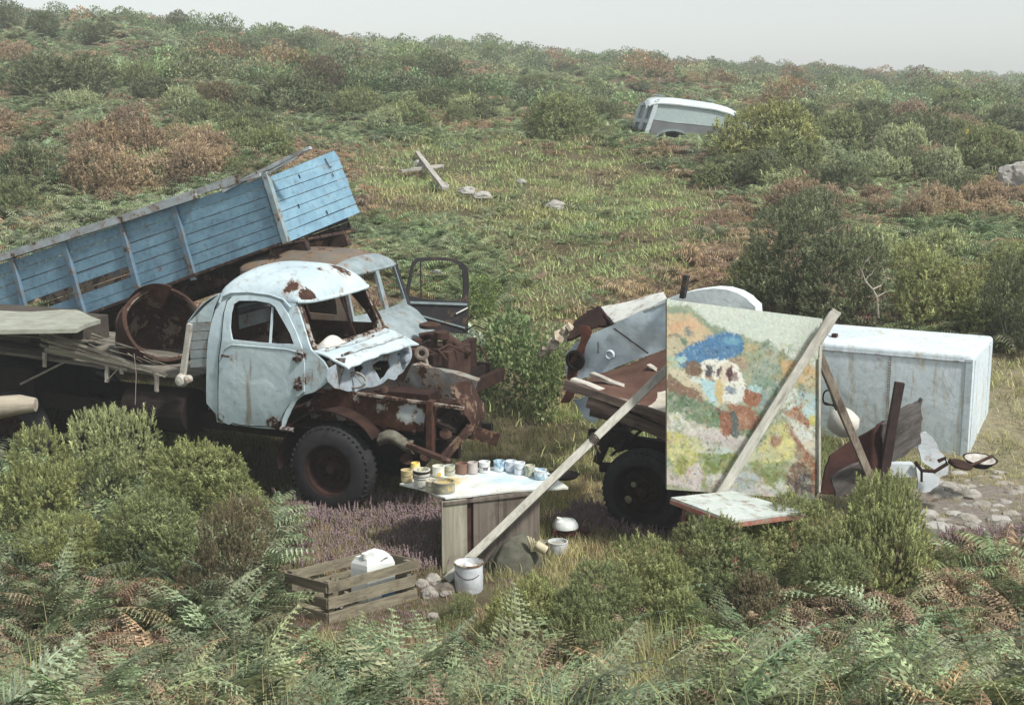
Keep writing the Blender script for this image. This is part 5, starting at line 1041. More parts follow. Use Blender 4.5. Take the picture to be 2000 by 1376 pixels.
q = DY(1648, 852, 15.0); m = MB(); m.lathe([(0, -.14), (.14, -.13), (.175, -.06), (.18, .02), (.15, .11), (.08, .15), (0, .155)], q + Vector((0, .1, .15)), Vector((.35, -.25, .9)), 20, dent=.25)
tag(rest(m.build('plastic_drum', plain('dirty_white_plastic', (.62, .60, .53), (.5, .48, .42), .6, 4), None, True), q), 'rounded off-white plastic container in the grass left of the rotten boards', 'container')
WS = paint('scrap_white', (.58, .62, .64), (.5, .55, .58), amount=.22, scale=5, rust=(.09, .05, .035))
slab('scrap_panel', [(1797, 850), (1812, 845), (1826, 860), (1838, 885), (1852, 900), (1850, 925), (1830, 930), (1822, 915), (1800, 900), (1794, 875)], 14.9, .04, WS, 'crumpled white metal panel leaning on the box body', 'scrap metal', 2.0, .1, 3, 3)
slab('scrap_panel', [(1790, 905), (1812, 918), (1836, 935), (1828, 948), (1806, 960), (1790, 955)], 14.5, .04, WS, 'lower bluish-white bent sheet with ragged edge beside the rubble', 'scrap metal', 2.5, .2, 3, 4)
slab('white_tray', [(1728, 907), (1786, 906), (1788, 930), (1727, 932)], 14.35, .12, WS, 'long white metal tray on its side under the grey timber slab', 'tray', .8, .05, 2, 6)
m = MB(); p_ = [DY(x, y, 14.3) for x, y in ((1788, 902), (1800, 918), (1826, 920), (1850, 905), (1846, 894), (1832, 900))]; m.tube(p_, .022, 7); m.tube([p_[1], DY(1800, 940, 14.3)], .015, 6)
tag(rest(m.build('bent_bracket', RUST, None, True), p_[0]), 'bent rusty bracket lying across the white scrap', 'bracket')
q = DY(1915, 905, 15.0); bs = thing('enamel_basin', q, 'shallow basin with white inside and dark outside below the box corner', 'basin'); bc = q + Vector((.02, .1, -.02))
m = MB(); m.lathe([(0, -.03), (.12, -.03), (.19, .05), (.20, .055), (.185, .055), (.11, -.01), (0, -.015)], bc, Vector((.05, -.12, 1)), 28, dent=.08); m.build('basin_bowl', DARK, bs, True)
m = MB(); m.lathe([(0, .002), (.10, .004), (.175, .052), (.15, .054), (.09, .012), (0, .012)], bc, Vector((.05, -.12, 1)), 24, dent=.05); m.build('white_lining', plain('enamel_white', (.55, .54, .50), (.28, .25, .21), .6), bs, True)
m = MB(); m.tube([DY(1885, 912, 14.8), DY(1912, 902, 14.9), DY(1938, 890, 15.0)], [.015, .018, .02], 6); tag(rest(m.build('stick', RUST_L, None, True), DY(1885, 912, 14.8)), 'brown stick lying across the basin', 'stick')
m = MB(); p_ = [DY(x, y, 14.6) for x, y in ((1854, 899), (1868, 908), (1884, 912))]; m.tube(p_, [.03, .04, .02], 8); m.lathe([(0, 0), (.12, .01), (.13, .03), (0, .04)], DY(1872, 910, 14.6), Vector((.2, -.2, 1)), 14, dent=.6); tag(rest(m.build('rusty_pan', RUST, None, True), p_[0]), 'crushed rusty pan just left of the basin', 'pan')
q = hit(1890, 1045, 9); m = MB(); m.bar(DY(1878, 1040, q.y - .1) , DY(1950, 1078, q.y - .6), .08, .10, jit=.005); tag(rest(m.build('dark_beam', BRK, None, False, .004), q), 'dark short beam lying in heather at the right edge of the rubble', 'beam')
# rubble
for i in range(70):
    x, y = random.uniform(1800, 2010), random.uniform(925, 1040)
    if i > 55: x, y = random.uniform(1760, 2000), random.uniform(1000, 1085)
    q = G(x, y, 0); sz = random.uniform(.03, .10) * random.uniform(.6, 1.3)
    rock(q + Vector((0, 0, .01)), sz * 1.4, sz, sz * .6, i * 1.3, random.choice((ROCK, ROCKP, ROCK)), 'rubble_stone', 'broken pale stone in the rubble patch right of the scrap metal', 'stone', 'stones of the rubble patch', 2, random.uniform(0, 3))
# stones and planks in the meadow beyond
for i, (x, y, w, hh, lab) in enumerate(((822, 338, 30, 26, 'upright pale stone at the top end of the grey planks'), (865, 378, 24, 20, 'round white stone by the lower end of the plank'), (912, 388, 34, 17, 'long white stone in the middle of the meadow row'), (942, 396, 32, 16, 'knobbly white stone at the right end of the row of three'), (1018, 372, 18, 12, 'small white stone alone in the meadow above the row'), (1084, 414, 34, 22, 'wedge-shaped grey stone at the right of the meadow'))):
    q = hit(x, y, 12); d = (q - CAM).length / FPX; rock(q + Vector((0, 0, .10)), w * d * .55, w * d * .4, hh * d * .55, 50 + i * 3.1, ROCKP, 'meadow_stone', lab, 'stone', 'stones in the meadow', 3)
for a, b, lab in (((815, 318), (868, 384), 'long grey plank sloping down between the meadow stones'), ((782, 352), (864, 338), 'bleached plank lying under the sloping plank')):
    p0, p1 = hit(*a, 12) + Vector((0, 0, .22)), hit(*b, 12) + Vector((0, 0, .18)); m = MB(); m.bar(p0, p1, .12, .07, jit=.01); tag(rest(m.build('old_plank', wood('bleached_plank_' + lab[:4], ((.46, .44, .40), (.32, .30, .27), (.18, .16, .14)), p1 - p0), None), p0), lab, 'plank')
q = hit(1985, 368, 15); d = (q - CAM).length / FPX; rock(q + Vector((0, 0, .1)), 36 * d, 26 * d, 34 * d, 91, ROCKP, 'boulder', 'big pale granite boulder half buried in bracken at the far right', 'boulder', None, 4)
for pts, r, lab in ((((-60, 800), (0, 795), (40, 789), (70, 790)), (.10, .10, .085, .06), 'pale weathered log jutting from the left edge'),):
    P_ = [DY(x, y, 11.4) for x, y in pts]; m = MB(); m.tube(P_, list(r), 12); tag(rest(m.build('log', wood('log_bark', ((.42, .38, .30), (.28, .24, .18), (.13, .10, .08)), (1, 0, 0)), None, True), P_[0]), lab, 'log')

# ---------------------------------------------------------------- abandoned van on the hill
q = hit(1300, 284, 12); sc_ = 1.0
K = Frame(q, 0); K.O = q + Vector((-.9, 0, 0)); yv = q.y
def KP(x, y, dy=0.0): return DY(x, y, yv + dy)
van = thing('hillside_van', q, 'pale derelict van tilted nose-down in the scrub on the hill', 'van')
VP = paint('van_paint', (.56, .62, .64), (.48, .54, .56), amount=.12, scale=.8, grime=.5)
def vplate(pts, holes, mat, name, dy=0.0, th=.04, par=van, bev=0.0):
    o = [KP(x, y, dy) for x, y in pts]; m = MB()
    m.plate([(v.x, v.z) for v in o], [[(KP(x, y, dy).x, KP(x, y, dy).z) for x, y in h] for h in holes], lambda a, b, t: Vector((a, yv + dy + th * t, b)), .5); return m.build(name, mat, par, False, bev)
# side: lower dark panel with arch, side window band, roof
vplate([(1272, 234), (1318, 241), (1342, 243), (1400, 249), (1470, 262), (1470, 300), (1340, 300), (1338, 276), (1322, 258), (1300, 255), (1280, 262), (1264, 283), (1258, 283)], [], paint('van_lower', (.17, .18, .185), amount=.12, scale=2), 'lower_side', 0, .05)
vplate([(1280, 202), (1310, 206), (1345, 210), (1400, 215), (1440, 222), (1470, 236), (1470, 262), (1400, 248), (1345, 242), (1318, 240), (1272, 233)], [], paint('van_side', (.42, .50, .50), (.36, .44, .44), amount=.12, scale=1), 'side_panel', .01, .05)
m = MB(); RP = [(1262, 200), (1270, 192), (1285, 189), (1320, 191), (1360, 196), (1395, 201), (1425, 209), (1450, 222)]
def rfn(s, t):
    i = min(len(RP) - 2, int(s * (len(RP) - 1))); k = s * (len(RP) - 1) - i; x = RP[i][0] + (RP[i + 1][0] - RP[i][0]) * k; y = RP[i][1] + (RP[i + 1][1] - RP[i][1]) * k
    v = KP(x, y); Q = 2 * t - 1; return Vector((v.x, yv + 1.5 * t, v.z - .16 * abs(Q) ** 3.5))
m.grid(rfn, 28, 14, (0, 0, -.04)); m.build('roof', VP, van, True)
m = MB(); m.tube([rfn(s, 0) + Vector((0, -.01, -.04)) for s in np.linspace(.1, 1, 14)], .045, 8); m.build('roof_gutter', VP, van, True)
m = MB(); m.bar(KP(1276, 184, .3), KP(1300, 188, .3), .05, .04); m.build('roof_rack_bar', GREY, van); m = MB(); m.bar(KP(1380, 194, .4), KP(1396, 197, .4), .05, .04); m.build('roof_rack_bar', GREY, van)
# rear end: slanting doors, seen narrow
e = [KP(1284, 200), KP(1256, 279), Vector((KP(1233, 271).x, yv + 1.4, KP(1233, 271).z)), Vector((KP(1256, 203).x, yv + 1.4, KP(1256, 203).z))]
ef = lambda a, b, t: (e[0] * (1 - a) + e[3] * a) * (1 - b) + (e[1] * (1 - a) + e[2] * a) * b + Vector((.05 * t, 0, 0))
m = MB(); m.plate([(-.01, -.08), (1, -.03), (1, 1), (-.01, 1)], [[(.12, .05), (.42, .05), (.42, .42), (.12, .42)], [(.56, .05), (.88, .05), (.88, .42), (.56, .42)], [(.14, .52), (.42, .52), (.42, .88), (.14, .88)], [(.58, .52), (.86, .52), (.86, .88), (.58, .88)]], ef, .2); m.build('rear_door', VP, van)
m = MB(); m.plate([(.02, .0), (.98, .0), (.98, .98), (.02, .98)], [], lambda a, b, t: ef(a, b, 0) + Vector((.07 + .02 * t, 0, 0)), .5); m.build('rear_door_inset', paint('van_inset', (.30, .34, .36), amount=.2, scale=2), van)
m = MB(); m.bar(KP(1284, 196, -.01), KP(1255, 282, -.01), .14, .06, up=(0, 1, 0)); m.build('corner_pillar', VP, van, False, .02)
m = MB(); m.bar(KP(1228, 272, 1.2), KP(1254, 281, -.05), .10, .12); m.lathe([(0, 0), (.06, .01), (.06, .06), (0, .07)], KP(1231, 270, .6), Vector((-1, 0, 0)), 12); m.build('rear_bumper', VP, van, False, .01)
wc2 = KP(1312, 284); m = MB()
m.grid(lambda s, t: wc2 + Vector((math.cos(R(170 - 150 * s)) * (.62 + .07 * t), -.10 + .07 * t * 0 + .02, math.sin(R(170 - 150 * s)) * (.45 + .06 * t))), 18, 2, (0, .12, 0)); m.build('wheel_arch', GREY, van, True)
wheel(van, wc2 + Vector((0, .02, -.10)), Vector((0, 1, 0)), .38, .2, .24, False)
m = MB(); m.box(Vector((KP(1262, 283).x, yv + .08, q.z + .1)), Vector((3.2, 0, 0)), Vector((0, 1.3, 0)), Vector((0, 0, .1))); m.build('floor', DARK, van)
m = MB(); m.plate([(KP(1280, 205).x, KP(1280, 205).z - .1), (KP(1470, 240).x, KP(1470, 240).z), (KP(1470, 300).x, KP(1470, 300).z), (KP(1262, 283).x, KP(1262, 283).z)], [], lambda a, b, t: Vector((a, yv + 1.42 + .04 * t, b)), .6); m.build('far_side', VP, van)
# ---------------------------------------------------------------- plants: shapes
def npmesh(name, V, F, mats, fm=None):
    me = bpy.data.meshes.new(name); V = np.asarray(V, np.float32); F = np.asarray(F, np.int32)
    me.vertices.add(len(V)); me.vertices.foreach_set('co', V.ravel()); me.loops.add(F.size); me.loops.foreach_set('vertex_index', F.ravel())
    me.polygons.add(len(F)); me.polygons.foreach_set('loop_start', np.arange(0, F.size, F.shape[1], dtype=np.int32)); me.polygons.foreach_set('loop_total', np.full(len(F), F.shape[1], np.int32))
    for m_ in mats: me.materials.append(m_)
    if fm is not None: me.polygons.foreach_set('material_index', np.asarray(fm, np.int32))
    me.update(); me.validate(); return me
def frames(d, roll):
    d = d / (np.linalg.norm(d, axis=1, keepdims=True) + 1e-9); ref = np.where(np.abs(d[:, 2:3]) > .95, np.array([[1., 0, 0]]), np.array([[0, 0, 1.]]))
    a = np.cross(ref, d); a /= np.linalg.norm(a, axis=1, keepdims=True); b = np.cross(d, a); c, s = np.cos(roll)[:, None], np.sin(roll)[:, None]
    return a * c + b * s, -a * s + b * c, d
def stamp(pV, pF, P, D, roll, sc):
    """copies of a small shape (its z axis along D) at every point"""
    X, Y, Z = frames(D, roll); pV = np.asarray(pV, float); n = len(pV)
    V = P[:, None, :] + sc[:, None, None] * (pV[None, :, 0:1] * X[:, None] + pV[None, :, 1:2] * Y[:, None] + pV[None, :, 2:3] * Z[:, None])
    F = np.asarray(pF)[None] + (np.arange(len(P)) * n)[:, None, None]
    return V.reshape(-1, 3), F.reshape(-1, np.asarray(pF).shape[1])
def join(parts):
    V = []; F = []; M = []; o = 0
    for v, f, m_ in parts: V.append(v); F.append(f + o); M += [m_] * len(f); o += len(v)
    return np.vstack(V), np.vstack(F), M
def shoot_shape(needles=15, L=1.0, w=.06, nl=.40):
    V = [(-w, -w * .6, 0), (w, -w * .6, 0), (0, w, 0), (0, 0, L)]; F = [(0, 1, 3), (1, 2, 3), (2, 0, 3)]
    for k in range(needles):
        z = .08 + .86 * k / needles; a = k * 2.4; r = nl * (1.1 - .55 * z); c, s = math.cos(a), math.sin(a); n = len(V); q = w * 1.1
        V += [(-s * q, c * q, z * L), (s * q, -c * q, z * L), (c * r, s * r, z * L + r * .75)]; F.append((n, n + 1, n + 2))
    return V, F
def leaf_shape(): return [(0, 0, 0), (.30, .10, .45), (0, 0, 1.0), (-.30, .10, .45)], [(0, 1, 2), (0, 2, 3)]
def lobes(seed, n=14, tall=1.0):
    r = np.random.default_rng(seed); L = []
    for k in range(n):
        a = r.random() * 6.28; d = r.random() ** .5 * .68; z = (.15 + .62 * r.random() * (1 - d * .55)) * tall; L.append((d * math.cos(a), d * math.sin(a), z, r.uniform(.16, .40)))
    L.append((0, 0, .35 * tall, .42)); L.append((r.uniform(-.2, .2), r.uniform(-.2, .2), .62 * tall, .30)); return L
def lobe_points(L, n, seed, inner=.25):
    r = np.random.default_rng(seed); P = []; D = []
    w = np.array([l[3] ** 2 for l in L]); idx = r.choice(len(L), n * 3, p=w / w.sum()); v = r.normal(size=(n * 3, 3)); v /= np.linalg.norm(v, axis=1, keepdims=True)
    A = np.array(L); depth = np.where(r.random(n * 3) < inner, r.uniform(.5, .95, n * 3), r.uniform(.93, 1.06, n * 3)); p = A[idx, :3] + v * A[idx, 3:4] * depth[:, None]
    keep = p[:, 2] > .02
    for k in range(len(L)):
        dd = np.linalg.norm(p - A[k, :3], axis=1) / A[k, 3]; keep &= ~((dd < .72) & (idx != k))
    p, v = p[keep][:n], v[keep][:n]; return p, v
def gorse_mesh(name, seed, n=1900, size=.085, mat=None, shape=None, inner=.3, up=.30, tall=1.0):
    L = lobes(seed, tall=tall); P, D = lobe_points(L, n, seed + 50, inner); r = np.random.default_rng(seed + 9)
    d = D * (1 - up) + np.array([0, 0, up]) + r.normal(0, .22, P.shape); pv, pf = shape or shoot_shape()
    V, F = stamp(pv, pf, P, d, r.random(len(P)) * 6.28, size * r.uniform(.6, 1.45, len(P)))
    # light and dark clumps: a few long leaders standing out of the outline
    k = r.choice(len(P), len(P) // 4); V2, F2 = stamp(pv, pf, P[k] + D[k] * .02, d[k] * .6 + np.array([0, 0, .5]), r.random(len(k)) * 6.28, size * r.uniform(.9, 1.6, len(k)) * np.where(r.random(len(k)) < .10, 1.9, 1.0))
    V, F, M = join([(V, F, 0), (V2, F2, 1)]); return npmesh(name, V, F, [mat or LEAF_O, LEAF_T], M)
def stems_mesh(name, seed, n=16, mat=None, hi=.8, r0=.014):
    m = MB(); r = random.Random(seed)
    for k in range(n):
        a = r.random() * 6.28; d = r.uniform(.2, .8); e = Vector((math.cos(a) * d, math.sin(a) * d, r.uniform(.35, hi))); b = Vector((math.cos(a) * .08, math.sin(a) * .08, -.05)); mid = b.lerp(e, .5) + Vector((r.uniform(-.08, .08), r.uniform(-.08, .08), .02))
        m.tube([b, mid, e], [r0, r0 * .7, r0 * .25], 4, False)
        e2 = mid + Vector((r.uniform(-.25, .25), r.uniform(-.25, .25), r.uniform(.1, .3))); m.tube([mid, e2], [r0 * .55, r0 * .2], 4, False)
    me = bpy.data.meshes.new(name); me.from_pydata([tuple(v) for v in m.v], [], m.f); me.materials.append(mat or STEM); return me
def frond(L, pairs, detail, droop, curl, seed):
    """one bracken frond: base at 0, leaning along +x"""
    r = random.Random(seed); V = []; F = []
    def tri(a, b, c): n = len(V); V.extend((tuple(a), tuple(b), tuple(c))); F.append((n, n + 1, n + 2))
    bend_ = r.uniform(-.28, .28); droop *= r.uniform(.75, 1.2)
    def mid(t):
        return Vector((L * (.10 * t + .80 * t * t * (1.05 - .2 * t)), L * bend_ * t * t, L * (.72 * t - droop * t ** 2.6)))
    pts = [mid(k / 10) for k in range(11)]
    for a, b in zip(pts[:-1], pts[1:]):
        w = .006 * L * 1.6; tri(a + Vector((0, w, 0)), a - Vector((0, w, 0)), b); tri(a + Vector((0, 0, w)), a - Vector((0, 0, w)), b)
    for k in range(pairs):
        t = .26 + .74 * (k / pairs) ** .92; p = mid(t); dx = (mid(min(1, t + .02)) - mid(t - .02)).normalized(); q = (t - .26) / .74
        ln = L * .27 * (1 - q) ** .75 * (.75 + .25 * min(1, q * 6)) + .012 * L
        for sgn in (-1, 1):
            if r.random() < .05: continue
            side = Vector((0, sgn, 0)); dirv = (side * .93 + dx * .38 + Vector((0, 0, r.uniform(-.12, .10) - .10 - curl * .5))).normalized(); up = dirv.cross(dx) * -sgn
            l2 = ln * r.uniform(.82, 1.08); wd = L * .027 * (1 - q * .45)
            if not detail:
                tip = p + dirv * l2 - Vector((0, 0, l2 * (.25 + curl))); m1 = p + dirv * l2 * .45 - Vector((0, 0, l2 * .05)); tri(p, m1 + dx * wd, tip); tri(p, tip, m1 - dx * wd)
            else:
                nl = max(3, int(5 * l2 / (L * .27)))
                for j in range(nl):
                    u = (j + .4) / nl; c = p + dirv * l2 * u - Vector((0, 0, l2 * (.22 + curl) * u * u)); hw = wd * 1.25 * (1 - u) ** .7 + .002; e = l2 / nl * .62
                    for s2 in (-1, 1): tri(c - dirv * e * .8, c + dirv * e * .8, c + dx * s2 * hw + dirv * e * .9 - Vector((0, 0, hw * (.1 + curl))))
                tri(p + dx * wd * .55, p - dx * wd * .55, p + dirv * l2 - Vector((0, 0, l2 * (.22 + curl))))
    return np.array(V), np.array(F)
def rotz(V, a): c, s = math.cos(a), math.sin(a); return V @ np.array([[c, s, 0], [-s, c, 0], [0, 0, 1]])
def roty(V, a): c, s = math.cos(a), math.sin(a); return V @ np.array([[c, 0, -s], [0, 1, 0], [s, 0, c]])
def clump_mesh(name, seed, n, detail, droop, curl, L=1.0, mat=None):
    r = random.Random(seed); parts = []
    for k in range(n):
        V, F = frond(L * r.uniform(.7, 1.1), 17 if detail else 13, detail, droop * r.uniform(.7, 1.3), curl * r.uniform(.6, 1.4), seed * 31 + k)
        V = roty(V, r.uniform(-.25, .15)); V = rotz(V, k * 6.283 / n + r.uniform(-.5, .5)); parts.append((V + np.array([r.uniform(-.06, .06), r.uniform(-.06, .06), 0]), F, 0))
    V, F, M = join(parts); return npmesh(name, V, F, [mat or LEAF_I], M)
def tuft_mesh(name, seed, n, h, w, lean=.5, spread=.1, heads=0):
    r = random.Random(seed); V = []; F = []
    for k in range(n):
        a = r.random() * 6.28; c, s = math.cos(a), math.sin(a); b = Vector((r.gauss(0, spread), r.gauss(0, spread), 0)); hh = h * r.uniform(.5, 1.15); ln = hh * lean * r.uniform(.3, 1.3)
        p1 = b + Vector((c * ln * .3, s * ln * .3, hh * .6)); p2 = b + Vector((c * ln, s * ln, hh * r.uniform(.8, 1.0))); sd = Vector((-s, c, 0)) * w
        i = len(V); V += [tuple(b - sd), tuple(b + sd), tuple(p1 + sd * .7), tuple(p1 - sd * .7), tuple(p2)]; F += [(i, i + 1, i + 2), (i, i + 2, i + 3), (i + 3, i + 2, i + 4)]
    return npmesh(name, V, F, [LEAF_I])
def heather_mesh(name, seed, n=46, h=.2, pink=.7):
    r = np.random.default_rng(seed); P = np.c_[r.normal(0, .10, n), r.normal(0, .10, n), np.zeros(n)]; D = np.c_[P[:, 0] * 2.2, P[:, 1] * 2.2, np.ones(n) * .8] + r.normal(0, .12, (n, 3)); sc = h * r.uniform(.6, 1.2, n); ro = r.random(n) * 6.28
    gv, gf = shoot_shape(9, .75, .02, .10); fv, ff = shoot_shape(8, .42, .05, .085); fv = [(x, y, z + .6) for x, y, z in fv]
    V1, F1 = stamp(gv, gf, P, D, ro, sc); k = r.random(n) < pink; V2, F2 = stamp(fv, ff, P[k], D[k], ro[k], sc[k]); V, F, M = join([(V1, F1, 0), (V2, F2, 1)]); return npmesh(name, V, F, [LEAF_I, FLOWER], M)
def scrub_mesh(name, seed, n=650, size=.085):
    L = lobes(seed, 7); P, D = lobe_points(L, n, seed + 3, .15); r = np.random.default_rng(seed); pv, pf = leaf_shape(); d = D * .6 + np.array([0, 0, .4]) + r.normal(0, .35, P.shape)
    V, F = stamp(pv, pf, P, d, r.random(len(P)) * 6.28, size * r.uniform(.6, 1.5, len(P))); return npmesh(name, V, F, [LEAF_I])

def scatter(name, protos, pts, kind):
    """one 'stuff' object: pts = list of (x,y,z, rx,ry,rz, scale, variant, (r,g,b))"""
    me = bpy.data.meshes.new(name); n = len(pts); A_ = np.array([p[:7] for p in pts], np.float32); me.vertices.add(n); me.vertices.foreach_set('co', A_[:, :3].ravel())
    a = me.attributes.new('rot', 'FLOAT_VECTOR', 'POINT'); a.data.foreach_set('vector', A_[:, 3:6].ravel()); a = me.attributes.new('scl', 'FLOAT', 'POINT'); a.data.foreach_set('value', A_[:, 6].copy())
    a = me.attributes.new('var', 'INT', 'POINT'); a.data.foreach_set('value', np.array([p[7] for p in pts], np.int32)); a = me.attributes.new('tint', 'FLOAT_COLOR', 'POINT'); a.data.foreach_set('color', np.array([(*p[8], 1) for p in pts], np.float32).ravel())
    o = bpy.data.objects.new(name, me); C.objects.link(o); tag(o, kind='stuff')
    g = bpy.data.node_groups.new(name + '_nodes', 'GeometryNodeTree'); g.interface.new_socket('Geometry', in_out='INPUT', socket_type='NodeSocketGeometry'); g.interface.new_socket('Geometry', in_out='OUTPUT', socket_type='NodeSocketGeometry')
    gi, go, jn = g.nodes.new('NodeGroupInput'), g.nodes.new('NodeGroupOutput'), g.nodes.new('GeometryNodeJoinGeometry')
    def at(nm, t): q = g.nodes.new('GeometryNodeInputNamedAttribute'); q.data_type = t; q.inputs[0].default_value = nm; return q.outputs[0]
    rt, sc, vr = at('rot', 'FLOAT_VECTOR'), at('scl', 'FLOAT'), at('var', 'INT')
    for k, me_ in enumerate(protos):
        po = bpy.data.objects.new(name + '_source', me_); oi = g.nodes.new('GeometryNodeObjectInfo'); oi.inputs['Object'].default_value = po; oi.transform_space = 'ORIGINAL'
        cp = g.nodes.new('FunctionNodeCompare'); cp.data_type = 'INT'; cp.operation = 'EQUAL'; g.links.new(vr, cp.inputs[2]); cp.inputs[3].default_value = k
        ip = g.nodes.new('GeometryNodeInstanceOnPoints'); g.links.new(gi.outputs[0], ip.inputs['Points']); g.links.new(cp.outputs[0], ip.inputs['Selection']); g.links.new(oi.outputs['Geometry'], ip.inputs['Instance']); g.links.new(rt, ip.inputs['Rotation']); g.links.new(sc, ip.inputs['Scale']); g.links.new(ip.outputs[0], jn.inputs[0])
    g.links.new(jn.outputs[0], go.inputs[0]); md = o.modifiers.new('scatter', 'NODES'); md.node_group = g; return o
def jit(c, k=.25): a = random.uniform(1 - k, 1 + k); return tuple(max(.004, v * a * random.uniform(.9, 1.1)) for v in c)
def blend(a, b, t): return tuple(a[i] + (b[i] - a[i]) * t for i in range(3))
def nz(x, y, f, s=0.0): return noise.noise(Vector((x * f, y * f, s))) * .5 + .5

# colours of the living things
G_FERN, G_PALE, G_BROWN, G_RUST, G_GRASS, G_LIME, G_STRAW = (.090, .115, .066), (.142, .172, .122), (.180, .140, .100), (.130, .096, .075), (.100, .125, .050), (.150, .182, .082), (.20, .18, .10)
def inpoly(x, y, P):
    c = False; j = len(P) - 1
    for i in range(len(P)):
        xi, yi = P[i]; xj, yj = P[j]
        if (yi > y) != (yj > y) and x < (xj - xi) * (y - yi) / (yj - yi) + xi: c = not c
        j = i
    return c
gpoly = lambda pts: [tuple(hit(x, y, 6).xy) for x, y in pts]
LORRY_FOOT = [tuple(A.P(f, w, 0).xy) for f, w in ((-8, -.1), (1.7, -.1), (1.7, 4.4), (-8, 4.4))]
FLAT_FOOT = [tuple(B.P(f, w, 0).xy) for f, w in ((-.7, -.1), (3, -.1), (3, 2.2), (-.7, 2.2))]
BOX_FOOT = [tuple(V.P(f, w, 0).xy) for f, w in ((-2.8, -.1), (.1, -.1), (.1, 1.7), (-2.8, 1.7))]
CRATE_FOOT = [tuple((N0 + ux * a + uy * b).xy) for a, b in ((-.03, -.03), (lx + .03, -.03), (lx + .03, ly + .03), (-.03, ly + .03))]
TAB_FOOT = [tuple((b0 + bd * a + bn * b).xy) for a, b in ((-.02, -.03), (L + .02, -.03), (L, .66), (0, .66))]
YARD = gpoly([(530, 1000), (548, 1120), (560, 1245), (760, 1240), (880, 1180), (1000, 1150), (1330, 1130), (1500, 1050), (1780, 1010), (1850, 1100), (2080, 1100), (2150, 700), (1930, 690), (1900, 660), (1150, 760), (1000, 690), (930, 700)])
MEADOW = gpoly([(720, 280), (1000, 275), (1230, 300), (1330, 360), (1420, 400), (1380, 480), (1320, 560), (1180, 560), (1100, 700), (940, 700), (1000, 560), (900, 470), (700, 420), (690, 340)])
SAND = gpoly([(1925, 690), (2150, 690), (2150, 1090), (1780, 1060), (1790, 930), (1900, 920)])
def foot(x, y): return inpoly(x, y, LORRY_FOOT) or inpoly(x, y, FLAT_FOOT) or inpoly(x, y, BOX_FOOT) or inpoly(x, y, CRATE_FOOT) or inpoly(x, y, TAB_FOOT)

# ---------------------------------------------------------------- bracken
near_g = [clump_mesh('fern_near_%d' % i, i + 1, 1, True, (.32, .42, .50, .58)[i], (.03, .08, .15, .10)[i]) for i in range(4)]
near_b = [clump_mesh('fern_brown_%d' % i, i + 11, 1, True, (.44, .54, .62)[i], (.3, .5, .8)[i]) for i in range(3)]
mid_g = [clump_mesh('fern_mid_%d' % i, i + 21, 7, False, .50, .12) for i in range(3)]
mid_b = [clump_mesh('fern_midbrown_%d' % i, i + 31, 7, False, .66, .38) for i in range(2)]
pts = []
for _ in range(14500):                                              # foreground: single fronds
    y = random.uniform(6.0, 12.4); x = random.uniform(-.58, .56) * y * 1.05
    lim = 9.7 + .7 * nz(x, y, .5, 4) + (2.0 if x < -2.2 else 0) + (1.7 if x > .9 else 0)
    if y > lim or inpoly(x, y, YARD) or foot(x, y): continue
    z = T(x, y); u, v = proj((x, y, z + .3))
    br = .50 + 1.2 * (nz(x, y, .75, 7) - .5) * 2
    br += .55 * math.exp(-((u - 1750) / 380) ** 2 - ((v - 1180) / 110) ** 2) + .25 * math.exp(-((u - 250) / 260) ** 2 - ((v - 1150) / 90) ** 2) + .35 * math.exp(-((u - 1150) / 260) ** 2 - ((v - 1290) / 60) ** 2)
    br -= .5 * math.exp(-((u - 1600) / 260) ** 2 - ((v - 1340) / 60) ** 2) + .4 * math.exp(-((u - 500) / 240) ** 2 - ((v - 1290) / 100) ** 2)
    if math.exp(-((u - 1300) / 110) ** 2 - ((v - 1350) / 60) ** 2) > .5 and random.random() < .8: continue
    brown = random.random() < br
    if nz(x, y, 1.3, 20) < .30: continue
    c = jit(blend(G_BROWN, G_RUST, random.random()), .45) if brown else jit(blend(G_FERN, G_PALE, max(0, min(1, (nz(x, y, .9, 2) - .35) * 2.2 + random.uniform(-.3, .3)))), .4)
    az = random.uniform(0, 6.28) if random.random() < .35 else random.gauss(-1.57, .9); s = random.uniform(.48, .98) * (.95 if brown else 1)
    pts.append((x, y, z - .02, random.uniform(-.45, .45), random.uniform(-.6, .2), az, s, (4 + random.randrange(3)) if brown else random.randrange(4), c))
nearpts = pts
mpts = []
for _ in range(48000):                                              # hillside: whole plants
    y = 12.5 + 95 * random.random() ** 1.5; x = random.uniform(-.60, .56) * y * 1.02
    if inpoly(x, y, YARD) or foot(x, y) or inpoly(x, y, SAND): continue
    md = inpoly(x, y, MEADOW)
    if md and random.random() < .55 + (.3 if x < 4 and nz(x, y, .35, 15) < .55 else 0): continue
    if y < 17 and x > -2.5 and x < 3: continue
    if random.random() < (.25 if y < 40 else .1): continue
    z = T(x, y); n1 = nz(x, y, .16, 5); n2 = nz(x, y, .6, 8); s_ = x / y
    br = .12 + (n1 - .46) * 3 + (n2 - .5) * 1.5 + (.55 if s_ > .1 and y < 36 else -.05) + (.2 if md else 0); brown = random.random() < br
    c = jit(blend(G_BROWN, G_RUST, n2), .3) if brown else jit(blend(G_FERN, blend(G_PALE, G_LIME, .35 if s_ > -.1 else .1), max(0, min(1, (nz(x, y, .3, 1) - .3) * 1.8))), .3)
    mpts.append((x, y, z - .04, random.uniform(-.15, .15), random.uniform(-.15, .15), random.uniform(0, 6.28), random.uniform(.35, .8) * (.75 + .7 * nz(x, y, .25, 30)) * (.6 if md else 1) * (1 + max(0, y - 35) * .010), 7 + random.randrange(3) if not brown else 10 + random.randrange(2), c))
scatter('bracken', near_g + near_b + mid_g + mid_b, nearpts + mpts, 'stuff')
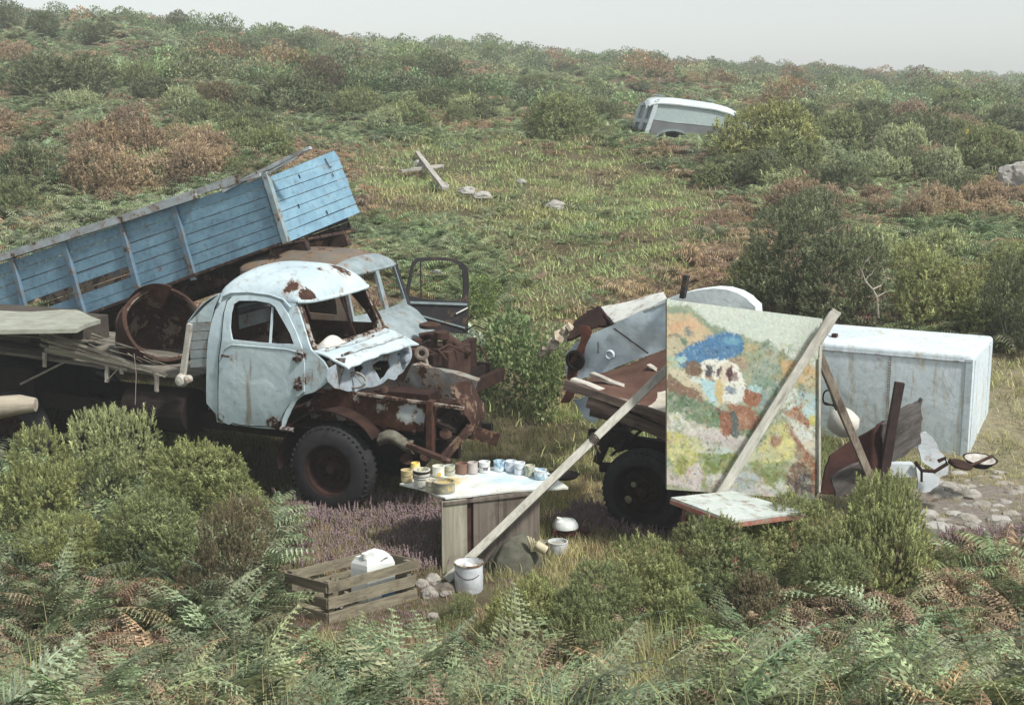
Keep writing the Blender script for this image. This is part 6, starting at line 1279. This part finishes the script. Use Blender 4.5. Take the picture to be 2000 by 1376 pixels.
# ---------------------------------------------------------------- grass
gr = [tuft_mesh('grass_%d' % i, i, 34, .22, .0035, .5, .09) for i in range(3)] + [tuft_mesh('grass_tall_%d' % i, 9 + i, 26, .55, .0035, .35, .09) for i in range(2)] + [tuft_mesh('grass_far_%d' % i, 19 + i, 44, .10, .006, 1.4, .18) for i in range(2)]
pts = []
for _ in range(18500):
    y = random.uniform(9.4, 19); x = random.uniform(-.54, .55) * y
    sand = inpoly(x, y, SAND)
    if inpoly(x, y, CRATE_FOOT) or inpoly(x, y, TAB_FOOT) or inpoly(x, y, BOX_FOOT): continue
    if sand and random.random() < .72: continue
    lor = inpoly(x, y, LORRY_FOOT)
    u, v = proj((x, y, 0))
    if 860 < u < 965 and 1090 < v < 1200 and random.random() < .8: continue
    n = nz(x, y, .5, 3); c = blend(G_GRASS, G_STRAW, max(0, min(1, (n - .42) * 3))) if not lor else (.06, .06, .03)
    if 530 < u < 960 and v > 1010: c = random.choice((G_STRAW, G_BROWN, G_RUST, G_GRASS))
    if sand: c = G_STRAW
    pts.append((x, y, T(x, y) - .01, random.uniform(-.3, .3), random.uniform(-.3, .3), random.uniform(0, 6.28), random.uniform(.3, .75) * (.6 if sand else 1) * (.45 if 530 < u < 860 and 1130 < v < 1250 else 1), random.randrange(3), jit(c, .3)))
for _ in range(260):                                               # tall grass in the foreground gap and among the ferns
    if random.random() < .45: q = hit(random.gauss(1290, 60), random.uniform(1320, 1420), 4); x, y = q.x, q.y
    else: y = random.uniform(4.4, 10.5); x = random.uniform(-.42, .42) * y
    if inpoly(x, y, YARD): continue
    pts.append((x, y, T(x, y) - .01, random.uniform(-.2, .2), random.uniform(-.2, .2), random.uniform(0, 6.28), random.uniform(.6, 1.15), 3 + random.randrange(2), jit(blend(G_GRASS, G_STRAW, random.random() ** .8 * .7), .25)))
for _ in range(22000):                                              # meadow and rough grass up the hill
    y = 16 + 46 * random.random() ** 1.1; x = random.uniform(-.56, .55) * y
    md = inpoly(x, y, MEADOW)
    if not md and random.random() < .62: continue
    if foot(x, y): continue
    n = nz(x, y, .22, 6); c = blend(G_LIME, G_STRAW, max(0, min(1, (n - .50) * 1.8))) if md else blend(G_GRASS, G_STRAW, n)
    if md and nz(x, y, .5, 12) > .66: c = blend(c, G_BROWN, .7)
    pts.append((x, y, T(x, y) - .02, random.uniform(-.3, .3), random.uniform(-.3, .3), random.uniform(0, 6.28), random.uniform(.7, 1.5) * (1 + max(0, y - 30) * .015), 5 + random.randrange(2), jit(c, .2)))
for _ in range(900):                                                # dead bracken stalks lying among the fronds
    y = random.uniform(6.0, 10.3); x = random.uniform(-.42, .42) * y
    if inpoly(x, y, YARD): continue
    pts.append((x, y, T(x, y) + .05, random.uniform(-.8, .8), random.uniform(-.8, .8), random.uniform(0, 6.28), random.uniform(.6, 1.1), 7, jit(random.choice((G_STRAW, G_BROWN, G_RUST)), .35)))
gr.append(tuft_mesh('dead_stalk', 44, 3, .6, .005, .6, .06))
scatter('grass', gr, pts, 'stuff')
# ---------------------------------------------------------------- heather
he = [heather_mesh('heather_pink_%d' % i, i + 60, 46, .2, .85) for i in range(3)] + [heather_mesh('heather_dry_%d' % i, i + 70, 44, .17, .3) for i in range(2)]
HE1 = gpoly([(540, 960), (760, 960), (1010, 940), (1020, 1010), (880, 1060), (860, 1120), (700, 1110), (640, 1050), (540, 1040)]); HE2 = gpoly([(1060, 1020), (1150, 1000), (1340, 1020), (1350, 1060), (1100, 1050)]); HE3 = gpoly([(1850, 1050), (2060, 1030), (2060, 1095), (1860, 1090)])
pts = []
for _ in range(5200):
    y = random.uniform(9.4, 15); x = random.uniform(-.42, .42) * y; u, v = proj((x, y, 0))
    if inpoly(x, y, CRATE_FOOT) or inpoly(x, y, TAB_FOOT): continue
    if 850 < u < 970 and v > 1085 or 1050 < u < 1150 and v > 1040: continue
    k = inpoly(x, y, HE1) or inpoly(x, y, HE2) or inpoly(x, y, HE3)
    dry = 540 < u < 900 and 1030 < v < 1260 or 860 < u < 1000 and 1120 < v < 1250
    if not k and not dry: continue
    if dry and not k and random.random() < .15: continue
    pinkish = k and not (dry and random.random() < .75); c = jit((.075, .085, .04) if pinkish else (.12, .085, .05), .3)
    pts.append((x, y, T(x, y) - .02, random.uniform(-.3, .3), random.uniform(-.3, .3), random.uniform(0, 6.28), random.uniform(.45, .95) * (.5 if v > 1120 else 1), random.randrange(3) if pinkish and random.random() < .62 else 3 + random.randrange(2), c))
scatter('heather', he, pts, 'stuff')
# ---------------------------------------------------------------- far scrub
sc_m = [scrub_mesh('scrub_%d' % i, 80 + i) for i in range(4)]
pts = []
for _ in range(12000):
    y = 52 + 280 * random.random() ** 1.5; x = random.uniform(-.58, .56) * y * 1.03
    n = nz(x, y, .07, 2)
    if y < 110 and random.random() > (n - .45) * 3: continue
    g = blend((.075, .10, .055), (.14, .17, .105), max(0, min(1, (nz(x, y, .05, 9) - .3) * 2))); c = jit(g, .3) if nz(x, y, .11, 4) < .64 else jit((.13, .095, .06), .3)
    pts.append((x, y, T(x, y) - .1, 0, 0, random.uniform(0, 6.28), random.uniform(.5, 1.1) * (1 + y * .005), random.randrange(4), c))
scatter('heath_scrub', sc_m, pts, 'stuff')

# ---------------------------------------------------------------- gorse bushes, each one its own
GM = [gorse_mesh('gorse_%d' % i, 100 + i * 7, 3800, .060, tall=1.0 + .9 * (i % 2)) for i in range(6)]
GD = [gorse_mesh('gorse_far_%d' % i, 200 + i * 7, 2200, .075, shape=shoot_shape(9, 1.0, .08, .45), tall=1.0 + .9 * (i % 2)) for i in range(6)]
BRM = [gorse_mesh('bramble_%d' % i, 300 + i * 7, 2600, .062, shape=([(0, 0, 0), (.42, .12, .4), (.25, .0, .85), (-.25, .0, .85), (-.42, .12, .4)], [(0, 1, 2), (0, 2, 3), (0, 3, 4)]), up=.05, tall=1.0 + .9 * (i % 2)) for i in range(4)]
SM = [stems_mesh('gorse_stem_%d' % i, 5 + i, hi=.95, mat=(STEM, PALE_TWIG)[i], n=(18, 9)[i], r0=(.014, .010)[i]) for i in range(2)]
def bush(name, meshes, px_, pyb, wpx, hpx, col, label, cat='gorse bush', group=None, depth=None, stems=True, ds=1.0, sink=.06):
    q = hit(px_, pyb, 5); d = (q - CAM).length / FPX; best = []
    for me_ in meshes:
        co = np.empty(len(me_.vertices) * 3, np.float32); me_.vertices.foreach_get('co', co); co = co.reshape(-1, 3); rr_ = float(np.percentile(np.hypot(co[:, 0], co[:, 1]), 97)); hh_ = float(np.percentile(co[:, 2], 99.3))
        a_, b_ = wpx * d * .5 / rr_, hpx * d / hh_; best.append((abs(math.log(b_ / a_)) + random.random() * .25, a_, b_, me_))
    _, sx, sz, me_ = min(best, key=lambda e: e[0]); o = bpy.data.objects.new(name, me_); C.objects.link(o); o.location = q - Vector((0, 0, sink)); o.scale = (sx, sx * ds, sz); o.rotation_euler.z = random.uniform(0, 6.28); o.color = (*col, 1); tag(o, label, cat, group)
    if stems: s = bpy.data.objects.new('stem', SM[random.randrange(2)]); C.objects.link(s); s.parent = o
    return o
GR1, GR2, GR3, GRB, GRD = (.125, .14, .062), (.098, .118, .058), (.16, .18, .10), (.082, .07, .045), (.066, .080, .048)
fg = 'gorse bushes in the foreground'
for a in ((215, 1010, 230, 215, GR3, 'tall bright green gorse bush in front of the lorry bed at left'), (80, 1060, 250, 215, GR1, 'rounded gorse bush at the left edge below the log'), (385, 1060, 260, 190, GR1, 'spreading gorse bush left of the front wheel'),
          (455, 1200, 190, 230, GRB, 'dark brownish gorse bush just left of the crate'), (285, 1150, 260, 180, GR2, 'gorse bush behind the pale fern fronds at left'), (20, 800, 90, 62, GR1, 'small rounded gorse top above the log at the left edge'), (330, 905, 90, 75, GR3, 'small pale gorse sprig bush rising below the lorry bed'),
          (1060, 1275, 230, 150, GR1, 'gorse bush right of the white bucket'), (1160, 1275, 240, 190, GR2, 'gorse bush below the brown camp stove'), (1260, 1240, 240, 200, GR1, 'olive gorse bush left of the palette table legs'),
          (1400, 1190, 250, 190, GR2, 'gorse bush directly below the palette table'), (1545, 1150, 250, 185, GR1, 'gorse bush rising over the right corner of the palette table'), (1715, 1150, 300, 215, GR1, 'widest round gorse bush in front of the dark post'),
          (1180, 1330, 170, 120, GR2, 'small gorse bush lowest in the band, left of the tall grass'), (1330, 1285, 190, 140, GR1, 'gorse bush low in the band, straight below the palette table leg'), (900, 1225, 80, 70, GR2, 'little gorse sprig bush in front of the white bucket'), (1600, 1210, 190, 150, GR2, 'gorse bush low between the palette table corner and the dark post'), (1010, 1325, 150, 110, GRB, 'brownish low gorse bush at the left end of the band'),
          (140, 1150, 190, 150, GR1, 'gorse bush low at the left edge among the ferns'), (1480, 1240, 220, 130, GRB, 'shaded gorse clump behind the brown bracken'), (1840, 1130, 110, 70, GR2, 'low gorse beside the dark beam at right')):
    bush('gorse_bush', GM, *a, group=fg, ds=.8)
# dark gorse and bracken bank behind the white box
bk_ = 'gorse thicket behind the white box'
for a in ((1540, 610, 230, 215, GRD, 'tall dark gorse bush right of the meadow, above the painting'), (1640, 640, 210, 190, GRD, 'dark gorse bush just left of the bleached branches'), (1790, 650, 190, 165, GR1, 'gorse bush right of the bleached branches'), (1900, 660, 170, 140, GR1, 'gorse bush above the right end of the white box'),
          (1995, 690, 160, 200, GRD, 'dark gorse bush at the right edge by the sandy path'), (1470, 600, 130, 110, GR1, 'small gorse bush above the white lorry roof'), (1700, 520, 130, 75, GR3, 'green gorse bush above the bleached branches'), (1840, 520, 130, 70, GR3, 'gorse bush in the upper middle of the thicket'), (1980, 560, 120, 90, GR1, 'gorse bush at the right edge below the boulder'),
          (1590, 460, 140, 90, GRD, 'dark gorse bush topping the thicket')):
    bush('gorse_bush', GD, *a, group=bk_, ds=.9)
hb_ = 'bushes scattered over the hillside'
hill = [(560, 240, 200, 85, GRD, 'broad dark bush above the pale dirt track'), (632, 196, 100, 80, (.075, .06, .045), 'rounded brownish bush high on the left hill'), (850, 190, 120, 80, GRD, 'dark ragged bush on the slope below the centre skyline'), (1085, 278, 170, 95, GR2, 'rounded green bush left of the derelict van'),
        (925, 232, 90, 40, GRD, 'low dark bush between the track and the round bush'), (588, 118, 80, 44, GRD, 'dark bush breaking the skyline on the left hill'), (350, 78, 60, 50, GRD, 'skyline bush at the top of the left hill'), (285, 70, 80, 28, GRD, 'low skyline bush left of the hilltop bush'),
        (75, 70, 80, 44, GRD, 'upright bush on the skyline near the top left corner'), (12, 60, 60, 50, GRD, 'dark bush in the top left corner'), (962, 122, 60, 32, GR2, 'small crowned bush on the centre skyline'), (1130, 134, 90, 26, GR2, 'low wide bush on the skyline right of centre'),
        (1510, 325, 250, 120, (.12, .13, .055), 'olive bush overlapping the front of the derelict van'), (1640, 300, 150, 75, GR2, 'bush right of the olive bush by the van'), (1560, 262, 110, 60, GRD, 'dark bush behind the olive bush'), (1790, 300, 190, 80, GRD, 'dark gorse left of the yellow-flowered plant'),
        (1930, 330, 150, 80, GR2, 'gorse bush in front of the boulder at right'), (1700, 245, 120, 45, GRD, 'low bush far up the right slope'), (1860, 225, 150, 45, GR2, 'wide low bush near the right edge of the hill'), (1960, 260, 100, 50, GRD, 'dark bush at the right edge above the boulder'),
        (110, 195, 220, 80, GRD, 'broad dark bush on the left hill above the brown bracken'), (300, 200, 150, 46, GRD, 'dark bush in the middle of the left hill'), (430, 215, 130, 50, GRB, 'brownish bush left of the dirt track'), (260, 340, 200, 100, (.12, .088, .062), 'reddish brown bush above the tipper body'),
        (700, 235, 100, 60, GR2, 'green bush right of the broad dark bush'), (800, 250, 130, 50, GR2, 'low green bush at the right end of the track'), (1555, 166, 34, 24, GRD, 'tiny skyline bush right of the van'), (1850, 174, 44, 18, GRD, 'tiny far skyline bush at right'), (1730, 172, 34, 16, GRD, 'tiny far skyline bush between two others'), (1420, 140, 60, 16, GR2, 'small far bush on the skyline above the van'),
        (870, 110, 90, 20, GR2, 'low skyline bush left of the crowned bush'), (480, 110, 90, 30, GRD, 'dark bush on the left slope of the skyline'), (200, 90, 90, 40, GRD, 'bush on the skyline between the two upright bushes')]
for a in hill: bush('hillside_bush', GD, *a, cat='bush', group=hb_, stems=False)
for _ in range(430):                                                # the many small bushes that break up the slope
    u, v = random.uniform(-40, 2040), random.uniform(120, 450); q = hit(u, v, 10)
    if q.y < 20 or q.y > 240 or inpoly(q.x, q.y, MEADOW) or 1180 < u < 1480 and v < 330 or 1900 < u and 340 < v < 400 or u < 720 and v > 480 - u * .3 or 500 < u < 760 and 225 < v < 275 or 760 < u < 1120 and v > 300: continue
    w = random.uniform(.6, 1.9) * FPX / (q - CAM).length; k = random.random()
    drift = nz(q.x, q.y, .07, 40); k = .8 if drift > (.36 if u > 1230 and v > 280 else .58) and random.random() < .85 else k * .66
    c = blend(GRD, GR2, random.random()) if k < .4 else blend(G_PALE, GR3, random.random()) if k < .62 else blend(G_BROWN, G_RUST, random.random())
    bush('heath_bush', GD, u, v, w, w * random.uniform(.35, .6), c, 'one of the many small bushes dotted over the hill slope', 'bush', 'small bushes dotted over the hill slope', stems=False)
bm_ = 'brambles round the lorries'
for a in ((990, 800, 170, 190, (.07, .10, .045), 'broad-leaved bramble right of the lorry bumper'), (905, 715, 90, 80, (.15, .18, .16), 'pale blue-leaved plant growing in the tipper lorry engine bay'), (1060, 820, 110, 150, (.065, .09, .04), 'dark bramble left of the pale blue panel'), (945, 640, 90, 90, (.075, .105, .04), 'bramble just right of the open black door'),
          (1095, 740, 90, 110, (.12, .14, .08), 'pale bramble against the front of the broken flatbed')):
    bush('bramble_bush', BRM, *a, cat='bramble', group=bm_, stems=False, sink=.02)
# bare bleached branches
bb_ = hit(1715, 640, 10); yb = 19.2; m = MB()
for P_, r_ in ((((1716, 640), (1712, 592), (1702, 575), (1684, 556), (1675, 532), (1684, 512), (1696, 500)), .028), (((1702, 575), (1722, 566), (1732, 548), (1728, 530), (1722, 518)), .022), (((1712, 592), (1740, 578), (1750, 560), (1745, 545)), .016), (((1684, 556), (1690, 545), (1700, 540), (1704, 528)), .012), (((1675, 532), (1668, 520)), .010), (((1732, 548), (1742, 540)), .01)):
    P_ = [(1716 + (x - 1716) * .8, 640 + (y - 640) * .85 - 20) for x, y in P_]; r_ *= .55; Q = [DY(x, y, yb + random.uniform(-.1, .1)) for x, y in P_]; n = len(Q); m.tube(Q, [r_ * (1 - .8 * k / (n - 1)) for k in range(n)], 6)
tag(rest(m.build('dead_shrub', PALE_TWIG, None, True), DY(1716, 640, yb)), 'bare bleached dead shrub standing out of the dark gorse thicket', 'dead shrub')
# yellow flowers
YF = plain('yellow_petals', (.70, .50, .05), (.55, .36, .03), .7, 20)
def flowers(px_, pyb, w, h, label, depth_px=5):
    q = hit(px_, pyb, depth_px); d = (q - CAM).length / FPX; o = thing('yellow_flower_plant', q, label, 'flowers'); r = random.Random(int(px_)); m = MB(); st_ = MB()
    for k in range(16):
        c = q + Vector((r.gauss(0, w * d * .25), r.gauss(0, w * d * .2), h * d * r.uniform(.65, 1.0))); m.lathe([(0, 0), (w * d * .09, .006), (w * d * .07, .02), (0, .026)], c, Vector((r.uniform(-.4, .4), r.uniform(-.4, .1), 1)), 7); st_.tube([q + Vector((r.gauss(0, .02), 0, -.02)), c], .004, 4, False)
    m.build('flower_head', YF, o); st_.build('stem', plain('green_stem', (.08, .11, .04)), o)
flowers(1885, 290, 30, 26, 'yellow-flowered ragwort on the right hillside above the boulder', 10); flowers(1172, 1385, 36, 34, 'small orange-yellow flower head at the bottom edge of the foreground')

# ---------------------------------------------------------------- the pale air over the heath
hz = MB(); hz.box((-330, -16, -1.5), (660, 0, 0), (0, 730, 0), (0, 0, 22)); hm = bpy.data.materials.new('haze'); hm.use_nodes = True; hm.node_tree.nodes.clear()
ho = hm.node_tree.nodes.new('ShaderNodeOutputMaterial'); hv = hm.node_tree.nodes.new('ShaderNodeVolumePrincipled'); hv.inputs['Color'].default_value = (.90, .94, .94, 1); hv.inputs['Density'].default_value = .0017; hm.node_tree.links.new(hv.outputs[0], ho.inputs['Volume'])
tag(hz.build('haze', hm), kind='stuff')
